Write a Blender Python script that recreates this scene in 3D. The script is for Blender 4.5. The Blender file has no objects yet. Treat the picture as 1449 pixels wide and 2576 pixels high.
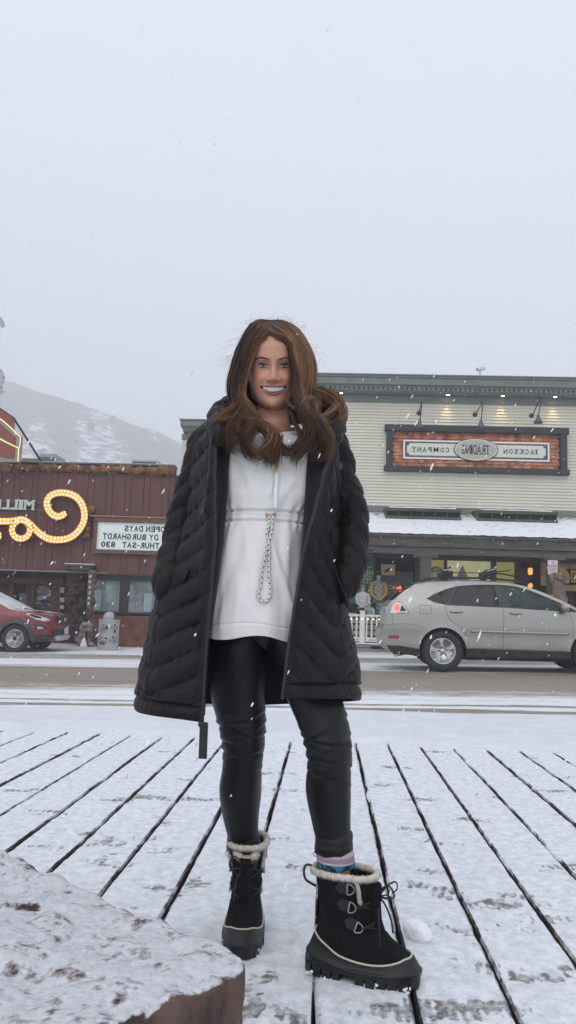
import bpy, bmesh, math, random
import numpy as np
from mathutils import Vector, Matrix, noise as mnoise
from mathutils.geometry import delaunay_2d_cdt
import math
FPX=1900.0; CX=724.5; CY=1288.0
YAW=math.radians(3.185); PIT=math.radians(7.75); ROL=0.035
CAM=(0.0,0.0,0.9)
_F=(-math.sin(YAW)*math.cos(PIT), math.cos(YAW)*math.cos(PIT), math.sin(PIT))
_R0=(math.cos(YAW), math.sin(YAW), 0.0)
_U0=(_R0[1]*_F[2]-_R0[2]*_F[1], _R0[2]*_F[0]-_R0[0]*_F[2], _R0[0]*_F[1]-_R0[1]*_F[0])
_R=tuple(_R0[i]*math.cos(ROL)+_U0[i]*math.sin(ROL) for i in range(3))
_U=tuple(_U0[i]*math.cos(ROL)-_R0[i]*math.sin(ROL) for i in range(3))
def ray(px,py):
    return tuple(_F[i]*FPX+_R[i]*(px-CX)-_U[i]*(py-CY) for i in range(3))
def aY(px,py,Y):
    d=ray(px,py); t=(Y-CAM[1])/d[1]
    return (d[0]*t+CAM[0], Y, d[2]*t+CAM[2])
def aZ(px,py,Z):
    d=ray(px,py); t=(Z-CAM[2])/d[2]
    return (d[0]*t, d[1]*t, Z)
def proj(p):
    v=[p[i]-CAM[i] for i in range(3)]
    z=sum(v[i]*_F[i] for i in range(3))
    return (CX+FPX*sum(v[i]*_R[i] for i in range(3))/z, CY-FPX*sum(v[i]*_U[i] for i in range(3))/z, z)

SC=bpy.context.scene
COL=SC.collection
rnd=random.Random(7)
nrs=np.random.RandomState(5)
def sm(a,b,x):
    t=np.clip((x-a)/(b-a),0,1); return t*t*(3-2*t)
def lerp(a,b,t): return a+(b-a)*t
def V(*a): return Vector(a)
# ---------------------------------------------------------------- materials
MATS={}
def mat(name,col,rough=.6,metal=0.,var=.12,scale=8.,bump=0.,bscale=None,col2=None,emit=None,estr=0.,coat=0.,sheen=0.,alpha=1.,trans=0.,stretch=(1,1,1),detail=4.,sharp=False,spec=.5,ior=1.45):
    if name in MATS: return MATS[name]
    m=bpy.data.materials.new(name); m.use_nodes=True
    nt=m.node_tree; N=nt.nodes; L=nt.links
    b=N['Principled BSDF']
    b.inputs['Roughness'].default_value=rough; b.inputs['Metallic'].default_value=metal
    b.inputs['Coat Weight'].default_value=coat; b.inputs['Sheen Weight'].default_value=sheen
    b.inputs['Alpha'].default_value=alpha; b.inputs['Transmission Weight'].default_value=trans
    b.inputs['Specular IOR Level'].default_value=spec; b.inputs['IOR'].default_value=ior
    tc=N.new('ShaderNodeTexCoord'); mp=N.new('ShaderNodeMapping'); L.new(tc.outputs['Object'],mp.inputs['Vector'])
    mp.inputs['Scale'].default_value=stretch
    n=N.new('ShaderNodeTexNoise'); n.inputs['Scale'].default_value=scale; n.inputs['Detail'].default_value=detail
    L.new(mp.outputs[0],n.inputs['Vector'])
    r=N.new('ShaderNodeValToRGB'); L.new(n.outputs['Fac'],r.inputs[0])
    c1=[c*(1-var) for c in col]; c2=[min(1,c*(1+var)) for c in (col2 or col)]
    r.color_ramp.elements[0].color=(*c1,1); r.color_ramp.elements[1].color=(*c2,1)
    lo,hi=(.44,.56) if sharp else (.3,.7)
    r.color_ramp.elements[0].position=lo; r.color_ramp.elements[1].position=hi
    L.new(r.outputs[0],b.inputs['Base Color'])
    if bump:
        n2=N.new('ShaderNodeTexNoise'); n2.inputs['Scale'].default_value=bscale or scale*4; n2.inputs['Detail'].default_value=5
        L.new(mp.outputs[0],n2.inputs['Vector'])
        bp=N.new('ShaderNodeBump'); bp.inputs['Strength'].default_value=min(1,bump); bp.inputs['Distance'].default_value=.02*max(1,bump)
        L.new(n2.outputs['Fac'],bp.inputs['Height']); L.new(bp.outputs[0],b.inputs['Normal'])
    if emit:
        b.inputs['Emission Color'].default_value=(*emit,1); b.inputs['Emission Strength'].default_value=estr
    MATS[name]=m; return m
# ---------------------------------------------------------------- mesh builder
class MB:
    def __init__(s): s.v=[]; s.f=[]; s.m=[]; s.s=[]; s.mats=[]; s.cur=0; s.sm=False
    def use(s,m):
        if m not in s.mats: s.mats.append(m)
        s.cur=s.mats.index(m); return s
    def smooth(s,x=True): s.sm=x; return s
    def add(s,vs,fs):
        o=len(s.v); s.v+= [tuple(map(float,v)) for v in vs]
        for f in fs: s.f.append(tuple(int(i)+o for i in f)); s.m.append(s.cur); s.s.append(s.sm)
        return o
    def box(s,x0,x1,y0,y1,z0,z1):
        v=[(x,y,z) for z in (z0,z1) for y in (y0,y1) for x in (x0,x1)]
        s.add(v,[(0,2,3,1),(4,5,7,6),(0,1,5,4),(2,6,7,3),(0,4,6,2),(1,3,7,5)]); return s
    def obox(s,c,ax,ay,az):
        c=Vector(c);ax=Vector(ax);ay=Vector(ay);az=Vector(az)
        v=[c+ax*i+ay*j+az*k for k in (-1,1) for j in (-1,1) for i in (-1,1)]
        s.add(v,[(0,2,3,1),(4,5,7,6),(0,1,5,4),(2,6,7,3),(0,4,6,2),(1,3,7,5)]); return s
    def beam(s,p0,p1,w,h,up=(0,0,1)):
        p0=Vector(p0);p1=Vector(p1); d=p1-p0; L=d.length; d=d/L
        u=Vector(up); r=d.cross(u)
        if r.length<1e-4: r=d.cross(Vector((1,0,0)))
        r.normalize(); u=r.cross(d)
        return s.obox((p0+p1)/2,d*L/2,r*w/2,u*h/2)
    def tube(s,pts,rad,n=8,cap=True,flat=None):
        pts=[Vector(p) for p in pts]; k=len(pts)
        if not hasattr(rad,'__len__'): rad=[rad]*k
        rings=[]; prev=None
        for i,p in enumerate(pts):
            t=(pts[min(i+1,k-1)]-pts[max(i-1,0)])
            if t.length<1e-9: t=Vector((0,0,1))
            t.normalize()
            if prev is None:
                a=Vector((0,0,1)) if abs(t.z)<.9 else Vector((1,0,0))
                u=t.cross(a).normalized()
            else:
                u=prev-t*prev.dot(t)
                u=u.normalized() if u.length>1e-6 else t.orthogonal().normalized()
            prev=u; w=t.cross(u)
            for j in range(n):
                a=2*math.pi*j/n
                fu=1 if flat is None else flat
                rings.append(p+u*(math.cos(a)*rad[i])+w*(math.sin(a)*rad[i]*fu))
        fs=[]
        for i in range(k-1):
            for j in range(n):
                j2=(j+1)%n
                fs.append((i*n+j,i*n+j2,(i+1)*n+j2,(i+1)*n+j))
        if cap: fs.append(tuple(range(n-1,-1,-1))); fs.append(tuple((k-1)*n+j for j in range(n)))
        s.add(rings,fs); return s
    def lathe(s,prof,c,axis=(0,0,1),n=24,xa=None):
        ax=Vector(axis).normalized(); u=Vector(xa) if xa else ax.orthogonal().normalized(); w=ax.cross(u); c=Vector(c)
        vs=[];fs=[];k=len(prof)
        for r,h in prof:
            for j in range(n):
                a=2*math.pi*j/n; vs.append(c+ax*h+u*(r*math.cos(a))+w*(r*math.sin(a)))
        for i in range(k-1):
            for j in range(n):
                j2=(j+1)%n; fs.append((i*n+j,i*n+j2,(i+1)*n+j2,(i+1)*n+j))
        if prof[0][0]>1e-5: fs.append(tuple(range(n-1,-1,-1)))
        if prof[-1][0]>1e-5: fs.append(tuple((k-1)*n+j for j in range(n)))
        s.add(vs,fs); return s
    def ball(s,c,r,n=12,m=8,nz=0.,seed=0):
        rx,ry,rz=r if hasattr(r,'__len__') else (r,r,r)
        vs=[];fs=[]
        for i in range(m+1):
            th=math.pi*i/m
            for j in range(n):
                a=2*math.pi*j/n
                d=Vector((math.sin(th)*math.cos(a),math.sin(th)*math.sin(a),math.cos(th)))
                k=1+ (nz*mnoise.noise(d*1.7+Vector((seed*3.1,seed,0))) if nz else 0)
                vs.append((c[0]+d.x*rx*k,c[1]+d.y*ry*k,c[2]+d.z*rz*k))
        for i in range(m):
            for j in range(n):
                j2=(j+1)%n; fs.append((i*n+j,(i+1)*n+j,(i+1)*n+j2,i*n+j2))
        s.add(vs,fs); return s
    def prism(s,poly,d,caps=True):
        n=len(poly); d=Vector(d); P=[Vector(p) for p in poly]
        fs=[(i,(i+1)%n,n+(i+1)%n,n+i) for i in range(n)]
        if caps: fs+= [tuple(range(n-1,-1,-1)),tuple(range(n,2*n))]
        s.add(P+[p+d for p in P],fs); return s
    def grid(s,P,wrapu=False,flip=False):
        P=np.asarray(P,float); a,b=P.shape[:2]
        fs=[]
        for i in range(a-1):
            for j in range(b if wrapu else b-1):
                j2=(j+1)%b
                q=(i*b+j,i*b+j2,(i+1)*b+j2,(i+1)*b+j)
                fs.append(q[::-1] if flip else q)
        s.add(P.reshape(-1,3),fs); return s
    def build(s,name,parent=None,loc=None,mats=None,recalc=False):
        me=bpy.data.meshes.new(name)
        L=Vector(loc) if loc is not None else (wl(parent) if parent is not None else None)
        if L is None:
            a=np.array(s.v); L=Vector(((a[:,0].min()+a[:,0].max())/2,(a[:,1].min()+a[:,1].max())/2,a[:,2].min()))
        vs=[(x-L.x,y-L.y,z-L.z) for x,y,z in s.v]
        me.from_pydata(vs,[],s.f)
        for m in s.mats: me.materials.append(m)
        me.polygons.foreach_set('material_index',s.m); me.polygons.foreach_set('use_smooth',s.s)
        if recalc:
            bm=bmesh.new(); bm.from_mesh(me); bmesh.ops.recalc_face_normals(bm,faces=bm.faces); bm.to_mesh(me); bm.free()
        me.update()
        o=bpy.data.objects.new(name,me); COL.objects.link(o)
        if parent is not None:
            o.parent=parent; o.location=L-wl(parent)
        else: o.location=L
        return o
WL={}
def wl(o):
    p=Vector((0,0,0))
    while o is not None: p=p+o.location; o=o.parent
    return p
def tag(o,label=None,cat=None,group=None,kind=None):
    if label: o['label']=label
    if cat: o['category']=cat
    if group: o['group']=group
    if kind: o['kind']=kind
    return o
def thing(name,loc,label,cat,group=None):
    o=bpy.data.objects.new(name,None); COL.objects.link(o); o.location=loc; o.empty_display_size=.2
    return tag(o,label,cat,group)
def bevel(o,w=.01,seg=2,ang=40):
    m=o.modifiers.new('b','BEVEL'); m.width=w; m.segments=seg; m.limit_method='ANGLE'; m.angle_limit=math.radians(ang); return o
def copy_tree(o,parent=None):
    c=o.copy(); COL.objects.link(c)
    if parent is not None: c.parent=parent
    for ch in o.children: copy_tree(ch,c)
    return c
def text_mesh(txt,size,ext=.004,bold=0.):
    cu=bpy.data.curves.new('t','FONT'); cu.body=txt; cu.size=size; cu.extrude=ext; cu.offset=bold; cu.resolution_u=3
    o=bpy.data.objects.new('t',cu); COL.objects.link(o)
    bpy.context.view_layer.update()
    dg=bpy.context.evaluated_depsgraph_get()
    me=o.evaluated_get(dg).to_mesh()
    vs=[tuple(v.co) for v in me.vertices]; fs=[tuple(p.vertices) for p in me.polygons]
    bpy.data.objects.remove(o); bpy.data.curves.remove(cu)
    return vs,fs
def put_text(mb,txt,x0,x1,z0,z1,Y,ext=.006,bold=0.,mirror=True,slant=0.):
    """text filling the rectangle x0..x1, z0..z1 on the plane Y (mirrored like the photograph), facing -Y"""
    vs,fs=text_mesh(txt,1.,.5,bold)
    a=np.array(vs); mn=a.min(0); mx=a.max(0)
    u=(a[:,0]-mn[0])/(mx[0]-mn[0]); v=(a[:,1]-mn[1])/(mx[1]-mn[1])
    if mirror: u=1-u
    X=x0+u*(x1-x0); Z=z0+v*(z1-z0)+ (X-x0)*slant; Yy=Y-(a[:,2]+.5)*ext
    mb.add(np.stack([X,Yy,Z],1),fs)
def nz3(p,s=1.): return mnoise.noise(Vector(p)*s)
def poly_panel(outline,holes,step,ymap,seed=0):
    """triangulate outline minus holes in (x,z), subdivided at step; ymap(x,z)->y. returns verts,faces"""
    def inside(p,poly):
        x,y=p; c=False; n=len(poly); j=n-1
        for i in range(n):
            xi,yi=poly[i]; xj,yj=poly[j]
            if (yi>y)!=(yj>y) and x<(xj-xi)*(y-yi)/(yj-yi)+xi: c=not c
            j=i
        return c
    def dens(poly):
        out=[]
        for i in range(len(poly)):
            a=poly[i]; b=poly[(i+1)%len(poly)]; d=math.hypot(b[0]-a[0],b[1]-a[1]); k=max(1,int(d/step))
            for j in range(k): out.append((a[0]+(b[0]-a[0])*j/k,a[1]+(b[1]-a[1])*j/k))
        return out
    pts=[];edges=[]
    for poly in [outline]+holes:
        q=dens(poly); o=len(pts); pts+=q; edges+=[(o+i,o+(i+1)%len(q)) for i in range(len(q))]
    xs=[p[0] for p in outline]; zs=[p[1] for p in outline]
    x=min(xs)+step*.5
    while x<max(xs):
        z=min(zs)+step*.5
        while z<max(zs):
            if inside((x,z),outline) and not any(inside((x,z),h) for h in holes): pts.append((x,z))
            z+=step
        x+=step
    r=delaunay_2d_cdt([Vector(p) for p in pts],edges,[],0,1e-6)
    vs=[tuple(v) for v in r[0]]; fs=[]
    for f in r[2]:
        c=(sum(vs[i][0] for i in f)/len(f),sum(vs[i][1] for i in f)/len(f))
        if inside(c,outline) and not any(inside(c,h) for h in holes): fs.append(tuple(f))
    return [(x,ymap(x,z),z) for x,z in vs],fs
def spline(pts,n,closed=False):
    P=[np.array(p,float) for p in pts]; k=len(P); out=[]
    segs=k if closed else k-1
    for i in range(segs):
        if closed: a,b,c,d=P[(i-1)%k],P[i],P[(i+1)%k],P[(i+2)%k]
        else:
            b,c=P[i],P[i+1]; a=P[i-1] if i>0 else 2*b-c; d=P[i+2] if i+2<k else 2*c-b
        for j in range(n):
            t=j/n
            out.append(.5*((2*b)+(-a+c)*t+(2*a-5*b+4*c-d)*t*t+(-a+3*b-3*c+d)*t**3))
    if not closed: out.append(P[-1])
    return out
def resample(P,n):
    P=np.array([np.array(p) for p in P]); d=np.r_[0,np.cumsum(np.linalg.norm(np.diff(P,axis=0),axis=1))]
    t=np.linspace(0,d[-1],n)
    return np.stack([np.interp(t,d,P[:,i]) for i in range(P.shape[1])],1)

EXPO=.22; SKYC=(8.2,8.6,9.3,1); SKYS=.1; SUNE=.6; HAZE=.0023
SC.cycles.volume_bounces=6; SC.cycles.max_bounces=10; SC.cycles.diffuse_bounces=4; SC.cycles.transparent_max_bounces=16

# ================================================================ camera, world, light
cd=bpy.data.cameras.new('camera'); cam=bpy.data.objects.new('camera',cd); COL.objects.link(cam)
cd.sensor_fit='VERTICAL'; cd.sensor_height=36; cd.lens=36*FPX/2576; cd.clip_start=.05; cd.clip_end=3000
Rm=Matrix((_R,_U,tuple(-c for c in _F))).transposed().to_4x4(); Rm.translation=Vector(CAM); cam.matrix_world=Rm
SC.camera=cam
SC.view_settings.view_transform='Standard'; SC.view_settings.look='None'; SC.view_settings.gamma=1; SC.view_settings.exposure=EXPO
w=bpy.data.worlds.new('World'); SC.world=w; w.use_nodes=True
nt=w.node_tree; bg=nt.nodes['Background']; sky=nt.nodes.new('ShaderNodeTexSky'); sky.sky_type='NISHITA'; sky.sun_disc=False
SUN_EL=math.radians(48); SUN_AZ=math.radians(200)
sky.sun_elevation=SUN_EL; sky.sun_rotation=SUN_AZ; sky.air_density=1.5; sky.dust_density=4
mx=nt.nodes.new('ShaderNodeMixRGB'); mx.inputs[0].default_value=.88; mx.inputs[2].default_value=SKYC
nt.links.new(sky.outputs[0],mx.inputs[1]); nt.links.new(mx.outputs[0],bg.inputs[0]); bg.inputs[1].default_value=SKYS
sd=bpy.data.lights.new('sun','SUN'); so=bpy.data.objects.new('sun',sd); COL.objects.link(so)
sd.energy=SUNE; sd.angle=math.radians(50); sd.color=(1,.97,.93)
sdir=Vector((math.sin(SUN_AZ)*math.cos(SUN_EL),math.cos(SUN_AZ)*math.cos(SUN_EL),math.sin(SUN_EL)))
so.rotation_euler=(-sdir).to_track_quat('-Z','Y').to_euler(); so.location=(0,0,30)
# ---------------------------------------------------------------- haze
if HAZE>0:
    hm=bpy.data.materials.new('haze'); hm.use_nodes=True; N=hm.node_tree.nodes; N.remove(N['Principled BSDF'])
    pv=N.new('ShaderNodeVolumePrincipled'); pv.inputs['Density'].default_value=HAZE; pv.inputs['Color'].default_value=(.96,.97,1,1); pv.inputs['Anisotropy'].default_value=.2
    hm.node_tree.links.new(pv.outputs[0],N['Material Output'].inputs['Volume'])
    b=MB().use(hm); b.box(-700,700,-70,860,-16,400); tag(b.build('haze'),kind='stuff')
# ================================================================ ground
def road_z(x): return -.10+.025*float(np.clip(x,-14,14))
def pav_z(x): return float(lerp(-.27,-.03,sm(-4.5,-1.,x)))
def pos_nodes(m):
    N=m.node_tree.nodes; L=m.node_tree.links
    g=N.new('ShaderNodeNewGeometry'); s=N.new('ShaderNodeSeparateXYZ'); L.new(g.outputs['Position'],s.inputs[0]); return N,L,g,s
def mixc(N,L,fac,a,b):
    m=N.new('ShaderNodeMixRGB'); 
    for i,v in ((0,fac),(1,a),(2,b)):
        if hasattr(v,'is_linked') or hasattr(v,'links'): L.new(v,m.inputs[i])
        else: m.inputs[i].default_value=v if i==0 else (*v,1)
    return m.outputs[0]
def noise_n(N,L,vec,scale,detail=4,st=(1,1,1),rough=.5):
    mp=N.new('ShaderNodeMapping'); mp.inputs['Scale'].default_value=st; L.new(vec,mp.inputs[0])
    n=N.new('ShaderNodeTexNoise'); n.inputs['Scale'].default_value=scale; n.inputs['Detail'].default_value=detail; n.inputs['Roughness'].default_value=rough
    L.new(mp.outputs[0],n.inputs[0]); return n.outputs['Fac']
def mth(N,L,op,a,b=None,c=None,clamp=False):
    m=N.new('ShaderNodeMath'); m.operation=op; m.use_clamp=clamp
    for i,v in enumerate((a,b,c)):
        if v is None: continue
        if isinstance(v,(int,float)): m.inputs[i].default_value=v
        else: L.new(v,m.inputs[i])
    return m.outputs[0]
def ramp(N,L,fac,stops,interp='LINEAR'):
    r=N.new('ShaderNodeValToRGB'); L.new(fac,r.inputs[0]); cr=r.color_ramp; cr.interpolation=interp
    while len(cr.elements)<len(stops): cr.elements.new(.5)
    for e,(p,c) in zip(cr.elements,stops):
        e.position=p; e.color=(c,c,c,1) if isinstance(c,(int,float)) else (*c,1)
    return r.outputs[0]
SNOW=(.80,.82,.86)
snow=mat('snow',SNOW,.65,var=.05,scale=14,bump=.5,bscale=55,spec=.3)
# base ground
xs=np.r_[np.linspace(-600,-30,12),np.linspace(-28,28,57),np.linspace(30,600,12)]; ys=np.r_[np.linspace(-60,5,14),np.linspace(5.3,30,60),np.linspace(35,720,20)]
G=np.array([[(x,y,(road_z(x)-.02) if y>5.6 else -.5) for x in xs] for y in ys])
b=MB().use(snow).smooth(); b.grid(G); tag(b.build('ground',loc=(0,0,0)),kind='structure')
# road
rm=mat('road_slush',(.25,.22,.19),.5,spec=.4); N,L,g,s=pos_nodes(rm)
P=g.outputs['Position']
n1=noise_n(N,L,P,1.,5,(.16,3.2,1)); n2=noise_n(N,L,P,9,5,(.5,1.2,1)); n3=noise_n(N,L,P,1.,3,(.3,1.,1))
yy=mth(N,L,'ADD',s.outputs[1],mth(N,L,'MULTIPLY',mth(N,L,'SUBTRACT',n3,.5),.8))
f=mth(N,L,'DIVIDE',mth(N,L,'SUBTRACT',yy,6.5),16.)   # 6.5..22.5
def q(y): return (y-6.5)/16.
base=ramp(N,L,f,[(0,.95),(q(8.25),.93),(q(8.35),.36),(q(8.55),.32),(q(8.62),.8),(q(8.78),.85),(q(8.84),.34),(q(9.02),.34),(q(9.12),.86),(q(9.9),.74),(q(10.5),.40),(q(11.2),.14),(q(14.0),.15),(q(14.7),.62),(q(15.3),.78),(q(16.6),.72),(q(17.2),.40),(q(18.7),.38),(q(19.4),.8),(1,.85)][:20])
v=mth(N,L,'ADD',base,mth(N,L,'MULTIPLY',mth(N,L,'SUBTRACT',n1,.5),1.15))
v=mth(N,L,'ADD',v,mth(N,L,'MULTIPLY',mth(N,L,'SUBTRACT',n2,.5),.7))
sf=ramp(N,L,v,[(.36,0),(.72,1)])
wet=mixc(N,L,noise_n(N,L,P,1.3,4,(.2,3,1)),(.20,.17,.14),(.36,.315,.27))
grit=ramp(N,L,noise_n(N,L,P,28,4),[(.3,.75),(.7,1.12)])
mm=N.new('ShaderNodeMixRGB'); mm.blend_type='MULTIPLY'; mm.inputs[0].default_value=1; L.new(wet,mm.inputs[1]); L.new(grit,mm.inputs[2])
cc=mixc(N,L,sf,mm.outputs[0],(.77,.79,.83)); L.new(cc,N['Principled BSDF'].inputs['Base Color'])
bp=N.new('ShaderNodeBump'); bp.inputs['Strength'].default_value=.5; bp.inputs['Distance'].default_value=.02; L.new(v,bp.inputs['Height']); L.new(bp.outputs[0],N['Principled BSDF'].inputs['Normal'])
xs=np.linspace(-45,45,91); ys=np.linspace(6.2,20.9,60)
b=MB().use(rm).smooth(); b.grid(np.array([[(x,y,road_z(x)) for x in xs] for y in ys])); tag(b.build('road',loc=(0,0,0)),kind='structure')
# near snowy shoulder with the lumpy ridge against the boardwalk
sh=mat('shoulder_snow',(.66,.68,.72),.7,var=.05,scale=5,bump=.6,bscale=24,spec=.2); 
xs=np.linspace(-8,9,340); ys=np.r_[np.linspace(5.30,6.1,34),np.linspace(6.14,8.25,36)]
S=np.zeros((len(ys),len(xs),3))
for i,y in enumerate(ys):
    for j,x in enumerate(xs):
        e=5.62+.16*nz3((x*1.1,0,3))+.05*nz3((x*4.5,0,7))+.02*x   # ragged lip on the board ends
        z0=road_z(x)+.012*nz3((x*3,y*3,1))+.006*nz3((x*11,y*11,5))
        lip=.035+.03*nz3((x*2.3,y*3,2))+.022*abs(nz3((x*9,y*9,4)))
        a=float(sm(e-.05,e+.02,y)); d=float(sm(6.35+.1*nz3((x,0,9)),5.95,y))
        far=float(sm(8.1,8.25,y))
        z=(z0+.015)*(1-d)+lip*d
        z=z*a+(-.06)*(1-a); z=z*(1-far)+(road_z(x)-.01)*far
        S[i,j]=(x,y,z)
b=MB().use(sh).smooth(); b.grid(S); tag(b.build('pavement',loc=(0,0,0)),kind='structure')
# ---------------------------------------------------------------- boardwalk: separate planks, snow over them, footprints
bw=mat('boardwalk_snow',(.8,.8,.8),.7,spec=.2)
N=bw.node_tree.nodes; L=bw.node_tree.links; g=N.new('ShaderNodeNewGeometry'); P=g.outputs['Position']
at=N.new('ShaderNodeAttribute'); at.attribute_name='bare'
tr=N.new('ShaderNodeAttribute'); tr.attribute_name='tread'
nA=noise_n(N,L,P,16,6,(1,1,1),.65); nB=noise_n(N,L,P,3.,4); nC=noise_n(N,L,P,55,4)
vv=mth(N,L,'ADD',mth(N,L,'ADD',at.outputs['Fac'],.12),mth(N,L,'MULTIPLY',mth(N,L,'SUBTRACT',nA,.5),1.5))
vv=mth(N,L,'ADD',vv,mth(N,L,'MULTIPLY',mth(N,L,'SUBTRACT',nB,.5),.5))
vv=mth(N,L,'ADD',vv,mth(N,L,'MULTIPLY',mth(N,L,'SUBTRACT',noise_n(N,L,P,9,5,(3.5,.5,1)),.5),.35))
vv=mth(N,L,'ADD',vv,mth(N,L,'MULTIPLY',tr.outputs['Fac'],1.))
bare=ramp(N,L,vv,[(.50,0),(.66,1)])
wood=mixc(N,L,noise_n(N,L,P,9,5,(6,1,1)),(.10,.085,.07),(.27,.25,.24))
slush=mixc(N,L,nC,(.33,.33,.34),(.6,.62,.65))
wd=mixc(N,L,ramp(N,L,noise_n(N,L,P,30,4),[(.42,0),(.6,1)]),wood,slush)
snc=mixc(N,L,ramp(N,L,noise_n(N,L,P,24,7,(1,1,1),.72),[(.36,0),(.62,1)]),(.56,.58,.62),(.78,.80,.84))
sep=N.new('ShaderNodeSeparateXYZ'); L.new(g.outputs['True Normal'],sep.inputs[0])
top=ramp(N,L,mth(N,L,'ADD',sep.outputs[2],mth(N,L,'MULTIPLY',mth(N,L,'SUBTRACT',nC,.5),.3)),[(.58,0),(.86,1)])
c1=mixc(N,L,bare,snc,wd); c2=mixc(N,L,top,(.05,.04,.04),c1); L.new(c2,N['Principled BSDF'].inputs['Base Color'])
hh=mth(N,L,'SUBTRACT',mth(N,L,'ADD',mth(N,L,'MULTIPLY',nC,.5),mth(N,L,'MULTIPLY',nA,.5)),bare)
bp=N.new('ShaderNodeBump'); bp.inputs['Strength'].default_value=.75; bp.inputs['Distance'].default_value=.010; L.new(hh,bp.inputs['Height']); L.new(bp.outputs[0],N['Principled BSDF'].inputs['Normal'])
PW=.231
foot=[]  # x,y,angle,strength,len
def fp(px,py,ang,st=1.,ln=.29,w=.10): p=aZ(px,py,0); foot.append((p[0],p[1],math.radians(ang),st,ln,w))
for a in [(740,2180,-12,1),(1105,2120,-18,.8),(1090,2235,-14,.9),(1170,2262,-14,1),(1240,2275,10,1),(1330,2260,-20,.7),(1250,2440,-10,1),(1300,2330,20,.8),(1400,2180,10,.8),(1180,2060,5,.8),
 (1050,2010,10,.9),(960,1975,20,.9),(500,2010,10,1),(380,2005,-5,1),(440,1960,15,.8),(330,2110,10,.8),(240,2120,5,.8),(110,2130,0,.7),(60,1985,20,.9),(130,2045,0,.9),(300,2010,25,.8),(420,1890,0,.8),(170,1900,10,.8),
 (700,1985,0,.8),(700,1945,10,.7),(560,1935,0,.7),(1000,1930,10,.9),(1100,1890,0,.8),(1300,1950,5,.8),(1400,1990,0,.9),(1210,2000,-10,.6),(480,2230,70,.8),(640,2480,75,.9),(660,2540,10,1),(730,2560,0,.9),(1130,2540,-5,1),(1240,2540,10,1),(960,2545,-5,.8),
 (860,2440,30,.5),(1420,2450,10,.9),(720,2110,0,.6),(1380,2310,0,.7),(270,2170,-5,.8),(345,2230,0,.5),(1100,2330,20,.5)]: fp(*a)
RF=random.Random(31)
for _ in range(85):
    y_=RF.uniform(1.0,5.4); x_=RF.uniform(-.75,.75)*(y_+1.0)
    foot.append((x_,y_,math.radians(RF.choice((0,90,180))+RF.uniform(-35,35)),RF.uniform(.45,.85),RF.uniform(.12,.30),RF.uniform(.06,.11)))
def bare_f(x,y):
    """two fields at (x,y): broad bareness and tread bars"""
    b0=.02; t0=0.
    for fx,fy,an,st,ln,w in foot:
        dx=x-fx; dy=y-fy
        if abs(dx)>.25 or abs(dy)>.25: continue
        u=dx*math.cos(an)+dy*math.sin(an); v=-dx*math.sin(an)+dy*math.cos(an)
        k=math.exp(-((u/(ln*.45))**4))*math.exp(-((v/(w*.5))**4))
        b0=max(b0,.02+.32*k*st); t0=max(t0,k*st*.30*(.5+.5*math.sin(u*2*math.pi/.028)))
    return b0,t0
b=MB().smooth().use(bw); B=[];T=[]
for k in range(-24,26):
    xL=-.231*1+PW*k; 
    if xL>5.6 or xL<-5.6: continue
    near=abs(xL)<2.2
    ny=360 if near else 90; nx=20 if near else 7
    yy=np.linspace(.55,5.9,ny)**1.0
    yy=.55+(5.9-.55)*np.linspace(0,1,ny)**1.35
    w0=PW-.0105
    us=np.r_[0,.0,np.linspace(.006,w0-.006,nx),w0,w0]
    Gd=np.zeros((ny,len(us),3)); dz=.003*rnd.uniform(-1,1); wob=rnd.uniform(0,50)
    for i,y in enumerate(yy):
        eL=.0045*nz3((k*7.3,y*5,1))+.0022*nz3((k*3.3,y*16,1)); eR=.0045*nz3((k*5.3,y*5,8))+.0022*nz3((k*9.3,y*16,8))
        # occasional snow bridging of the groove
        br=max(0,nz3((k*2.7,y*2.2,20))-.42)*.05
        for j,u in enumerate(us):
            x=xL+.00525+u
            bb,tt=(bare_f(x,y) if near else (.05,0))
            z=0+dz+.004*nz3((x*9,y*9,3))+.003*nz3((x*40,y*40,3))-.006*(bb+tt)
            if j==0: x+=eL; z=-.10
            elif j==1: x+=eL-br; z-=.007
            elif j==len(us)-1: x-=eR; z=-.10
            elif j==len(us)-2: x-=eR; z-=.007
            Gd[i,j]=(x,y,z); B.append(bb); T.append(tt)
    b.grid(Gd)
o=b.build('boardwalk',loc=(0,0,0)); tag(o,kind='structure')
a=o.data.attributes.new('bare','FLOAT','POINT'); a.data.foreach_set('value',B)
a=o.data.attributes.new('tread','FLOAT','POINT'); a.data.foreach_set('value',T)
dark=mat('joist_dark',(.012,.010,.012),.9)
b=MB().use(dark); b.box(-6,6,.3,5.88,-.14,-.11)
for k in range(8): b.box(-6,6,.9+.62*k,.95+.62*k,-.11,-.075)
tag(b.build('boardwalk_underside',loc=(0,0,0)),kind='structure')
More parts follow.
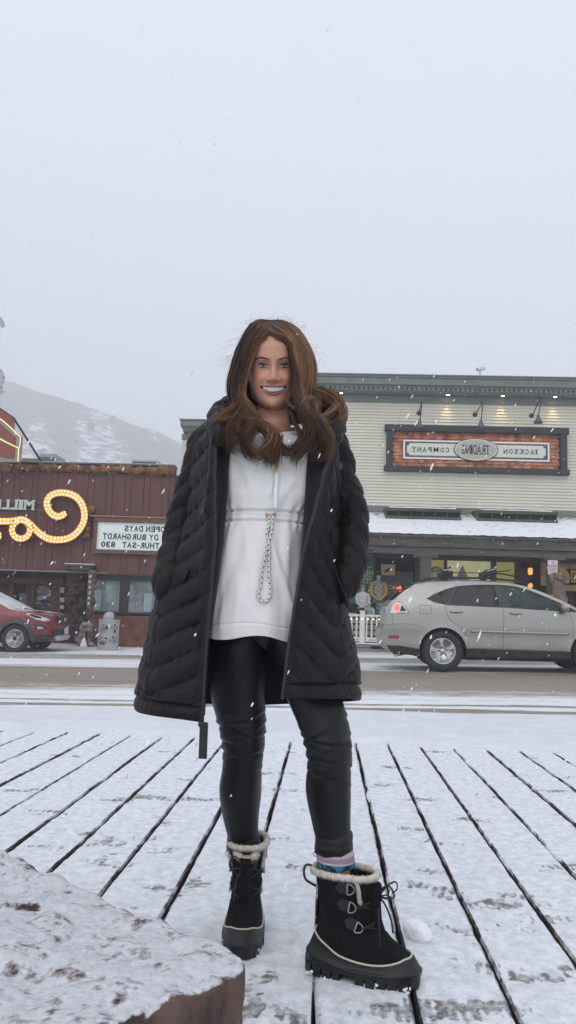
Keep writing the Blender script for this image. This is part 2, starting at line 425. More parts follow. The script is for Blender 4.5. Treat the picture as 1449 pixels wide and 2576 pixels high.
# ---------------------------------------------------------------- far kerb and pavements
kb=mat('far_kerb_snow',(.70,.72,.76),.7,var=.1,scale=3,bump=.6,col2=(.42,.40,.38),stretch=(.6,2,1),sharp=True)
b=MB().use(kb).smooth(); xs=np.linspace(-45,45,240); rows=[]
for y,dz in ((20.6,0.004),(20.85,.03),(20.95,.13),(21.05,.155),(21.4,.16),(22.4,.165),(26,.17)):
    rows.append([(x,y+.05*nz3((x,y,0)),lerp(road_z(x),pav_z(x),min(1,dz*6.2))+.004+.015*nz3((x*2,y*2,1))*(dz>.004)) for x in xs])
b.grid(np.array(rows)); tag(b.build('far_pavement',loc=(0,0,0)),kind='structure')
rk=mat('red_kerb',(.33,.07,.055),.6,var=.2,scale=5); b=MB().use(rk); 
p0=aZ(1175,1648,.05); p1=aZ(1370,1653,.05)
b.box(p0[0],p1[0],20.78,20.9,road_z(p0[0])-.05,road_z(p0[0])+.13)
tag(bevel(b.build('red_kerb'),.015),'faded red painted stretch of kerb across the street behind the silver car','kerb')
# ---------------------------------------------------------------- hill
hmh=bpy.data.materials.new('hillside'); hmh.use_nodes=True; N=hmh.node_tree.nodes; L=hmh.node_tree.links; g=N.new('ShaderNodeNewGeometry'); P=g.outputs['Position']
gu=N.new('ShaderNodeAttribute'); gu.attribute_name='gully'
c=mixc(N,L,noise_n(N,L,P,.06,6),(.07,.058,.045),(.17,.135,.10))
nn=noise_n(N,L,P,.125,8,(1,.8,1.5),.78)
vv=mth(N,L,'ADD',gu.outputs['Fac'],mth(N,L,'MULTIPLY',mth(N,L,'SUBTRACT',nn,.5),2.6))
sf=ramp(N,L,vv,[(.5,0),(.62,1)]); dust=ramp(N,L,noise_n(N,L,P,.10,7,(1,1,1.6),.7),[(.45,0),(.75,.45)])
cc=mixc(N,L,dust,c,(.5,.5,.52)); cc=mixc(N,L,sf,cc,(.85,.86,.9)); b_=N['Principled BSDF']; L.new(cc,b_.inputs['Base Color']); b_.inputs['Roughness'].default_value=.9
YH=600.
ridge=[(-900,700),(-420,800),(-200,872),(0,951),(40,958),(120,985),(200,1008),(255,1030),(300,1047),(345,1066),(400,1082),(450,1105),(470,1118),(540,1165),(640,1215),(760,1270),(1000,1340)]
rp=[aY(px,py,YH) for px,py in ridge]; rx=[p[0] for p in rp]; rz=[p[2] for p in rp]
def hill_h(x,y):
    zr=np.interp(x,rx,rz)-.9
    t=(y-215)/(YH-215)
    zz=zr*max(0,t)**1.15 if t<=1 else zr*(1+ .12*(t-1))-((y-YH)*.25)
    r=3.0*nz3((x*.014,y*.014,0))+1.4*nz3((x*.05,y*.05,3))+.6*nz3((x*.14,y*.14,4))
    return zz+r*min(1,max(0,t)*3)-1
gl=[[(195,1060),(225,1110),(235,1160),(250,1200)],[(82,1070),(85,1120),(100,1180),(90,1230)],[(240,1030),(252,1075),(265,1125),(285,1170),(290,1210)],[(385,1085),(395,1110)],[(95,1065),(70,1130),(60,1170)]]
def hit(px,py):
    d=ray(px,py); y=215.
    while y<820:
        t=y/d[1]; 
        if d[2]*t+.9<hill_h(d[0]*t,y): break
        y+=2
    t=y/d[1]; return (d[0]*t,y,hill_h(d[0]*t,y))
GL=[]
for ln in gl:
    w=[hit(*p) for p in ln]
    GL+= [(tuple(resample([q_[:2] for q_ in w],14)[i]),9+i*1.3) for i in range(14)] if len(ln)>2 else [(w[0][:2],8),(w[1][:2],8)]
xs=np.linspace(-620,620,420); ys=np.linspace(185,760,240)
H=np.zeros((len(ys),len(xs),3)); GA=[]
for i,y in enumerate(ys):
    for j,x in enumerate(xs):
        H[i,j]=(x,y,hill_h(x,y))
        k=0.
        for (gx,gy),r in GL: k=max(k,math.exp(-(((x-gx)/(r*.95))**2+((y-gy)/(r*2.0))**2)))
        GA.append(k*.75-.18)
b=MB().use(hmh).smooth(); b.grid(H); o=b.build('hill',loc=(0,0,0)); tag(o,kind='structure')
a=o.data.attributes.new('gully','FLOAT','POINT'); a.data.foreach_set('value',GA)
jun=mat('juniper',(.02,.025,.018),.9,var=.3,scale=1.2)
jb=mat('juniper_bark',(.05,.04,.03),.9)
jl=['lone juniper on the skyline of the hill, leftmost','round dark juniper just below the skyline at upper left of the hill','tall double-crowned dark juniper right of the snow patch on the hill','rounded juniper above the second half of the slope between the two snow gullies','small juniper beside the right snow gully near the hill crest','small juniper on the lower right ridge of the hill','juniper on the ridge crest nearest the grey cornice','tiny juniper low on the slope right of the left gully','small shrub-like juniper on the hill below the mid slope','juniper at the foot of the left snow gully']
for i,(px,py,hp) in enumerate([(82,968,17),(138,990,22),(188,1002,34),(228,1085,20),(283,1062,16),(455,1108,15),(393,1078,18),(191,1118,11),(305,1093,10),(105,1152,22)]):
    p=hit(px,py); sc=hp/1900*p[1]; 
    t=thing('juniper_tree',(p[0],p[1],p[2]-.5),jl[i],'tree','junipers on the hillside')
    cb=MB().use(jun)
    for k in range(260):
        d=Vector((nrs.normal(),nrs.normal(),nrs.normal())).normalized(); r=abs(nrs.normal())**.4*.5
        lob=Vector((.25*math.sin(i+k%3*2.1),.2*math.cos(k%3*2.),.25*(k%3-1)))
        c=Vector((p[0],p[1],p[2]+sc*.55))+ (d*r*.55+lob*.8)*sc
        a_=Vector((nrs.normal(),nrs.normal(),nrs.normal())).normalized()*sc*.13; b2=a_.orthogonal().normalized()*sc*.12
        cb.add([c-a_,c+b2,c+a_,c-b2],[(0,1,2,3)])
    cb.build('crown',t)
    tb=MB().use(jb); tb.tube([(p[0],p[1],p[2]-.5),(p[0]+.05*sc,p[1],p[2]+.25*sc),(p[0],p[1],p[2]+.6*sc)],[sc*.06,sc*.045,sc*.02],6); tb.build('trunk',t)

# ================================================================ right building (cream siding, snowy porch)
YW=24.3; XR=11.5
side=mat('cream_siding',(.60,.585,.49),.6,var=.04,scale=1.5,bump=.1,bscale=40)
trimg=mat('grey_green_trim',(.155,.175,.16),.6,var=.12,scale=3)
wood=mat('weathered_wood',(.09,.082,.075),.85,var=.35,scale=3,stretch=(.6,1,5),bump=.5,bscale=20)
woodh=mat('weathered_beam',(.085,.076,.07),.85,var=.4,scale=3,stretch=(5*.12,1,4),bump=.5,bscale=20)
darkint=mat('dark_interior',(.02,.018,.017),.8)
blk=mat('black_metal',(.015,.015,.017),.45)
whitep=mat('white_paint',(.72,.72,.66),.55,var=.08,scale=6)
rb=thing('shop_building',(3.3,YW,0),'cream clapboard shop with grey dentilled cornice above a snowy porch roof','building')
def siding(b,x0,x1,z0,z1,Y,pitch=.1):
    n=int(round((z1-z0)/pitch)); h=(z1-z0)/n
    vs=[];fs=[]
    for i in range(n):
        a=z0+i*h
        o=len(vs)
        vs+=[(x0,Y-.034,a),(x1,Y-.034,a),(x1,Y-.002,a+h),(x0,Y-.002,a+h),(x0,Y-.002,a),(x1,Y-.002,a)]
        fs+=[(o,o+1,o+2,o+3),(o+4,o+5,o+1,o)]
    b.add(vs,fs)
b=MB().use(side); siding(b,-1.5,XR,4.50,7.92,YW); b.build('wall',rb)
b=MB().use(side); siding(b,-4.94,-1.5,4.50,6.72,YW); siding(b,-4.94,-.9,-.02,4.50,YW); b.box(-1.5,XR,YW,YW+9,-.3,8.0); b.box(-4.9,-1.5,YW,YW+9,-.3,6.9); b.build('wall',rb)
def cornice(x0,x1,top,Y,s=1.):
    b=MB().use(trimg)
    b.box(x0,x1,Y-.62*s,Y+.1,top-.07*s,top); b.box(x0+.03,x1,Y-.58*s,Y+.1,top-.30*s,top-.07*s)
    b.box(x0+.06,x1,Y-.50*s,Y+.05,top-.36*s,top-.30*s)
    b.box(x0+.1,x1,Y-.42*s,Y,top-.50*s,top-.36*s)
    b.box(x0+.02,x1,Y-.055,Y,top-.75*s,top-.50*s)
    o=b.build('cornice',rb); bevel(o,.012)
    b=MB().use(trimg); x=x0+.15
    while x<x1-.1:
        b.box(x,x+.085,Y-.49*s,Y-.42*s,top-.465*s,top-.36*s); x+=.155
    b.box(x0+.12,x1,Y-.425*s,Y-.40*s,top-.47*s,top-.355*s); b.build('dentil_moulding',rb)
cornice(-1.6,XR,8.68,YW); cornice(-4.98,-1.6,7.13,YW,.8)
rc=mat('roof_metal_edge',(.22,.23,.25),.5); b=MB().use(rc); b.box(-1.66,XR,YW-.66,YW+.2,8.682,8.712); b.build('roof_edge',rb)
# recessed can lights in the soffit
lamp=mat('lamp_glow',(.9,.8,.6),.4,emit=(1,.72,.38),estr=14); lampoff=mat('lamp_dark',(.04,.04,.04),.4)
for (px,py,on) in [(1127,998,1),(1265,1000,1),(990,991,0),(858,989,1),(1397,1003,1)]:
    p=aY(px,py,YW-.28)
    b=MB().use(trimg); b.lathe([(.075,0),(.085,-.02),(.06,-.025),(.055,-.01)],(p[0],YW-.27,8.178),n=14); o=b.build('soffit_light',rb)
    c=MB().use(lamp if on else lampoff); c.lathe([(0,-.022),(.055,-.02)],(p[0],YW-.27,8.175),n=12); c.build('lens',o)
    if on:
        ld=bpy.data.lights.new('soffit_lamp','SPOT'); lo=bpy.data.objects.new('soffit_lamp',ld); COL.objects.link(lo)
        ld.energy=15; ld.color=(1,.62,.3); ld.spot_size=math.radians(48); ld.spot_blend=.9; ld.shadow_soft_size=.05
        lo.location=(p[0],YW-.27,8.1); lo.rotation_euler=(math.radians(20),0,0)
# porch roof
YE=21.2; zt=4.30; ze=3.26
def roofz(y): return ze+(zt-ze)*(y-YE)/(YW-YE)
shg=bpy.data.materials.new('snowy_shingles'); shg.use_nodes=True; N=shg.node_tree.nodes; L=shg.node_tree.links; g=N.new('ShaderNodeNewGeometry'); P=g.outputs['Position']
sa=N.new('ShaderNodeAttribute'); sa.attribute_name='melt'
v=mth(N,L,'ADD',sa.outputs['Fac'],mth(N,L,'MULTIPLY',mth(N,L,'SUBTRACT',noise_n(N,L,P,5,5,(1,2.2,2)),.5),1.1))
f_=ramp(N,L,v,[(.5,0),(.57,1)]); cc=mixc(N,L,f_,(.80,.82,.86),(.10,.095,.09)); L.new(cc,N['Principled BSDF'].inputs['Base Color']); N['Principled BSDF'].inputs['Roughness'].default_value=.7
xs=np.arange(-.6,XR,.045); ys=np.linspace(YE,YW,60); A=[];G=[]
for i,y in enumerate(ys):
    row=[]
    for x in xs:
        c=(y-YE)/.16; fr=c-math.floor(c); k=math.floor(c); xx=x/.16+.5*(k%2); ed=1 if (xx-math.floor(xx))>.88 else 0
        z=roofz(y)+.018*(1-fr)+.012*nz3((x*4,y*4,0))
        melt=.17+.22*(fr<.3)+.16*ed+(.38*float(sm(YW-.9,YW-.25,y)))*(fr<.3 or ed)+.25*float(sm(YW-.5,YW-.1,y))
        if i==0: z+=.02*nz3((x*5,0,0))
        row.append((x,y-(.03*nz3((x*6,1,2)) if i==0 else 0),z)); A.append(melt)
    G.append(row)
b=MB().use(shg).smooth(); b.grid(np.array(G)); o=b.build('porch_roof',rb)
a=o.data.attributes.new('melt','FLOAT','POINT'); a.data.foreach_set('value',A)
b=MB().use(woodh); b.prism([(-.6,YE,ze-.012),(-.6,YW,zt-.012),(-.6,YW,zt-.09),(-.6,YE,ze-.07)],(XR+.6,0,0)); 
x=-.4
while x<XR: b.beam((x,YE-.05,ze-.10),(x,YW,zt-.15),.07,.10); x+=.62
b.build('rafters',rb)
b=MB().use(trimg); b.box(-.6,XR,YW-.05,YW,zt+.0,zt+.2); b.build('flashing',rb)
# low dormer vents on the roof
for i,(pa,pb,lab) in enumerate([((1030,1277),(1153,1300),1),((1205,1280),(1395,1310),2)]):
    x0=aY(973 if i==0 else 1203,1290,YW-.9)[0]; x1=aY(1154 if i==0 else 1395,1290,YW-.9)[0]
    yf=YW-1.0; zb=roofz(yf)+.02; zc=zb+.27
    b=MB().use(wood)
    b.box(x0-.06,x1+.06,yf-.06,yf+.02,zb-.02,zb+.05); b.box(x0-.06,x1+.06,yf-.08,yf+.02,zc-.05,zc)
    b.prism([(x0-.05,yf-.1,zc),(x0-.05,YW,zc+.08),(x0-.05,YW,zc+.12),(x0-.05,yf-.1,zc+.04)],(x1-x0+.1,0,0))
    for xa in (x0-.05,x1+.01): b.prism([(xa,yf,zb-.02),(xa,YW-.1,roofz(YW-.1)),(xa,YW-.1,zc),(xa,yf,zc)],(.04,0,0))
    o=b.build('roof_vent',rb); bevel(o,.008)
    nb=6
    c=MB().use(wood)
    for k in range(1,nb): xx=lerp(x0,x1,k/nb); c.box(xx-.012,xx+.012,yf-.03,yf,zb+.05,zc-.05)
    c.box(x0,x1,yf-.012,yf-.002,zb+.05,zb+.062); c.build('divider',o)
    c=MB().use(darkint); c.box(x0,x1,yf+.06,yf+.08,zb,zc); c.build('dark_glass',o)
    c=MB().use(snow).smooth(); xs2=np.linspace(x0+.05,x1-.1,60); c.grid(np.array([[(x,y,zc+.045+(y-yf+.1)*.075+.03*h*(1+.5*nz3((x*4,y,3)))) for x in xs2] for y,h in ((yf-.05,0),(yf,1),(yf+.3,1.2),(YW-.1,1))])); c.build('snow_cap',o)
# porch frame
b=MB().use(woodh); b.box(-.6,XR,21.25,21.5,2.92,3.22); b.build('porch_beam',rb)
b=MB().use(woodh); b.box(-.6,XR,21.30,21.42,2.72,2.90); b.box(.2,1.3,21.24,21.30,2.80,2.9)
b.build('lower_beam',rb)
for k,(px) in enumerate([1070,1391,830]):
    x=aY(px,1430,21.4)[0]
    c=MB().use(wood); c.box(x-.155,x+.155,21.3,21.55,.2,2.72); c.box(x-.34,x+.34,21.28,21.5,2.62,2.78) if k!=1 else c.box(x-.3,x+.3,21.26,21.5,2.66,2.8)
    o=c.build('porch_post',rb); bevel(o,.015)
deck=mat('deck_timber',(.20,.185,.17),.85,var=.35,scale=2,stretch=(.4,1,6),bump=.4)
b=MB().use(deck); b.box(-1.,XR,21.02,21.25,-.05,.07); b.box(-1.,XR,21.05,21.3,.075,.19); b.box(-1.,XR,21.3,YW,.1,.185); bevel(b.build('porch_deck',rb),.02)
c=MB().use(snow).smooth(); xs2=np.linspace(-1,XR,200); c.grid(np.array([[(x,y,z+.01*nz3((x*3,y,0))) for x in xs2] for y,z in ((21.03,.188),(21.06,.205),(21.2,.208),(21.3,.20))])); c.build('deck_snow',rb)
# storefront
YS=23.6
corr=mat('corrugated_metal',(.15,.145,.15),.5,metal=.4,var=.25,scale=3,stretch=(1,1,.3))
xa,xb=aY(975,1500,YS)[0],aY(1120,1500,YS)[0]; xl=aY(858,1500,YS)[0]
b=MB().use(darkint); b.box(-.9,XR,YS+.25,YS+.3,.2,4.0); b.build('storefront_backing',rb)
b=MB().use(corr).smooth(); vs=[];x=aY(922,1500,YS)[0]; x2=aY(1042,1500,YS)[0]; xs2=np.arange(x,x2,.018)
b.grid(np.array([[(x,YS+.02*math.sin(x*2*math.pi/.11),z) for x in xs2] for z in (.25,2.35)])); b.build('corrugated_wall',rb)
b=MB().use(wood)
for px,wd in ((1048,.12),(1120,.08),(1243,.09),(1302,.12),(940,.05)):
    x=aY(px,1480,YS)[0]; b.box(x-wd/2,x+wd/2,YS-.12,YS-.02,.2,2.75)
b.box(-.9,XR,YS-.12,YS-.02,2.74,2.95); b.build('window_framing',rb)
pane_l=mat('lit_shop_interior',(.35,.33,.12),.7,var=.35,scale=1.2,emit=(.50,.42,.08),estr=.32,detail=2)
pane_m=mat('lit_shop_wall',(.5,.5,.33),.7,var=.25,scale=1.1,emit=(.58,.56,.26),estr=.42,detail=2)
glass=mat('shop_glass',(.6,.65,.65),.08,alpha=.10,spec=.5)
def pane(px0,px1,py0,py1,m):
    x0=aY(px0,py0,YS)[0]; x1=aY(px1,py0,YS)[0]; z1=aY((px0+px1)/2,py0,YS)[2]; z0=aY((px0+px1)/2,py1,YS)[2]
    b=MB().use(m); b.box(x0,x1,YS+.18,YS+.22,z0-.3,z1); o=b.build('lit_window',rb)
    c=MB().use(glass); c.box(x0,x1,YS-.06,YS-.05,z0-.3,z1); c.build('window_pane',o)
    return x0,x1,z0,z1
pane(1080,1119,1397,1465,pane_l); pm=pane(1125,1237,1400,1462,pane_m); pane(1246,1297,1402,1470,pane_l)
tan=mat('canvas_tan',(.33,.22,.15),.8,var=.5,scale=7,sharp=True,col2=(.5,.4,.28))
gry=mat('teepee_grey',(.33,.31,.33),.8,var=.25,scale=6)
x0,_,z0=aY(1135,1466,YS); x1=aY(1195,1466,YS)[0]; xm,_,z1=aY(1165,1421,YS)
b=MB().use(gry); b.add([(x0,YS+.12,z0-.2),(x1,YS+.12,z0-.2),(xm,YS+.1,z1),((x0+x1)/2,YS-.04,z0-.2)],[(0,3,2),(3,1,2),(1,0,2),(0,1,3)]); tag(b.build('tent'),'grey pointed tent display standing in the lit shop window','tent')
b=MB().use(tan).smooth(); p=aY(1098,1455,YS); b.ball(p,(.28,.08,.33),14,10,.5,3); b.ball((p[0]+.35,p[1],p[2]-.1),(.22,.08,.22),12,8,.5,5); tag(b.build('patterned_cushion'),'brown and tan patterned hide cushions piled in the left lit shop window','cushion')
# small horizontal boards behind the fence
b=MB().use(mat('grey_white_boards',(.42,.41,.40),.7,var=.1,scale=4,stretch=(.5,1,3)))
for k in range(5): b.box(-.9,3.4,22.3,22.34,.22+.17*k,.22+.17*k+.125)
tag(b.build('board_screen'),'low screen of pale horizontal boards behind the white picket fence','screen')
# ---------------------------------------------------------------- sign
sx0,sx1,sz0,sz1=1.75,7.575,5.62,7.155; YG=YW-.03
sg=thing('shop_sign',((sx0+sx1)/2,YG,sz0),'long trading company sign with copper scales and an oval centre in a black frame','sign')
fb=mat('black_frame_wood',(.028,.03,.033),.6,var=.2,scale=5)
b=MB().use(fb); b.box(sx0+.03,sx0+.24,YG-.16,YG,sz0+.18,sz1-.18); b.box(sx1-.24,sx1-.03,YG-.16,YG,sz0+.18,sz1-.18)
b.box(sx0-.03,sx1+.03,YG-.19,YG,sz1-.2,sz1); b.box(sx0-.03,sx1+.03,YG-.19,YG,sz0,sz0+.18); bevel(b.build('frame',sg),.015)
cop=mat('copper_scale',(.22,.08,.045),.45,metal=.35,var=.4,scale=5,col2=(.40,.16,.085))
b=MB().use(mat('copper_shadow',(.05,.02,.015),.8)); x0,x1=sx0+.24,sx1-.24; z0,z1=sz0+.18,sz1-.2; b.box(x0,x1,YG-.02,YG,z0,z1); b.use(cop)
r=0; z=z0
while z<z1-.03:
    x=x0+.055+(.055 if r%2 else 0)
    while x<x1-.03:
        zt_=min(z1,z+.19); pts=[(x-.053,zt_),(x-.053,z+.05)]+[(x+.053*math.cos(a),z+.05-.045*math.sin(a)) for a in (math.pi*.8,math.pi*.6,math.pi*.4,math.pi*.2)]+[(x+.053,z+.05),(x+.053,zt_)]
        vs=[(px_,YG-.03-.05*(1-(pz_-z)/.19),pz_) for px_,pz_ in pts]; o=b.add(vs,[tuple(range(len(vs)))])
        b.add([vs[i] for i in range(len(vs))]+[(v_[0],YG-.02,v_[2]) for v_ in vs],[(i,i+1,len(vs)+i+1,len(vs)+i) for i in range(1,len(vs)-2)])
        x+=.11
    z+=.115; r+=1
b.build('scale_backing',sg)
def sgp(cx,cz): # crop7 coordinates to x,z on the sign plane
    p=aY(858.7+cx*.40745,925.7+cz*.40745,YG-.1); return p[0],p[2]
px0,_=sgp(383,510); px1,_=sgp(1285,520); _,pz1=sgp(830,452); _,pz0=sgp(830,568)
off=mat('sign_white',(.78,.76,.74),.5); cream=mat('sign_cream',(.60,.62,.54),.5,var=.04); dgr=mat('sign_grey',(.085,.09,.10),.5); ink=mat('sign_ink',(.02,.022,.03),.5); orl=mat('sign_orange_line',(.5,.2,.1),.5)
b=MB().use(off); b.box(px0,px1,YG-.09,YG-.05,pz0,pz1); 
b.use(dgr); b.box(px0+.05,px1-.05,YG-.096,YG-.0905,pz0+.05,pz1-.05)
def notch(x0,x1,z0,z1,r,Y,m,d):
    pts=[]
    for cx,cz,a0 in ((x0,z0,90),(x1,z0,180),(x1,z1,270),(x0,z1,0)):
        for k in range(5):
            a=math.radians(a0-90*k/4); pts.append((cx+r*math.cos(a),Y,cz+r*math.sin(a)))
    b.use(m).prism(pts,(0,-d,0))
cxm,_=sgp(830,512)
for xa_,xb_ in ((px0+.12,cxm-.45),(cxm+.45,px1-.12)):
    notch(xa_-.012,xb_,pz0+.10,pz1-.10,.09,YG-.097,orl,.003); notch(xa_,xb_,pz0+.112,pz1-.112,.085,YG-.1005,cream,.003)
b.build('panel',sg)
ow=mat('oval_boards',(.42,.42,.36),.6,var=.2,scale=3,stretch=(.5,1,6)); rim=mat('oval_rim',(.06,.035,.035),.5)
cz=(pz0+pz1)/2+.02; b=MB().use(rim); el=[(cxm+.705*math.cos(a),YG-.09,cz+.375*math.sin(a)) for a in np.linspace(0,2*math.pi,48,endpoint=False)]; b.prism(el,(0,-.05,0))
b.use(off); b.prism([(cxm+.675*math.cos(a),YG-.1405,cz+.35*math.sin(a)) for a in np.linspace(0,2*math.pi,48,endpoint=False)],(0,-.002,0)); b.use(ow); b.prism([(cxm+.655*math.cos(a),YG-.1430,cz+.332*math.sin(a)) for a in np.linspace(0,2*math.pi,48,endpoint=False)],(0,-.003,0)); b.build('oval_plaque',sg)
def letters(word,xr,xl,z0,z1,Y,bold,parent,m,serif=True,gap=.12):
    """mirrored word whose first letter sits at xr (right) and last ends at xl; each letter with slab serifs"""
    b=MB().use(m); n=len(word); wd={'I':.45,'M':1.35,'W':1.35,'J':.8,' ':.5,'-':.6,'1':.6}
    tot=sum(wd.get(c,1) for c in word); u=(xr-xl)/tot; x=xr
    for c in word:
        w_=wd.get(c,1)*u; x0_=x-w_*(1-gap/2); x1_=x-w_*gap/2
        if c!=' ':
            if c=='-': put_text(b,c,x0_,x1_,z0+(z1-z0)*.4,z0+(z1-z0)*.55,Y,.006,bold)
            else: put_text(b,c,x0_,x1_,z0,z1,Y,.006,bold)
            if serif and c in 'KPRTIAYFHLJ':
                sh_=(z1-z0)*.07
                for zz in ([z0,z1-sh_] if c not in 'ATLJ' else ([z0] if c in 'AT' else [z1-sh_])):
                    if c in 'TPJ' and zz==z0 : xs_=[(x0_+x1_)/2] if c=='T' else ([x1_-w_*.12] if c=='P' else [])
                    elif c=='I': xs_=[(x0_+x1_)/2]
                    elif c in 'LJ': xs_=[x1_-w_*.12] if c=='L' else [x0_+w_*.12]
                    elif c=='R' and zz>z0+.01 or c=='P' or c=='F': xs_=[x1_-w_*.12]
                    else: xs_=[x0_+w_*.1,x1_-w_*.1]
                    for xx in xs_: b.box(xx-w_*.2,xx+w_*.2,Y-.007,Y-.001,zz,zz+sh_)
        x-=w_
    return b.build('lettering',parent)
xr,_=sgp(915,505); xl_,_=sgp(743,505); letters('TRADING',xr,xl_,cz-.155,cz+.155,YG-.147,.01,sg,ink,True,.1)
_,lz0=sgp(1110,545); _,lz1=sgp(1110,507)
xr,_=sgp(1222,525); xl_,_=sgp(997,525); zc_=(pz0+pz1)/2
letters('JACKSON',xr,xl_,zc_-.085,zc_+.075,YG-.1045,.016,sg,ink,True,.3)
xr,_=sgp(672,505); xl_,_=sgp(432,505); letters('COMPANY',xr,xl_,zc_-.085,zc_+.075,YG-.1045,.016,sg,ink,True,.3)
# gooseneck lamps
shade=mat('lamp_shade_metal',(.10,.10,.11),.35,metal=.5,spec=.6)
for i,((mx_,my_),(tx,ty),(bx,by)) in enumerate([((480,278),(495,207),(484,372)),((826,286),(868,207),(862,372)),((1175,293),(1224,186),(1216,340))]):
    m_=sgp(mx_,my_); ty_=[.9,.9,.9][i]
    pm=aY(858.7+mx_*.40745,925.7+my_*.40745,YW-.05); yb=YW-.75
    pb=aY(858.7+bx*.40745,925.7+by*.40745,yb); pt=aY(858.7+tx*.40745,925.7+ty*.40745,YW-.55)
    t=thing('gooseneck_lamp',pm,['gooseneck lamp above the left end of the black framed sign','gooseneck lamp above the oval plaque, middle of the three over the sign','gooseneck lamp at upper right of the black framed sign, highest of the three'][i],'lamp','gooseneck lamps over the sign')
    b=MB().use(blk).smooth(); b.lathe([(0,.05),(.05,.05),(.075,.03),(.08,0)],(pm[0],YW-.02,pm[2]),(0,-1,0),14); b.build('wall_mount',t)
    b=MB().use(blk).smooth(); b.tube([tuple(v_) for v_ in spline([(pm[0],YW-.06,pm[2]),(pm[0]+.05*(tx>mx_+20),YW-.2,pm[2]+.1),(lerp(pm[0],pt[0],.8),YW-.42,pt[2]-.12),pt,(lerp(pt[0],pb[0],.2),yb-.02,pt[2]-.10),(lerp(pt[0],pb[0],.8),yb,pb[2]+.3)],6)],.016,8); b.build('arm',t)
    b=MB().use(shade).smooth(); b.lathe([(.015,.30),(.045,.26),(.05,.2),(.07,.13),(.125,.06),(.14,0),(.13,.005),(.06,.12),(0,.14)],(pb[0],yb,pb[2]),n=20); b.build('lamp_shade',t)
# roof camera
p=aY(1208,958,YW-.2); t=thing('security_camera',(p[0],YW-.2,8.712),'white security camera on a short post on the cornice roof','camera')
wm=mat('white_metal',(.6,.6,.62),.4)
b=MB().use(mat('grey_box',(.25,.26,.27),.6)); b.box(p[0]-.22,p[0]+.16,YW-.3,YW-.1,8.712,8.80); b.build('base_box',t)
b=MB().use(wm); b.tube([(p[0],YW-.2,8.8),(p[0],YW-.2,9.0)],.03,8); b.build('post',t)
b=MB().use(wm); b.obox((p[0]+.03,YW-.22,9.08),(.13,0,.03),(0,.05,0),(-.015,0,.045)); b.use(blk); b.obox((p[0]-.11,YW-.22,9.045),(.012,0,.003),(0,.04,0),(-.01,0,.035)); bevel(b.build('housing',t),.008)
b=MB().use(wm); b.ball((p[0]-.01,YW-.2,9.0),.05); b.build('bracket',t)
# picket fence
ft=thing('picket_fence',(1.3,21.3,.2),'white painted picket fence with a square post on the porch edge','fence')
pf=mat('fence_paint',(.60,.60,.54),.6,var=.10,scale=5,bump=.15)
xp=aY(911,1580,21.3)[0]
for x in (xp,xp-2.4,xp+2.2):
    b=MB().use(pf); b.box(x-.07,x+.07,21.24,21.38,.16,1.06); b.box(x-.08,x+.08,21.23,21.39,1.06,1.09); bevel(b.build('post',ft),.008)
for za,zb_,nm in ((.93,.985,'top_rail'),(.30,.36,'bottom_rail'),(.24,.28,'kick_rail')):
    b=MB().use(pf); b.box(xp-2.33,xp-.07,21.27,21.35,za,zb_); b.box(xp+.07,xp+2.13,21.27,21.35,za,zb_); b.build(nm,ft)
x=xp-2.33+.09
while x<xp+2.1:
    if abs(x-xp)>.1:
        b=MB().use(pf); b.box(x-.022,x+.022,21.285,21.325,.36,.93); b.build('picket',ft)
    x+=.139
t=thing('string_lights',(1.3,21.2,.9),'string of small round bulbs hung along the white fence rail','lights')
b=MB().use(blk); b.tube([(x,21.25,.90-.03*abs(math.sin(x*5))) for x in np.linspace(-.2,2.6,50)],.005,5); b.build('cable',t)
gb=mat('warm_bulb',(1,.9,.7),.3,emit=(1,.85,.6),estr=2.5)
for x in np.arange(-.1,2.6,.155):
    b=MB().use(gb).smooth(); b.ball((x,21.24,.86),.018,8,6); b.build('bulb',t)
# no parking sign
p0=aY(1381,1408,21.1); p1=aY(1406,1447,21.1); 
t=thing('parking_sign',((p0[0]+p1[0])/2,21.1,p1[2]),'small white no parking sign with an arrow on the porch post','sign')
x0,x1,z0,z1=p0[0]-.01,p1[0]+.0,p1[2]+.01,p0[2]
def rrect(x0,x1,z0,z1,r,Y):
    pts=[]
    for cx,cz_,a0 in ((x1-r,z1-r,0),(x0+r,z1-r,90),(x0+r,z0+r,180),(x1-r,z0+r,270)):
        for k in range(5): a=math.radians(a0+90*k/4); pts.append((cx+r*math.cos(a),Y,cz_+r*math.sin(a)))
    return pts
pk=mat('sign_pink_border',(.40,.16,.20),.5); sw=mat('sign_plate_white',(.68,.64,.68),.5)
b=MB().use(sw); b.prism(rrect(x0,x1,z0,z1,.03,21.2),(0,-.006,0)); b.use(pk); b.prism(rrect(x0+.012,x1-.012,z0+.012,z1-.012,.025,21.1938),(0,-.001,0)); b.use(sw); b.prism(rrect(x0+.022,x1-.022,z0+.022,z1-.022,.02,21.1925),(0,-.001,0)); b.build('plate',t)
b=MB().use(mat('sign_red_ink',(.25,.03,.07),.5)); W=x1-x0;H_=z1-z0
for wd_,u0,u1,v0,v1 in (('NO',.33,.66,.74,.90),('PARKING',.09,.93,.54,.69),('HERE TO',.12,.90,.40,.50),('CORNER',.2,.8,.24,.35)): put_text(b,wd_,x0+W*u0,x0+W*u1,z0+H_*v0,z0+H_*v1,21.1915,.002,.02)
b.box(x0+W*.2,x0+W*.8,21.189,21.1912,z0+H_*.13,z0+H_*.155); b.add([(x0+W*.78,21.189,z0+H_*.09),(x0+W*.9,21.189,z0+H_*.143),(x0+W*.78,21.189,z0+H_*.195)],[(0,1,2)]); b.build('lettering',t)
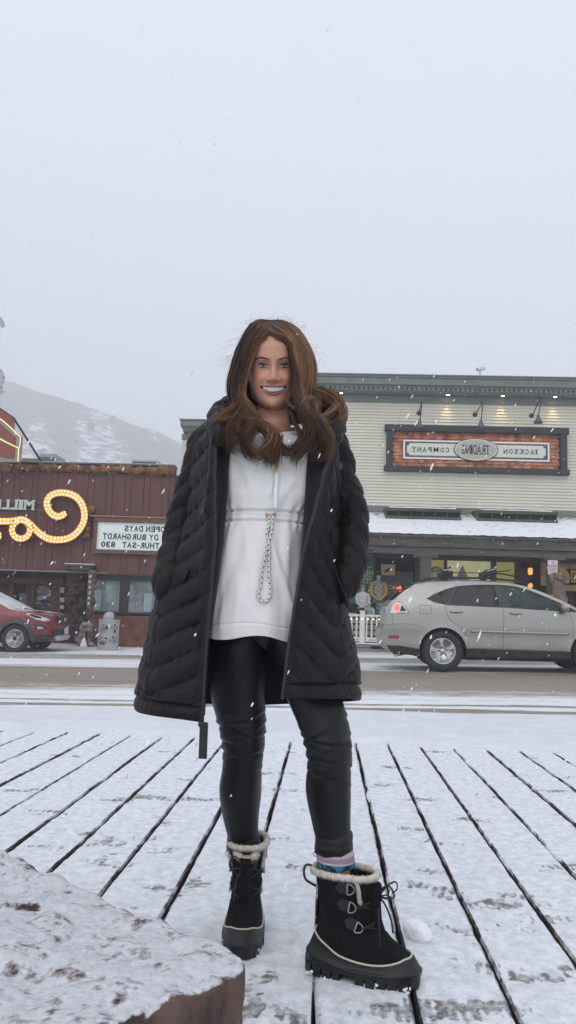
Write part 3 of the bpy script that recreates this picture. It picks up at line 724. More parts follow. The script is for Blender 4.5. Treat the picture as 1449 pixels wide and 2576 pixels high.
# carved bear clinging to the post
bw_=mat('carved_wood',(.15,.095,.065),.8,var=.35,scale=6,bump=.6,bscale=14,col2=(.17,.125,.095))
def P2(px,py,Y=21.05): return aY(px,py,Y)
b=MB().use(bw_).smooth()
cs=[(1401,1452,.07),(1402,1465,.125),(1404,1480,.155),(1407,1495,.185),(1404,1507,.20),(1404,1517,.14),(1404,1522,.05)]
b.tube([P2(x,y) for x,y,r in cs],[r for *_,r in cs],14)
t=thing('carved_bear',P2(1404,1520),'carved wooden bear climbing the porch post beneath the parking sign','statue')
b.build('body',t)
hd=P2(1407,1452,20.98); b=MB().use(bw_).smooth(); b.ball(hd,(.125,.12,.115),14,10,.15); b.ball((hd[0]-.1,hd[1],hd[2]+.1),.04); b.ball((hd[0]+.1,hd[1],hd[2]+.1),.04); b.ball((hd[0]-.02,hd[1]-.12,hd[2]-.03),(.055,.07,.045)); b.build('head',t)
b=MB().use(mat('bear_muzzle',(.36,.31,.26),.8)).smooth(); b.ball((hd[0]-.02,hd[1]-.16,hd[2]-.03),(.04,.035,.032)); b.use(blk); b.ball((hd[0]-.02,hd[1]-.195,hd[2]-.015),.013); b.ball((hd[0]-.055,hd[1]-.105,hd[2]+.03),.012); b.ball((hd[0]+.03,hd[1]-.11,hd[2]+.03),.012); b.build('muzzle',t)
for s_,x_ in ((-1,1389),(1,1420)):
    b=MB().use(bw_).smooth(); b.tube([P2(1404+8*s_,1468),P2(1404+14*s_,1460),P2(x_,1450),P2(x_-3*s_,1444,21.1)],[.075,.07,.055,.045],10); b.build('arm',t)
    b=MB().use(bw_).smooth(); b.tube([P2(1404+9*s_,1500),P2(1404+17*s_,1508),P2(1404+13*s_,1518,21.0),P2(1404+6*s_,1519,20.95)],[.10,.10,.075,.05],10); b.build('leg',t)
# right-hand shop fascia (gold) and hanging lantern
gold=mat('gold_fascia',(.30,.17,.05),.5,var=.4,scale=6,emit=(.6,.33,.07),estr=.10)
x0=aY(1361,1450,22.6)[0]
t=thing('entrance_sign',(8.2,22.6,1.9),'gold lettered wooden sign board over the dark shop entrance at the right edge','sign')
b=MB().use(mat('tan_board',(.30,.20,.11),.6,var=.3,scale=4)); za=aY(1430,1497,22.6)[2]; zb_=aY(1430,1418,22.6)[2]; b.box(x0+.5,XR,22.6,22.66,za+.12,za+.3); b.box(x0+.5,XR,22.62,22.68,zb_-.15,zb_); b.box(x0,x0+.30,22.62,22.68,za+.25,zb_+.02); b.build('frame',t)
b=MB().use(gold); el=aY(1410,1445,22.58); b.prism([(el[0]+.26*math.cos(a),22.6,el[2]-.12+.33*max(-.4,math.sin(a))) for a in np.linspace(0,2*math.pi,28,endpoint=False)],(0,-.05,0)); b.box(el[0]+.3,XR,22.57,22.6,el[2]-.22,el[2]+.14); b.build('gold_panel',t)
b=MB().use(mat('green_panel',(.03,.10,.05),.5)); b.box(el[0]+.33,XR,22.55,22.569,el[2]-.18,el[2]+.04); b.build('green_panel',t)
b=MB().use(mat('gold_letters',(.7,.5,.15),.4,emit=(.9,.6,.2),estr=.3)); put_text(b,'PIZZA',el[0]+.36,el[0]+.95,el[2]-.14,el[2]+.0,22.547,.004,.02); b.build('lettering',t)
p=aY(1334,1438,22.4); t=thing('wall_lantern',p,'small glowing orange lantern in the dark entrance','lantern')
og=mat('amber_glow',(.8,.4,.1),.4,emit=(1,.5,.12),estr=.7)
b=MB().use(og).smooth(); b.lathe([(.04,-.1),(.07,-.05),(.07,.08),(.04,.12)],p,n=10); b.build('glass',t); b=MB().use(blk); b.lathe([(.08,.11),(.05,.18),(0,.2)],p,n=10); b.lathe([(.05,-.15),(.08,-.1)],p,n=10); b.build('cap',t)
p=aY(1334,1474,22.9); t=thing('table_lamp',p,'orange glowing lamp low inside the dark entrance','lamp'); b=MB().use(og).smooth(); b.ball(p,(.07,.06,.09),10,8,.3,2); b.build('shade',t); b=MB().use(blk); b.lathe([(.05,-.3),(.02,-.27),(.02,-.08)],p,n=8); b.build('stand',t)
b=MB().use(mat('dark_red_wood',(.055,.022,.022),.7,var=.3,scale=3)); xa_=aY(1316,1480,22.9)[0]; b.box(xa_-.12,xa_+.16,22.9,23.0,.2,2.5); b.box(xa_+.9,xa_+1.0,22.9,23.0,.2,2.0); b.box(aY(1432,1480,22.9)[0],aY(1440,1480,22.9)[0],22.9,23.0,.2,1.9); b.build('entrance_post',rb)
# display behind the fence: mannequins, pictures, banner
YD=22.5
tealm=mat('teal_banner',(.03,.17,.14),.7,var=.25,scale=2,stretch=(1,1,.4)); yel=mat('banner_yellow',(.55,.55,.30),.7)
p0=aY(903,1400,YD+.3); p1=aY(939,1520,YD+.3)
t=thing('banner',(p0[0],YD+.3,p1[2]),'tall teal banner with yellow lettering beside the coat sleeve','banner')
b=MB().use(tealm).smooth(); b.grid(np.array([[(x,YD+.3+.03*math.sin(x*9+z),z) for x in np.linspace(p0[0]-.25,p1[0],12)] for z in np.linspace(p1[2],p0[2]+.08,12)])); b.build('cloth',t)
b=MB().use(yel); zc_=aY(925,1440,YD)[2]
put_text(b,'HEART',p1[0]-.64,p1[0]-.03,zc_-.08,zc_+.09,YD+.25,.004,.01); put_text(b,'TETON',p1[0]-.6,p1[0]-.05,zc_-.32,zc_-.16,YD+.25,.004,.01)
for zz in (zc_+.16,zc_-.12): b.box(p1[0]-.5,p1[0]-.04,YD+.246,YD+.25,zz,zz+.02)
b.build('lettering',t)
def picture(px0,py0,px1,py1,Y,fm,im,fw,lab,extra=None):
    a_=aY(px0,py0,Y); c_=aY(px1,py1,Y); x0,x1=a_[0],c_[0]; z1,z0=a_[2],c_[2]
    t=thing('framed_picture',((x0+x1)/2,Y,z0),lab,'picture')
    b=MB().use(fm); b.box(x0,x1,Y-.03,Y,z0,z0+fw); b.box(x0,x1,Y-.03,Y,z1-fw,z1); b.box(x0,x0+fw,Y-.03,Y,z0+fw,z1-fw); b.box(x1-fw,x1,Y-.03,Y,z0+fw,z1-fw); b.build('frame',t)
    b=MB().use(im); b.box(x0+fw,x1-fw,Y-.012,Y-.002,z0+fw,z1-fw); b.build('canvas',t)
    if extra: extra(t,x0,x1,z0,z1,Y)
def duck(t,x0,x1,z0,z1,Y):
    b=MB().use(blk); c=((x0+x1)/2,(z0+z1)/2); 
    for dx,dz,rx,rz in ((-.02,-.01,.07,.035),(.04,.045,.03,.02),(-.07,-.05,.04,.02),(.075,.05,.025,.008)): b.prism([(c[0]+dx+rx*math.cos(a)-.4*rz*math.sin(a),Y-.014,c[1]+dz+rz*math.sin(a)+.4*rx*math.cos(a)) for a in np.linspace(0,2*math.pi,12,endpoint=False)],(0,-.002,0))
    b.build('bird_drawing',t)
picture(957,1418,995,1450,YD+.5,mat('dark_frame',(.06,.035,.03),.5),mat('orange_print',(.62,.40,.22),.6,var=.08,scale=3),.02,'orange print of a flying bird in a thin dark frame on the corrugated wall',duck)
picture(974,1467,1012,1500,YD+.45,mat('grey_wood_frame',(.18,.16,.14),.7),mat('landscape_painting',(.04,.045,.05),.6,var=.3,scale=7,col2=(.30,.22,.07),stretch=(.5,1,2.4),sharp=True),.06,'landscape painting in a broad grey wooden frame beside the yellow shirt')
p0=aY(945,1512,YD-.3); p1=aY(983,1542,YD-.3); t=thing('chalk_board',(p0[0],YD-.3,p1[2]),'teal shop board with pale writing below the yellow shirt','board')
b=MB().use(mat('teal_board',(.025,.11,.12),.6,var=.2,scale=4)); b.box(p0[0],p1[0],YD-.3,YD-.26,p1[2]-.1,p0[2]); b.build('board',t)
b=MB().use(yel); 
for i,(a_,c_) in enumerate(((.15,.9),(.1,.95),(.2,.8))): b.add([(lerp(p0[0],p1[0],a_+(c_-a_)*k/9.),YD-.305,p0[2]-.1-.11*i+.012*math.sin(k*2.3+i)+dz) for dz in (0,.018) for k in range(10)],[(k,k+1,11+k,10+k) for k in range(9)])
b.build('chalk_lines',t)
def mannequin(px,py,s,Y,mt,mc,lab,arms=True,hatm=None,slv=None):
    c=Vector(aY(px,py,Y)); t=thing('mannequin',(c.x,Y,c.z-.55*s),lab,'mannequin')
    b=MB().use(mt).smooth(); rows=[]
    for z,w_,d_ in ((-.42,.15,.10),(-.3,.15,.10),(-.1,.165,.11),(.05,.18,.115),(.14,.17,.10),(.19,.09,.07),(.2,.05,.05)):
        rows.append([(c.x+w_*s*math.cos(a),Y+d_*s*math.sin(a),c.z+z*s) for a in np.linspace(0,2*math.pi,20,endpoint=False)])
    b.grid(np.array(rows),wrapu=True); b.build('shirt',t)
    b=MB().use(mc).smooth(); b.lathe([(.045*s,.17*s),(.04*s,.26*s)],c,n=10); b.ball((c.x,Y-.02,c.z+.31*s),(.065*s,.075*s,.09*s)); b.build('head',t)
    b=MB().use(hatm or mc).smooth(); b.lathe([(.08*s,0),(.078*s,.04*s),(.05*s,.085*s),(0,.10*s)],(c.x,Y-.02,c.z+.335*s),n=14); b.prism([(c.x+.07*s*math.cos(a),Y-.06+.12*s*math.sin(a)*-1,c.z+.335*s) for a in np.linspace(0,math.pi,9)],(0,0,.012)); b.build('cap',t)
    for sg_ in ((-1,1) if arms else ()):
        b=MB().use(slv or mc).smooth(); b.tube([(c.x+.15*s*sg_,Y,c.z+.13*s),(c.x+.215*s*sg_,Y-.02,c.z-.03*s),(c.x+.19*s*sg_,Y-.1*s,c.z-.2*s),(c.x+.02*s*sg_,Y-.22*s,c.z-.36*s)],[.06*s,.052*s,.042*s,.03*s],10); b.build('arm',t)
ysh=mat('mustard_shirt',(.50,.30,.07),.8,var=.1); ggr=mat('grey_print_shirt',(.12,.12,.10),.8,var=.5,scale=18,col2=(.3,.29,.25)); wsh=mat('white_shirt',(.5,.5,.5),.8,var=.12,scale=9); skm=mat('mannequin_cream',(.5,.42,.30),.6); 
mannequin(952,1478,1.05,YD-.1,ggr,skm,'mannequin in a grey shirt with yellow sleeves and a black cap by the landscape painting',True,blk,ysh)
mannequin(913,1503,.85,YD-.45,wsh,skm,'white shirted mannequin with a grey cap in front of the teal banner',True,mat('grey_cap',(.2,.19,.18),.8),wsh)
mannequin(929,1537,.6,YD-.7,mat('blue_grey_shirt',(.26,.28,.34),.8,var=.3,scale=14),mat('mannequin_white',(.5,.48,.45),.6),'small pale mannequin just above the fence rail beside the white post',True)
p=aY(909,1528,YD-.8); t=thing('sun_hat',p,'straw hat on a dark stand behind the fence post','hat'); b=MB().use(mat('straw',(.5,.44,.28),.8)).smooth(); b.lathe([(.12,0),(.10,.012),(.055,.02),(.05,.07),(0,.085)],p,n=18); b.build('hat_body',t); b=MB().use(blk); b.lathe([(.10,-.35),(.14,-.1),(.05,-.02)],p,n=12); b.build('stand',t)

# ================================================================ left building (maroon boards, marquee bulbs)
YL=23.5; XL0=-15.; XL1=-4.95; ZT=5.47; ZB=2.02
maro=mat('maroon_boards',(.118,.046,.039),.7,var=.18,scale=1.5,stretch=(2,1,.35),bump=.2,bscale=30)
lb=thing('bar_building',(-9,YL,-.25),'dark maroon board fronted bar with burl log trim and a recessed entrance','building')
b=MB().use(maro); x=XL0; k=0
while x<XL1:
    w_=.40 if k%2 else .205; w_=min(w_,XL1-x)
    b.box(x+.008,x+w_-.008,YL-.02-.006*(k%3),YL+.05,ZB,ZT-.3); x+=w_; k+=1
b.use(mat('maroon_gap',(.03,.012,.012),.9)); b.box(XL0,XL1,YL,YL+.2,ZB,ZT); b.build('board_front',lb)
b=MB().use(mat('parapet_metal',(.10,.11,.115),.5)); b.box(XL0,XL1,YL-.16,YL+.3,ZT-.02,ZT+.03); b.build('parapet_cap',lb)
b=MB().use(snow); b.box(XL0,XL1,YL-.1,YL+.25,ZT+.031,ZT+.05); b.build('parapet_snow',lb)
burl=mat('burl_wood',(.085,.035,.02),.8,var=.4,scale=4,bump=.8,bscale=12,col2=(.24,.10,.035))
def burl_run(b,p0,p1,r0,n,seed,nz=.5):
    p0=Vector(p0);p1=Vector(p1); R_=random.Random(seed)
    pts=[p0.lerp(p1,i/24.) for i in range(25)]; b.tube([q_+Vector((0,0,.02*R_.uniform(-1,1))) for q_ in pts],[r0*(.75+.25*R_.random()) for _ in pts],10)
    for i in range(n):
        q_=p0.lerp(p1,R_.random()); r=r0*R_.uniform(.5,1.15); a=R_.uniform(0,6.28)
        ax=(p1-p0).normalized(); u=ax.orthogonal().normalized(); w_=ax.cross(u)
        q_=q_+(u*math.cos(a)+w_*math.sin(a))*r0*.55; b.ball(q_,(r,r*.8,r),10,7,nz,seed*100+i)
b=MB().use(burl).smooth(); burl_run(b,(XL0,YL-.1,ZT-.17),(XL1,YL-.1,ZT-.17),.12,190,3); b.build('log_trim',lb)
b=MB().use(mat('maroon_lintel',(.10,.036,.034),.7,var=.1,scale=2)); b.box(XL0,XL1,YL-.03,YL+.3,ZB-.06,ZB-.002)
b.build('lintel',lb)
b=MB().use(mat('light_strip',(.3,.3,.3),.5)); b.box(XL0,-6.9,YL-.06,YL-.03,ZB-.03,ZB-.005); b.build('drip_edge',lb)
drkbr=mat('dark_brown_wall',(.045,.02,.017),.8,var=.4,scale=5,bump=.5)
YR=24.6
b=MB().use(drkbr); b.box(XL0,XL1,YR,YR+.1,-.4,2.3); b.box(XL0,XL1,YL+.3,YR,2.05,2.1); b.box(XL0,XL1,YR+.1,YR+8,-.4,5.4); b.build('recessed_wall',lb)
def L6(x,y): return (x*.28702,1173.9+y*.28702)
rstone=mat('red_stone',(.115,.042,.03),.85,var=.3,scale=4,bump=.9,bscale=8,col2=(.15,.06,.045))
a_=aY(*L6(800,1290),YL+.2); c_=aY(*L6(1400,1290),YL+.2)
b=MB().use(rstone); b.box(a_[0],XL1,YL+.05,YL+.4,-.35,a_[2]-.02); bevel(b.build('lower_wall',lb),.02)
# stone pile wall left of the burl post
b=MB().use(mat('dark_stone',(.06,.03,.026),.85,var=.35,scale=5,bump=.7)).smooth()
for i in range(70):
    q_=aY(*L6(rnd.uniform(605,735),rnd.uniform(950,1530)),YL+.35); b.ball(q_,(.13,.12,.09),9,6,.5,i)
b.build('rubble_pier',lb)
# show window
wint=mat('window_reflection',(.06,.075,.085),.12,var=.6,scale=1.8,col2=(.17,.20,.21),sharp=False,spec=.6,detail=5)
x0=aY(*L6(812,1130),YL+.25)[0]; z1=aY(*L6(1050,1000),YL+.25)[2]; z0=aY(*L6(1050,1272),YL+.25)[2]
b=MB().use(mat('window_frame_dark',(.02,.015,.015),.5)); b.box(x0-.06,XL1,YL+.12,YL+.3,z0-.06,z0); b.box(x0-.06,XL1,YL+.1,YL+.3,z1,z1+.35); b.box(x0-.06,x0,YL+.12,YL+.3,z0,z1)
xm0=aY(*L6(1052,1130),YL+.2)[0]; xm1=aY(*L6(1128,1130),YL+.2)[0]; b.box(xm0,xm1,YL+.12,YL+.3,z0,z1); o=b.build('show_window',lb)
b=MB().use(wint); b.box(x0,xm0,YL+.22,YL+.23,z0,z1); b.box(xm1,XL1,YL+.22,YL+.23,z0,z1); b.build('glass',o)
b=MB().use(mat('window_teal_item',(.25,.36,.36),.3)); b.box(x0+.02,x0+.30,YL+.19,YL+.21,z0+.02,z0+.65); b.build('display_card',o); b=MB().use(mat('window_teal_item',(.25,.36,.36),.3)); b.box(xm1+.5,xm1+.75,YL+.19,YL+.21,z0+.03,z0+.6); b.build('display_card',o)
# door with an arched window
dw=mat('door_wood',(.085,.035,.022),.7,var=.3,scale=3,stretch=(2,1,.4))
xa_=aY(*L6(262,1100),YR-.1)[0]; xb_=aY(*L6(520,1100),YR-.1)[0]; zt_=aY(*L6(380,985),YR-.1)[2]
b=MB().use(dw); b.box(xa_-.1,xa_,YR-.14,YR-.01,-.4,zt_+.1); b.box(xb_,xb_+.1,YR-.14,YR-.01,-.4,zt_+.1); b.box(xa_,xb_,YR-.14,YR-.01,zt_,zt_+.1); b.box(xa_,xb_,YR-.1,YR-.01,-.4,zt_); dr=bevel(b.build('door',lb),.01)
gx0=aY(*L6(300,1100),YR-.12)[0]; gx1=aY(*L6(448,1100),YR-.12)[0]; gz0=aY(*L6(375,1218),YR-.12)[2]; gz1=aY(*L6(375,1045),YR-.12)[2]; r=(gx1-gx0)/2
arch=[(gx0,YR-.105,gz0),(gx1,YR-.105,gz0)]+[(gx0+r+r*math.cos(a),YR-.105,gz1-r*.8+r*.8*math.sin(a)) for a in np.linspace(0,math.pi,12)]
b=MB().use(mat('door_glass',(.05,.05,.05),.1,var=.6,scale=4,stretch=(.6,1,2),col2=(.20,.20,.20),spec=.8,sharp=True)); b.prism(arch,(0,-.01,0)); b.build('arched_glass',dr)
b=MB().use(mat('brass',(.4,.28,.1),.35,metal=.9)); b.tube([(xb_-.12,YR-.16,.3),(xb_-.12,YR-.16,.75)],.02,8); b.build('handle',dr)
pw=mat('poster_white',(.42,.45,.47),.6,var=.4,scale=16,sharp=True)
for (px,py,w_,h_,lab) in ((545,1082,17,25,'pale rounded poster at the top beside the bar door'),(545,1168,18,20,'middle white notice beside the bar door'),(543,1232,14,18,'lowest square white notice beside the bar door')):
    a_=aY(*L6(px-w_,py-h_),YR-.15); c_=aY(*L6(px+w_,py+h_),YR-.15); b=MB().use(pw); b.prism(rrect(a_[0],c_[0],c_[2],a_[2],.02,YR-.15),(0,-.006,0)); tag(b.build('poster'),lab,'poster','notices beside the bar door')
a_=aY(*L6(165,1110),YR-.1); b=MB().use(mat('side_glass',(.08,.09,.1),.1,var=.5,scale=3)); b.box(a_[0]-.02,a_[0]+.3,YR-.03,YR-.01,.0,a_[2]); b.build('side_window',lb)
b=MB().use(dw); b.box(a_[0]-.25,a_[0]-.1,YR-.3,YR-.05,-.4,2.0); b.box(a_[0]+.45,a_[0]+.6,YR-.3,YR-.05,-.4,2.0); b.box(XL0,xb_+.2,YR-.4,YR-.05,1.62,1.8); b.build('door_frame',lb)
# small ledge with snow over the pier
a_=aY(*L6(565,852),YL-.3); c_=aY(*L6(828,862),YL-.3)
b=MB().use(mat('ledge_metal',(.09,.085,.085),.5)); b.box(a_[0],c_[0],YL-.4,YL-.03,a_[2]-.05,a_[2]); b.box(a_[0]+.2,c_[0]-.15,YL-.3,YL-.03,a_[2]-.16,a_[2]-.05); o=b.build('ledge',lb)
b=MB().use(snow); b.box(a_[0]+.02,c_[0]-.02,YL-.38,YL-.05,a_[2]+.001,a_[2]+.02); b.build('ledge_snow',o)
# burl post + pole
c0=aY(*L6(752,1560),YL-.5); 
t=thing('burl_post',(c0[0],YL-.5,-.25),'knobbly burl wood post with a boulder-like base under the bar fascia','post')
bpm=mat('burl_post_wood',(.085,.045,.035),.8,var=.4,scale=5,bump=.8,bscale=14,col2=(.20,.12,.09)); b=MB().use(bpm).smooth()
burl_run(b,(c0[0]+.02,YL-.45,-.2),(c0[0]+.03,YL-.3,2.0),.085,70,9,.5); b.build('trunk',t)
bs=mat('burl_base',(.13,.085,.07),.85,var=.4,scale=5,bump=.8,bscale=12,col2=(.27,.22,.20)); b=MB().use(bs).smooth()
for i in range(34):
    u=rnd.random(); b.ball((c0[0]+rnd.uniform(-.3,.3)*(1-u*.7),YL-.55+rnd.uniform(-.2,.2),-.22+u*.62),(.13,.12,.10),10,7,.5,i+50)
b.build('base',t)
q0=aY(*L6(760,1560),YL-.9); q1=aY(*L6(800,890),YL-.35); q2=aY(*L6(772,1240),YL-.6)
t=thing('sign_pole',(q0[0],YL-.9,-.27),'thin dark pole with small vertical white letters beside the burl post','pole')
b=MB().use(blk).smooth(); b.tube([(q0[0]-.02,YL-.9,-.27),q2,q1],[.035,.035,.03],8); b.build('shaft',t)
b=MB().use(mat('pole_board',(.07,.07,.06),.6)); b.beam((q2[0]+.02,q2[1]-.03,q2[2]),(q1[0],q1[1]-.03,q1[2]-.05),.13,.02,(0,-1,0)); b.build('board',t)
b=MB().use(off)
for i,ch in enumerate('SALOON'): 
    f_=.08+i*.135; cx=lerp(q2[0]+.02,q1[0],f_); cz_=lerp(q2[2],q1[2],f_); put_text(b,ch,cx-.035,cx+.035,cz_,cz_+.085,lerp(q2[1],q1[1],f_)-.045,.004,.02)
b.build('lettering',t)
b=MB().use(snow).smooth(); b.lathe([(.13,0),(.09,.1),(.04,.25),(0,.3)],(q0[0]-.06,YL-1.0,-.27),n=12); b.build('snow_heap',t)
# ---------------------------------------------------------------- trash can
cx,cy=-6.22,21.6; z0=-.27
t=thing('litter_bin',(cx,cy,z0),'pale grey metal litter bin with a cut-out twig pattern and dome lid','litter bin')
gm=mat('bin_metal',(.36,.35,.36),.45,var=.1,scale=5); R_=.285; Hb=.80
# cut-out shell: grid with holes given by a random line pattern
nA,nZ=150,84; RR=random.Random(11)
def hole(a,z):
    for (a0,a1) in ((-2.5,-1.35),(-1.15,-.35),(-4.3,-2.9),(.1,1.4)):
        for (zz0,zz1) in ((.12,.36),(.46,.70)):
            if a0<a<a1 and zz0<z<zz1:
                am=(a0+a1)/2; e=((a-am)/((a1-a0)/2))**2+((z-(zz0+zz1)/2)/.125)**2
                if e>1: return False
                for k in range(9):
                    r_=random.Random(int(am*10)*31+k+int(zz0*100)); th=r_.uniform(0,3.14); d_=r_.uniform(-.11,.11)
                    if abs((a-am)*R_*math.cos(th)+(z-(zz0+zz1)/2)*math.sin(th)-d_)<.0115: return False
                return True
    return False
vs=[];fs=[]
for i in range(nZ+1):
    for j in range(nA): a=-math.pi*2*j/nA+math.pi*.5; vs.append((cx+R_*math.cos(a),cy+R_*math.sin(a),z0+.03+Hb*i/nZ))
for i in range(nZ):
    for j in range(nA):
        a=-math.pi*2*(j+.5)/nA+math.pi*.5; a=(a+math.pi*2) if a<-4.5 else a
        if not hole(a,Hb*(i+.5)/nZ): fs.append((i*nA+j,i*nA+(j+1)%nA,(i+1)*nA+(j+1)%nA,(i+1)*nA+j))
b=MB().use(gm).smooth(); b.add(vs,fs); o=b.build('shell',t); m=o.modifiers.new('s','SOLIDIFY'); m.thickness=.006
b=MB().use(mat('bin_liner',(.02,.02,.022),.6)).smooth(); b.lathe([(R_-.05,.03),(R_-.05,.8)],(cx,cy,z0),n=28); b.build('liner',t)
b=MB().use(gm).smooth(); b.lathe([(R_+.01,0),(R_+.012,.04),(R_,.045)],(cx,cy,z0),n=36); b.lathe([(R_,.81),(R_+.022,.82),(R_+.022,.845),(R_-.02,.86),(.2,.862)],(cx,cy,z0),n=36); b.build('rim',t)
b=MB().use(gm).smooth(); prof=[(.185,.86),(.185,.9),(.17,.98),(.13,1.04),(.07,1.075),(0,1.085)]
vs=[];n=28
for r,h in prof:
    for j in range(n): a=2*math.pi*j/n; vs.append((cx+r*math.cos(a),cy+r*math.sin(a),z0+h))
fs=[(i*n+j,i*n+(j+1)%n,(i+1)*n+(j+1)%n,(i+1)*n+j) for i in range(5) for j in range(n) if not (i<3 and (j<4 or j>n-3))]
b.add(vs,fs); o=b.build('dome_lid',t); m=o.modifiers.new('s','SOLIDIFY'); m.thickness=.008
b=MB().use(darkint).smooth(); b.lathe([(.16,.86),(.15,.97),(.06,1.05),(0,1.06)],(cx,cy,z0),n=20); b.build('opening',t)
# ---------------------------------------------------------------- letter board
def R6(x0,y0,x1,y1,Y):
    a=aY(*L6(x0,y0),Y); c=aY(*L6(x1,y1),Y); return a[0],c[0],c[2],a[2]
YB=YL-.12
x0,_,_=aY(*L6(868,600),YB); z1=aY(*L6(1100,505),YB)[2]; z0=aY(*L6(1100,722),YB)[2]; x1=XL1+.35
t=thing('letter_board',((x0+x1)/2,YL,z0),'white changeable letter board with three lines of black mirrored letters','sign')
frm=mat('board_frame',(.13,.06,.04),.5,var=.2); b=MB().use(frm)
b.box(x0-.16,x1+.1,YB-.06,YL-.03,z0-.16,z0-.04); b.box(x0-.16,x1+.1,YB-.10,YL-.03,z1+.06,z1+.2); b.box(x0-.16,x0-.05,YB-.06,YL-.03,z0-.04,z1+.06); b.box(x0-.3,x1+.1,YB-.14,YL-.03,z1+.2,z1+.25); b.use(mat('gold_line',(.4,.28,.14),.4)); b.box(x0-.3,x1+.1,YB-.145,YB-.14,z1+.215,z1+.235); bevel(b.build('frame',t),.008)
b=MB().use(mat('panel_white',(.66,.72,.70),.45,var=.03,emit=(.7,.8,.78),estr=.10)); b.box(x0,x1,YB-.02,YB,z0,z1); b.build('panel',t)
b=MB().use(mat('white_edge',(.6,.62,.6),.4)); b.box(x0-.05,x1+.02,YB-.04,YB,z1,z1+.05); b.box(x0-.05,x1+.02,YB-.04,YB,z0-.035,z0); b.box(x0-.05,x0,YB-.04,YB,z0,z1)
for k in (1,2): zz=lerp(z0,z1,k/3); b.box(x0,x1,YB-.026,YB-.02,zz-.006,zz+.006)
b.build('letter_rail',t)
ink2=mat('letter_black',(.02,.03,.03),.5)
rowh=(z1-z0)/3; xs_=lambda v_: aY(*L6(v_,620),YB)[0]
for i,(w_,va,vb) in enumerate((('OPEN DAYS',1445,1085),('DY BURGHARDT',1372+20,898),('THUR-SAT',1405,1075))):
    zz=z1-rowh*(i+1)+rowh*.14; letters(w_,xs_(va),xs_(vb),zz,zz+rowh*.70,YB-.021,.035,t,ink2,False,.14)
zz=z1-rowh*3+rowh*.14; letters('830',xs_(1020),xs_(888),zz,zz+rowh*.70,YB-.021,.035,t,ink2,False,.14)
# small white mirrored letters MILLION
t=thing('letter_sign',aY(*L6(150,375),YL-.1),'row of pale cut-out serif letters on the maroon wall left of the bulb scroll','sign')
wl_=mat('pale_letters',(.50,.56,.50),.5,var=.15,scale=20)
xr=aY(*L6(302,330),YL-.1)[0]; z0=aY(*L6(150,378),YL-.1)[2]; z1=aY(*L6(150,290),YL-.1)[2]; zs=[]
u_=aY(*L6(302,330),YL)[0]-aY(*L6(215,330),YL)[0]
x=xr
for c,w_ in zip('MILLION',(1.0,.42,.72,.72,.42,1,1)):
    b=MB().use(wl_); ww=u_*w_; put_text(b,c,x-ww,x,z0,z1,YL-.08,.05,.03)
    for zz in ((z0,z1-.035) if c!='L' else (z0,z1-.035)):
        for xx in ((x-ww+.03,x-.03) if c in 'MN' else ((x-ww/2,) if c=='I' else (x-.04,))): b.box(xx-.06,xx+.06,YL-.132,YL-.085,zz,zz+.035)
    b.build('letter',t); x-=ww+u_*.12
b=MB().use(mat('letter_rail',(.2,.16,.15),.5)); b.box(x,xr+.55,YL-.07,YL-.055,z1-.07,z1-.05); b.box(x,xr+.5,YL-.07,YL-.055,z0+.02,z0+.04); b.build('mounting_rail',t)
# ---------------------------------------------------------------- bulb scroll
def ctr(pts,n=10,closed=False):
    w_=[aY(*L6(x,y),YL-.22) for x,y in pts]; return np.array(spline([(p[0],p[2]) for p in w_],n,closed))
main=[(578,412),(520,438),(465,420),(428,375),(415,320),(435,268),(485,238),(550,230),(620,242),(680,275),(722,330),(742,395),(742,460),(718,525),(672,585),(605,628),(525,642),(440,635),(370,600),(310,548),(262,500),(222,474),(180,466),(110,478),(50,480),(-40,480),(-110,490)]
loop=[(262+math.cos(a)*0-72+78*math.cos(a),555+78*math.sin(a)) for a in np.linspace(-math.pi*.30,math.pi*1.35,12)]
t=thing('bulb_scroll_sign',aY(*L6(560,650),YL-.2),'orange metal scroll lettering outlined with two rows of glowing bulbs','sign')
face=mat('scroll_face',(.60,.33,.12),.5,emit=(1,.52,.16),estr=.30,var=.06); edge=mat('scroll_edge',(.18,.09,.07),.5); red=mat('scroll_red_edge',(.5,.07,.02),.5,emit=(1,.12,.03),estr=.3)  # bulb light falling on the scroll face is put in as emission
bulbs=[]
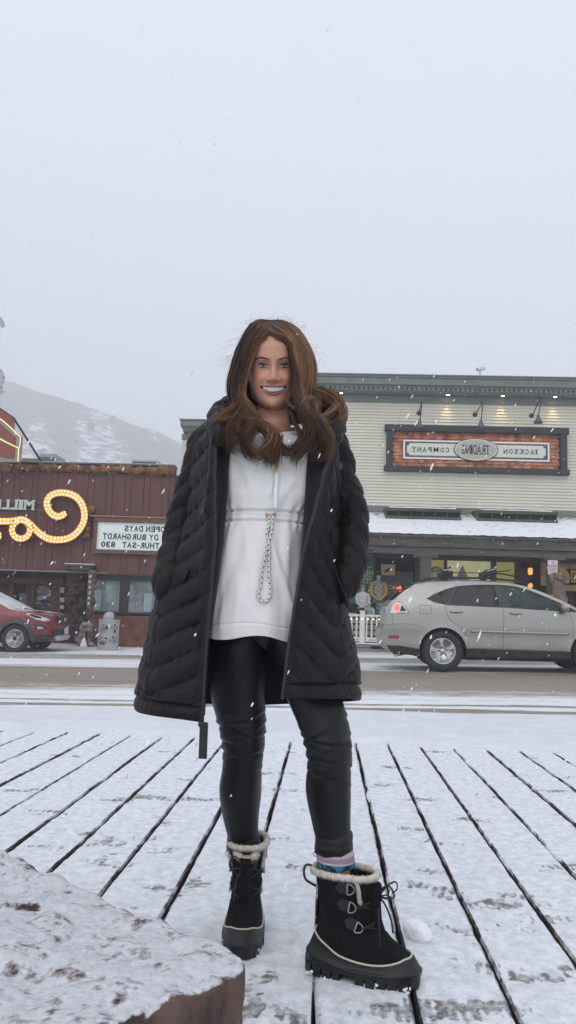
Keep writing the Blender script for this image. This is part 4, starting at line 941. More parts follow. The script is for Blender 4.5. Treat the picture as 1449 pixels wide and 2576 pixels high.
def ribbon(C,w_,off_=0.,name='letter_stroke',skip_in=None):
    C=resample(C,max(12,int(len(C)*1.6))); T=np.gradient(C,axis=0); T/=np.linalg.norm(T,axis=1)[:,None]; Nn=np.stack([-T[:,1],T[:,0]],1)
    wv=np.full(len(C),w_); wv[0]*=.75
    Lf=C+Nn*wv[:,None]; Rt=C-Nn*wv[:,None]; yF=YL-.24-off_; yB=YL-.03
    b=MB().use(face)
    n=len(C)
    F_=[(p[0],yF,p[1]) for p in Lf]+[(p[0],yF,p[1]) for p in Rt]; b.add(F_,[(i,i+1,n+i+1,n+i) for i in range(n-1)])
    for S_,m_ in ((Lf,edge),(Rt,edge)):
        b.use(m_); b.add([(p[0],yF-.05,p[1]) for p in S_]+[(p[0],yB,p[1]) for p in S_],[(i,i+1,n+i+1,n+i) for i in range(n-1)])
    for k_ in (0,-1): b.use(edge); b.add([(Lf[k_][0],yF-.05,Lf[k_][1]),(Rt[k_][0],yF-.05,Rt[k_][1]),(Rt[k_][0],yB,Rt[k_][1]),(Lf[k_][0],yB,Lf[k_][1])],[(0,1,2,3)])
    ins=.008
    for S_,sgn in ((C+Nn*(wv-ins)[:,None],1),(C-Nn*(wv-ins)[:,None],-1)): b.use(red); b.add([(p[0],yF-.045,p[1]) for p in S_]+[(p[0],yF+.002,p[1]) for p in S_],[(i,i+1,n+i+1,n+i) for i in range(n-1)])
    b.build(name,t)
    for sgn in (1,-1):
        S_=C+Nn*(wv*.48*sgn)[:,None]; ln=np.linalg.norm(np.diff(S_,axis=0),axis=1).sum(); k=max(2,int(ln/.112)); Q=resample(S_,k)
        for q_ in Q[1:-1] if False else Q: bulbs.append((q_[0],yF,q_[1]))
ribbon(ctr(main),.115); ribbon(ctr(loop),.105,.012)
ribbon(ctr([(-110,520),(-60,560),(-5,600),(-30,640),(-120,650)]),.10)
vis=[p for p in bulbs if proj(p)[0]>-6]; bl=mat('marquee_bulb',(1,.9,.6),.3,emit=(1,.80,.34),estr=1.7)
pr=None
seen=[]
for i,p in enumerate(vis):
    if any((p[0]-s_[0])**2+(p[2]-s_[2])**2<.05**2 for s_ in seen): continue
    seen.append(p)
for i,p in enumerate(seen[:100]):
    if pr is None:
        b=MB().use(bl).smooth(); b.ball((p[0],p[1]-.03,p[2]),(.027,.027,.027),8,6); pr=b.build('bulb',t); base=p
    else:
        o=pr.copy(); COL.objects.link(o); o.location=pr.location+Vector((p[0]-base[0],p[1]-base[1],p[2]-base[2]))
if len(seen)>100:
    b=MB().use(bl).smooth()
    for p in seen[100:]: b.ball((p[0],p[1]-.03,p[2]),(.027,.027,.027),8,6)
    tag(b.build('bulb_rows',t),kind='stuff')
b=MB().use(burl).smooth()
for x,y,r in ((800,375,.13),(790,400,.1),(768,550,.12),(755,600,.13),(775,500,.08)): b.ball(aY(*L6(x,y),YL-.12),(r,.1,r*.9),10,8,.5,int(x))
b.build('burl_ornament',lb)
# ---------------------------------------------------------------- roof: units, neon sign panel, strut, cowboy sign fragments
hv=mat('hvac_grey',(.30,.31,.33),.5,var=.08)
def U1(x,y): return (x*.16408,771.5+y*.16408)
Yr=30.
def hbox(name,px0,py0,px1,py1,d,m,lab,cat,louv=False):
    a=aY(px0,py0,Yr); c=aY(px1,py1,Yr); t=thing(name,((a[0]+c[0])/2,Yr,c[2]-.3),lab,cat)
    b=MB().use(m); b.box(a[0],c[0],Yr,Yr+d,c[2]-.3,a[2]); bevel(b.build('housing',t),.03)
    b=MB().use(mat('hvac_dark',(.09,.095,.10),.5)); b.box(lerp(a[0],c[0],.08),lerp(a[0],c[0],.92),Yr-.012,Yr-.002,c[2]-.2,lerp(a[2],c[2],.3)); b.build('grille',t); return t
hbox('air_unit',100,1141,139,1170,1.2,hv,'dark boxy air handling unit on the bar roof at the foot of the red strut','air unit')
hbox('roof_vent_box',330,1155,397,1175,1.,mat('pale_unit',(.5,.5,.48),.5),'long low pale box on the bar roof near the coat sleeve','roof box')
hbox('roof_box',54,1152,112,1176,.8,mat('brown_unit',(.16,.12,.12),.6),'low brown grey roof box behind the parapet next to the neon sign','roof box')
Ys=22.6
redp=mat('sign_red_panel',(.22,.055,.045),.5,var=.1,scale=3); grp=mat('sign_grey_band',(.28,.26,.24),.6,var=.1,scale=3); neon=mat('neon_yellow',(.6,.5,.2),.3,emit=(1,.78,.3),estr=.9)
t=thing('neon_panel_sign',aY(*U1(60,2350),Ys),'red and grey angular sign panel edged with yellow neon tube above the bar roof','sign')
def poly(pts,Y,m,nm,par,d=.1):
    b=MB().use(m); b.prism([aY(*U1(x,y),Y) for x,y in pts],(0,d,0)); return b.build(nm,par)
poly([(-300,1500),(0,1550),(205,1700),(205,1880),(325,1975),(325,2060),(300,2380),(-300,2380)],Ys,grp,'backing',t,.12)
poly([(-300,1520),(0,1560),(203,1702),(195,1850),(0,1700),(-300,1580)],Ys-.03,redp,'upper_panel',t,.03)
poly([(-300,1640),(0,1790),(240,2000),(232,2130),(0,2000),(-300,1900)],Ys-.03,redp,'middle_panel',t,.03)
poly([(-300,1960),(0,2060),(225,2165),(210,2330),(0,2300),(-300,2280)],Ys-.03,redp,'lower_panel',t,.03)
b=MB().use(neon).smooth()
def U1w(l,Y): return [aY(*U1(x,y),Y) for x,y in l]
b.tube(U1w([(-50,1690),(40,1745),(190,1880),(312,1995),(308,2080),(295,2170),(140,2100),(0,2025)],Ys-.08),.014,8); b.tube(U1w([(285,2175),(275,2370)],Ys-.08),.014,8); b.build('neon_tube',t)
b=MB().use(blk); b.tube(U1w([(-300,1510),(0,1555),(205,1697)],Ys-.02),.02,6); b.build('top_edge',t)
b=MB().use(mat('strut_red',(.10,.03,.045),.5)).smooth(); b.tube([aY(*U1(205,1700),Ys),aY(*U1(640,2385),Ys+1.5)],.035,8); tag(b.build('brace_pole'),'long dark red diagonal pole running from the neon sign down to the roof','pole')
gl=mat('neon_glass_white',(.55,.57,.6),.25,spec=.7); 
t=thing('figure_sign',aY(*U1(5,1330),20.),'pale grey outlined metal figure sign cut off by the left edge of the photo','sign')
fm_=mat('figure_metal',(.42,.44,.47),.5,var=.15,scale=6)
for pl in ([(-60,120),(10,175),(45,215),(62,270),(45,315),(0,290),(-60,260)],[(-60,900),(8,990),(40,985),(62,1060),(58,1120),(25,1190),(10,1245),(55,1280),(40,1310),(-5,1325),(-60,1300)]): poly(pl,20.,fm_,'metal_shape',t,.05)
b=MB().use(gl).smooth(); b.tube(U1w([(-40,120),(15,165),(55,225),(75,285),(50,325),(-10,300)],19.9),.010,6); b.tube(U1w([(-20,890),(15,960),(55,1010),(75,1080),(65,1150),(30,1215),(65,1270),(55,1315),(-5,1340)],19.9),.010,6); b.build('outline_tube',t)
b=MB().use(blk).smooth(); b.tube(U1w([(-20,60),(-20,1500)],20.2),.03,6); b.tube(U1w([(-60,1400),(0,1400)],20.2),.02,6); b.build('support',t)
for x,y in ((15,985),(60,1085),(20,1240),(20,180),(60,255)):
    b=MB().use(blk).smooth(); b.ball(aY(*U1(x,y),19.92),.022,8,6); b.build('tube_clip',t)

# ================================================================ cars
rub=mat('tyre_rubber',(.035,.034,.034),.85,var=.25,scale=20,bump=.3,bscale=60)
silv=mat('alloy_silver',(.50,.50,.51),.3,metal=.85,var=.08); dkal=mat('alloy_dark',(.03,.03,.033),.4,metal=.3)
plast=mat('black_cladding',(.022,.023,.026),.65,var=.2,scale=9); chrome=mat('chrome',(.6,.6,.62),.15,metal=1.)
seam=mat('panel_seam',(.02,.02,.02),.8)
def wheel(par,cx,side,R,yc,style,wd=.225):
    """side=-1 near, +1 far; yc outer face y"""
    ax=(0,side,0); c=(cx,yc-side*wd,R)
    b=MB().use(rub).smooth(); ri=R*.66
    prof=[(ri,0),(R*.93,.0),(R*.985,.03),(R,.06),(R,wd-.06),(R*.985,wd-.03),(R*.93,wd-.002),(R*.80,wd+.006),(ri+.01,wd-.01),(ri-.01,wd-.04),(ri-.01,.05)]
    b.lathe(prof,c,ax,48,(1,0,0))
    for k in range(60):
        a=2*math.pi*k/60
        for (h0,h1,o_) in ((wd-.055,wd-.018,0),(wd*.42,wd*.7,.5)):
            a2=a+o_*2*math.pi/60; d=Vector((math.cos(a2),0,math.sin(a2)*(-side)*-1)); tn=Vector((-d.z,0,d.x))
            cc=Vector(c)+d*(R+.001)+Vector((0,side*(h0+h1)/2,0)); b.obox(cc,tn*(.013),Vector((0,(h1-h0)/2,0)),d*.006)
    w_=b.build('wheel',par)
    b=MB().use(silv).smooth(); yo=yc
    b.lathe([(ri+.002,-.03),(ri-.004,-.012),(ri-.022,-.016),(ri-.026,-.035)],(cx,yo,R),ax,48,(1,0,0)); b.use(dkal).lathe([(ri-.026,-.035),(ri-.035,-.15)],(cx,yo,R),ax,48,(1,0,0)); b.use(silv)
    F=Vector((0,side,0))
    def P(r,a,dep): return Vector((cx+r*math.cos(a),yo+side*dep,R+r*math.sin(a)))
    if style=='five':
        for k in range(5):
            a=math.radians(97)+2*math.pi*k/5
            hw=[(.05,.042),(.09,.036),(.15,.034),(ri-.06,.042),(ri-.02,.060)]
            top=[];
            for r,h in hw: top.append((r,h))
            vs=[];
            for dep,shr in ((-.03,1.),(-.018,.72)):
                for r,h in top: vs.append(P(r,a+h*shr/r,dep+(-.012 if r<.1 else 0)))
                for r,h in top[::-1]: vs.append(P(r,a-h*shr/r,dep+(-.012 if r<.1 else 0)))
            n=10; b.smooth(False); b.add(vs,[tuple(range(n,2*n))]+[(i,(i+1)%n,n+(i+1)%n,n+i) for i in range(n)]); b.smooth()
        b.lathe([(0,-.02),(.04,-.022),(.048,-.03),(.052,-.06)],(cx,yo,R),ax,24,(1,0,0))
        b.use(dkal)
        for k in range(5): b.lathe([(0,-.012),(.011,-.013),(.012,-.03)],P(.075,math.radians(97)+2*math.pi*(k+.0)/5,0),ax,10)
    else:
        for k in range(5):
            for s2 in (-1,1):
                a=math.radians(90)+2*math.pi*k/5
                pts=[(.05,.010),(.14,.16),(.20,.19),(ri-.02,.17)]
                q_=[P(r,a+s2*(da if r>.06 else .25),-.022) for r,da in pts]
                for i in range(3): b.beam(q_[i],q_[i+1],.020,.03,(0,side,0))
            a=math.radians(90)+2*math.pi*k/5; b.beam(P(.19,a-.2,-.022),P(.19,a+.2,-.022),.016,.03,(0,side,0))
        b.use(dkal).lathe([(0,-.025),(.05,-.027),(.06,-.05)],(cx,yo,R),ax,20,(1,0,0))
    rim_=b.build('rim',w_)
    b=MB().use(mat('brake_dark',(.012,.011,.011),.7)).smooth(); b.lathe([(0,-.12),(ri-.02,-.12),(ri-.02,-.2)],(cx,yo,R),ax,30,(1,0,0)); b.use(mat('brake_disc',(.03,.027,.025),.6,metal=.2)); b.lathe([(.05,-.115),(.15,-.115),(.155,-.118),(.155,-.12)],(cx,yo,R),ax,30,(1,0,0)); b.build('brake',w_)
def arc(cx,cz,R,a0,a1,n): return [(cx+R*math.cos(math.radians(lerp(a0,a1,i/(n-1)))),cz+R*math.sin(math.radians(lerp(a0,a1,i/(n-1))))) for i in range(n)]
def car_body(root,prof,ybase,xr,xf,zw,Ra,sill,paint,glassm,gl_seg,holes_body,frames,windows,rearlow,frontlow,names=('body',)):
    """prof: closed-ish silhouette rear-low -> roof -> front-low, (x,z). gl_seg: index ranges of prof that are glass"""
    P=np.array(prof)
    # side panels with arches
    out=[tuple(p) for p in prof]
    bot=[(frontlow)]+arc(xf,zw,Ra,0+math.degrees(math.asin((sill-zw)/Ra)) if sill>zw else -math.degrees(math.asin((zw-sill)/Ra)),180+math.degrees(math.asin((zw-sill)/Ra)),18)
    bot+=arc(xr,zw,Ra,-math.degrees(math.asin((zw-sill)/Ra)),180+math.degrees(math.asin((zw-sill)/Ra)),18)+[rearlow]
    outline=out+bot
    bod=None
    b=MB().use(paint).smooth()
    for s_ in (-1,1):
        vs,fs=poly_panel(outline,holes_body,.07,lambda x,z: s_*ybase(x,z)); b.add(vs,fs)
    K=11
    def loft(b,i0,i1):
        pts=spline([tuple(P[i]) for i in range(i0,i1+1)],4) if i1-i0>=1 else P[i0:i1+1]
        G=[]
        for (x,z) in pts:
            w_=ybase(x,z)+.0; row=[]
            for k in range(K):
                t=-1+2*k/(K-1); c=1-t*t
                # outward direction: away from the body centre
                dx=x-cxm_; dz=z-.8; dn=math.hypot(dx*.55,dz*2)+1e-6
                row.append((x+.075*c*(dx*.55/dn),t*w_,z+.045*c*max(0,dz*2/dn)))
            G.append(row)
        b.grid(np.array(G))
    cxm_=(prof[0][0]+prof[-1][0])/2
    segs=[];i=0
    for a_,c_ in gl_seg: segs.append((i,a_,0)); segs.append((a_,c_,1)); i=c_
    segs.append((i,len(prof)-1,0))
    gs=[]
    for a_,c_,g_ in segs:
        if g_: gs.append((a_,c_))
        else: loft(b,a_,c_)
    bod=b.build('body',root)
    for nm,(a_,c_) in zip(('rear_glass','windscreen'),gs) if len(gs)==2 else zip(('windscreen',),gs):
        c=MB().use(glassm[nm]).smooth(); loft(c,a_,c_); c.build(nm,root)
    for s_ in (-1,1):
        for nm,outl,hol,m,off_ in frames:
            c=MB().use(m).smooth(); vs,fs=poly_panel(outl,hol,.07,lambda x,z:s_*(ybase(x,z)+off_)); c.add(vs,fs); c.build(nm,root)
        for nm,outl,m in windows:
            c=MB().use(m).smooth(); vs,fs=poly_panel(outl,[],.08,lambda x,z:s_*(ybase(x,z)-.012)); c.add(vs,fs); c.build(nm,root)
    # wheel housings and floor
    c=MB().use(darkint)
    for x_ in (xr,xf):
        for s_ in (-1,1):
            A=arc(x_,zw,Ra-.003,-8,188,14); c.add([(x,s_*(ybase(x,z)-.004),z) for x,z in A]+[(x,s_*.45,z) for x,z in A],[(i,i+1,15+i-1,14+i) for i in range(13)])
            c.add([(x_-Ra,s_*.45,.2),(x_+Ra,s_*.45,.2),(x_+Ra,s_*.45,zw+Ra),(x_-Ra,s_*.45,zw+Ra)],[(0,1,2,3)])
    c.box(xr+Ra,xf-Ra,-.75,.75,sill-.06,sill+.12); c.box(prof[0][0]+.1,prof[-1][0]-.15,-.45,.45,sill,sill+.5)
    c.build('underbody',root)
    return bod
def line_on(b,pts,yb,s_,wd=.006,off_=.0015,n=8):
    Q=spline(pts,n); Q=[np.array(q_) for q_ in Q]; vs=[]
    for i,q_ in enumerate(Q):
        t=Q[min(i+1,len(Q)-1)]-Q[max(i-1,0)]; t/=np.linalg.norm(t)+1e-9; nn=np.array([-t[1],t[0]])*wd/2
        for s2 in (1,-1): x,z=q_+nn*s2; vs.append((x,s_*(yb(x,z)+off_),z))
    b.add(vs,[(2*i,2*i+1,2*i+3,2*i+2) for i in range(len(Q)-1)])
# ---- silver SUV
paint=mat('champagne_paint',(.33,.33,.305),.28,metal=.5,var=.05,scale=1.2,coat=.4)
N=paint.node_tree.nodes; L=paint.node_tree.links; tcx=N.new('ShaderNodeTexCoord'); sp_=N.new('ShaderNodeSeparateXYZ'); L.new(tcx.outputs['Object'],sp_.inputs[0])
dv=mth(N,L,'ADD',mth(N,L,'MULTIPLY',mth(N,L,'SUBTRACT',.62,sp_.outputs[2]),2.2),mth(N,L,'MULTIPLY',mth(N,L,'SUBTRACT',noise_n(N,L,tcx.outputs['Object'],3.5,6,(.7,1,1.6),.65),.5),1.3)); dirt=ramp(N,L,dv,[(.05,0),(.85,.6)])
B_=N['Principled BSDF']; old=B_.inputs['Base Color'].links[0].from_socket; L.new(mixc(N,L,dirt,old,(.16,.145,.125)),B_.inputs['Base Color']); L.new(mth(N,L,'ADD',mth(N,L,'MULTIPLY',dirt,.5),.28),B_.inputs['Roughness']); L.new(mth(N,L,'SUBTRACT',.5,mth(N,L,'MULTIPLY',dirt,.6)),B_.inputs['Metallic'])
gd=mat('tinted_glass',(.008,.009,.012),.08,alpha=.95,spec=.45); gt=mat('teal_glass',(.025,.055,.055),.08,alpha=.6,spec=.45)
S=thing('silver_suv',(0,0,0),'silver beige SUV with a black ski rack on its roof driving past the shop','car')
prof=[(.14,.34),(.02,.42),(-.04,.58),(-.045,.74),(-.01,.80),(.05,.84),(.045,1.00),(.03,1.14),(.17,1.28),(.40,1.47),(.60,1.60),(.90,1.645),(1.35,1.67),(1.9,1.67),(2.35,1.645),(2.65,1.585),(2.95,1.475),(3.25,1.335),(3.55,1.17),(3.70,1.10),(4.1,1.04),(4.45,.93),(4.60,.78),(4.66,.55),(4.62,.36),(4.5,.27)]
def ysuv(x,z):
    w_=float(np.interp(z,[.2,.45,.62,.80,1.0,1.17,1.28,1.45,1.58,1.68],[.87,.905,.905,.925,.915,.885,.845,.765,.70,.63]))
    if x<.55: w_*=1-.20*((.55-x)/.6)**2
    if x>3.9: w_*=1-.26*((x-3.9)/.76)**2.2
    for cx_ in (1.09,3.80): d=math.hypot(x-cx_,z-.36); w_+=.018*math.exp(-((d-.42)/.07)**2)*(z<.95)
    return w_
dlo=[(.80,1.325),(.95,1.415),(1.15,1.505),(1.38,1.572),(1.7,1.602),(2.1,1.612),(2.4,1.595),(2.7,1.52),(2.95,1.415),(3.22,1.29),(3.58,1.11),(3.22,1.125),(2.3,1.175),(1.2,1.205),(.95,1.255)]
w1=[(.86,1.325),(1.0,1.405),(1.16,1.48),(1.33,1.537),(1.16,1.235),(.97,1.28)]
w2=[(1.22,1.232),(1.40,1.555),(1.7,1.578),(2.06,1.585),(2.14,1.205)]
w3=[(2.26,1.585),(2.42,1.57),(2.68,1.50),(2.93,1.395),(3.17,1.275),(3.20,1.155),(2.32,1.20)]
gls=mat('pillar_black',(.013,.014,.018),.25,spec=.6)
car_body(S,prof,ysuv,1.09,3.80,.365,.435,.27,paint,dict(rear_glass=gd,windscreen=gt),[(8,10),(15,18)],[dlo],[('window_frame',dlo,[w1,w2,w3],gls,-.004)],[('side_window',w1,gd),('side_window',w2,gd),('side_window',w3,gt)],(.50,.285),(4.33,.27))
for s_ in (-1,1):
    b=MB().use(seam)
    line_on(b,[(2.185,1.19),(2.20,1.0),(2.185,.7),(2.175,.42)],ysuv,s_); line_on(b,[(1.15,1.21),(1.17,1.05),(1.24,.93),(1.42,.80),(1.53,.62),(1.57,.44)],ysuv,s_)
    line_on(b,[(3.36,1.12),(3.42,.95),(3.43,.7),(3.40,.40)],ysuv,s_); line_on(b,[(1.58,.435),(2.4,.425),(3.4,.405)],ysuv,s_)
    line_on(b,[(.05,.83),(.3,.85),(.55,.845),(.72,.80)],ysuv,s_); line_on(b,[(.18,.84),(.17,1.1),(.2,1.2)],ysuv,s_,.005)
    x0,x1,z0,z1=.68,.885,1.045,1.20; line_on(b,[(x0+.02,z0),(x1-.02,z0),(x1,z0+.02),(x1,z1-.02),(x1-.02,z1),(x0+.02,z1),(x0,z1-.02),(x0,z0+.02),(x0+.02,z0)],ysuv,s_,.006,.0015,3); b.build('panel_seams',S)
for s_ in (-1,1):
    b=MB().use(plast).smooth(); vs,fs=poly_panel([(1.52,.27),(3.38,.27),(3.38,.40),(1.52,.425)],[],.1,lambda x,z:s_*(ysuv(x,z)+.008)); b.add(vs,fs); vs,fs=poly_panel([(.14,.335),(.52,.28),(.64,.28),(.67,.40),(.3,.45),(.06,.45)],[],.06,lambda x,z:s_*(ysuv(x,z)+.004)); b.add(vs,fs); b.build('sill_cladding',S)
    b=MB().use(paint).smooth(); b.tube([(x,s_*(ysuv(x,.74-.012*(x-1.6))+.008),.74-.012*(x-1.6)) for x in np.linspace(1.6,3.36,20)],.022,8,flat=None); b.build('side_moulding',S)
    for hx,hz in ((1.34,1.09),(2.42,1.075)):
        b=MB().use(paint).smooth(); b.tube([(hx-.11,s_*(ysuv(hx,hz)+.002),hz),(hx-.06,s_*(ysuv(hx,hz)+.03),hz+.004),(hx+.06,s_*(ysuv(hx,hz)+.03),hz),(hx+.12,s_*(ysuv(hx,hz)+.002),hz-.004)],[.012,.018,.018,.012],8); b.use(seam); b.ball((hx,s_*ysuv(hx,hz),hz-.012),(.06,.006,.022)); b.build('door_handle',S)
    # tail lamp
    tl=mat('tail_lens',(.62,.58,.60),.15,var=.25,scale=9,spec=.8,coat=.5); tr_=mat('tail_red',(.8,.10,.08),.3,emit=(1,.12,.08),estr=1.1)
    L_=[(.11,1.045),(.44,1.05),(.46,1.085),(.34,1.245),(.24,1.26),(.17,1.2)]
    b=MB().use(tl).smooth(); vs,fs=poly_panel(L_,[],.04,lambda x,z:s_*(ysuv(x,z)+.008)); b.add(vs,fs); o=b.build('tail_lamp',S)
    b=MB().use(tr_).smooth(); vs,fs=poly_panel([(.20,1.10),(.30,1.10),(.31,1.17),(.27,1.225),(.22,1.21)],[],.03,lambda x,z:s_*(ysuv(x,z)+.011)); b.add(vs,fs); b.build('lamp_bulb',o)
    b=MB().use(gls).smooth(); vs,fs=poly_panel([(.31,1.09),(.43,1.09),(.35,1.2),(.33,1.17)],[],.03,lambda x,z:s_*(ysuv(x,z)+.0105)); b.add(vs,fs)
    line_on(b,L_+[L_[0]],ysuv,s_,.008,.009,2); b.build('lamp_bezel',o)
    b=MB().use(mat('reflector_red',(.30,.012,.02),.25,coat=.6)).smooth(); vs,fs=poly_panel([(.11,.575),(.28,.575),(.295,.60),(.285,.64),(.11,.635),(.095,.605)],[],.04,lambda x,z:s_*(ysuv(x,z)+.007)); b.add(vs,fs); b.build('reflector',S)
    # mirror
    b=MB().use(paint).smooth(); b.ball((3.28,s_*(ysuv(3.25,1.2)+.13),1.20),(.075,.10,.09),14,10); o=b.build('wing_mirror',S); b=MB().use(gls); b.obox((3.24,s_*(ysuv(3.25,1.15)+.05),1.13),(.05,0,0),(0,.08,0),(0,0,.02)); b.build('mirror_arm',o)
    wheel(S,1.09,s_,.365,s_*.90,'five'); wheel(S,3.80,s_,.365,s_*.90,'five')
# rear door details
b=MB().use(gls).smooth(); b.grid(np.array([[(.56+.0*t,.64*t,1.60+.02*(1-t*t)) for t in np.linspace(-1,1,11)],[(.36,.62*1,1.575)]*0 or [(.33,.60*t,1.555+.02*(1-t*t)) for t in np.linspace(-1,1,11)],[(.34,.60*t,1.535+.02*(1-t*t)) for t in np.linspace(-1,1,11)],[(.55,.62*t,1.56+.02*(1-t*t)) for t in np.linspace(-1,1,11)]])); vs=[]
for s_ in (-1,1): b.prism([(.52,s_*.665,1.47),(.78,s_*.665,1.625),(.60,s_*.665,1.615),(.33,s_*.61,1.56),(.34,s_*.61,1.53)],(0,-s_*.03,0))
o=b.build('rear_spoiler',S); b=MB().use(tr_).smooth(); b.box(.30,.335,-.15,.15,1.53,1.555); b.build('brake_lamp',o); b=MB().use(tr_).smooth(); b.ball((.33,-.60,1.53),(.03,.03,.035)); b.build('corner_lamp',o)
b=MB().use(chrome); b.box(-.01,.035,-.35,.35,.93,.96); b.build('tailgate_trim',S)
b=MB().use(mat('plate_white',(.55,.56,.6),.5)); b.box(.015,.03,-.16,.16,.80,.92); b.build('number_plate',S)
b=MB().use(plast); b.box(-.17,.25,-.05,.05,.34,.40); b.box(-.22,-.1,-.035,.035,.36,.39); b.use(mat('rust_brown',(.16,.07,.05),.8)); b.box(-.24,-.17,-.03,.03,.34,.395); b.build('tow_hitch',S)
b=MB().use(blk).smooth(); b.tube([(.18,-.5,.33),(.24,-.55,.24),(.38,-.5,.27),(.48,-.5,.33)],.010,6); b.build('hanging_cable',S)
# roof rails and rack
for s_ in (-1,1):
    b=MB().use(plast).smooth(); b.tube([(.72,s_*.56,1.66),(.82,s_*.56,1.71),(1.3,s_*.57,1.74),(2.0,s_*.57,1.735),(2.5,s_*.56,1.69),(2.72,s_*.56,1.62)],[.016,.02,.02,.02,.02,.014],8); b.build('roof_rail',S)
for x_ in (1.27,2.08):
    b=MB().use(plast); b.box(x_-.04,x_+.04,-.62,.62,1.80,1.84)
    for s_ in (-1,1): b.box(x_-.06,x_+.06,s_*.57-.05,s_*.57+.05,1.72,1.86)
    o=bevel(b.build('rack_bar',S),.008)
    for y_ in (-.58,.1):
        c=MB().use(plast); c.beam((x_-.16,y_-.05,1.83),(x_+.02,y_-.05,1.93),.08,.05,(0,0,1)); c.beam((x_-.17,y_-.05,1.80),(x_+.02,y_-.05,1.84),.08,.04); bevel(c.build('ski_clamp',o),.01)
        c=MB().use(silv).smooth(); c.ball((x_+.035,y_-.07,1.925),(.022,.03,.03)); c.build('clamp_knob',o)
        c=MB().use(silv); c.beam((x_-.13,y_-.1,1.86),(x_+.02,y_-.1,1.905),.02,.012); c.build('clamp_strip',o)
b=MB().use(blk).smooth(); b.tube([(.95,-.3,1.88),(1.2,-.3,1.85),(1.8,-.3,1.85),(2.1,-.3,1.86),(2.36,-.35,1.89),(2.47,-.36,1.92)],.010,6); b.tube([(2.1,-.5,1.84),(2.3,-.5,1.82),(2.52,-.5,1.78)],.016,6); b.build('rack_strap',S)
# interior
it=mat('seat_fabric',(.10,.11,.11),.8,var=.1); 
for x_,y_ in ((2.30,-.36),(2.30,.36),(1.35,-.36),(1.35,.36)):
    b=MB().use(it).smooth(); b.obox((x_,y_,1.0),(.09,0,.03),(0,.23,0),(-.09,0,.27)); b.obox((x_+.3,y_,.77),(.27,0,0),(0,.23,0),(0,0,.09)); b.obox((x_-.11,y_,1.36),(.04,0,0),(0,.12,0),(-.02,0,.08)); bevel(b.build('seat',S),.04,3)
b=MB().use(mat('dash',(.03,.035,.035),.7)); b.box(3.15,3.7,-.75,.75,.8,1.10); b.box(.3,3.7,-.8,.8,.45,.5); b.build('dashboard',S)
b=MB().use(it).smooth(); b.lathe([(.17,0),(.19,.012),(.17,.024),(.155,.012),(.17,0)],(3.05,-.36,1.08),(-.9,0,.42),22); b.build('steering_wheel',S)
S.location=(aY(1119,1640,14.3)[0]-1.09,14.3+.90,-.05); S.rotation_euler=(0,-.018,math.radians(-2.2))
# ---- red SUV (front right end of it enters the frame)
redp_=bpy.data.materials.new('red_paint_snow_dusted'); redp_.use_nodes=True; N=redp_.node_tree.nodes; L=redp_.node_tree.links; g=N.new('ShaderNodeNewGeometry'); P_=g.outputs['Position']
sep=N.new('ShaderNodeSeparateXYZ'); L.new(g.outputs['Normal'],sep.inputs[0])
v=mth(N,L,'ADD',mth(N,L,'MULTIPLY',sep.outputs[2],.55),mth(N,L,'MULTIPLY',mth(N,L,'SUBTRACT',noise_n(N,L,P_,2.6,5),.5),1.5)); sn=ramp(N,L,v,[(.50,0),(.60,.9)]); sp=ramp(N,L,mth(N,L,'ADD',noise_n(N,L,P_,34,3),mth(N,L,'MULTIPLY',sep.outputs[2],.1)),[(.66,0),(.76,.5)])
cc=mixc(N,L,sp,(.17,.006,.014),(.75,.75,.8)); cc=mixc(N,L,sn,cc,(.78,.79,.84)); B_=N['Principled BSDF']; L.new(cc,B_.inputs['Base Color']); B_.inputs['Coat Weight'].default_value=.5
L.new(mth(N,L,'ADD',mth(N,L,'MULTIPLY',sn,.4),.28),B_.inputs['Roughness'])
R=thing('red_suv',(0,0,0),'dark red SUV dusted with snow parked outside the bar, only its front in the frame','car')
prof=[(-3.55,.35),(-3.68,.55),(-3.68,.9),(-3.5,1.12),(-3.15,1.5),(-2.7,1.66),(-1.9,1.69),(-1.45,1.65),(-1.10,1.56),(-.65,1.33),(-.22,1.11),(-.1,1.08),(.35,1.04),(.70,.985),(.82,.94),(.88,.84),(.90,.70),(.93,.52),(.92,.40),(.82,.30),(.72,.27)]
def yrav(x,z):
    w_=float(np.interp(z,[.2,.45,.75,.95,1.08,1.2,1.45,1.6,1.7],[.88,.92,.925,.90,.85,.82,.72,.65,.58]))
    if x>.25: w_*=1-.42*((x-.25)/.68)**1.9
    if x<-3.2: w_*=1-.2*((-3.2-x)/.5)**2
    return w_
dl=[(-3.2,1.2),(-3.0,1.45),(-2.5,1.56),(-1.6,1.58),(-1.2,1.49),(-.75,1.27),(-.5,1.10),(-2,1.12)]
car_body(R,prof,yrav,-2.69,0,.35,.40,.30,redp_,dict(windscreen=mat('snowy_windscreen',(.62,.64,.68),.5,var=.2,scale=3),rear_glass=gd),[(3,4),(8,10)],[dl],[],[('side_window',dl,gd)],(-3.2,.3),(.55,.28))
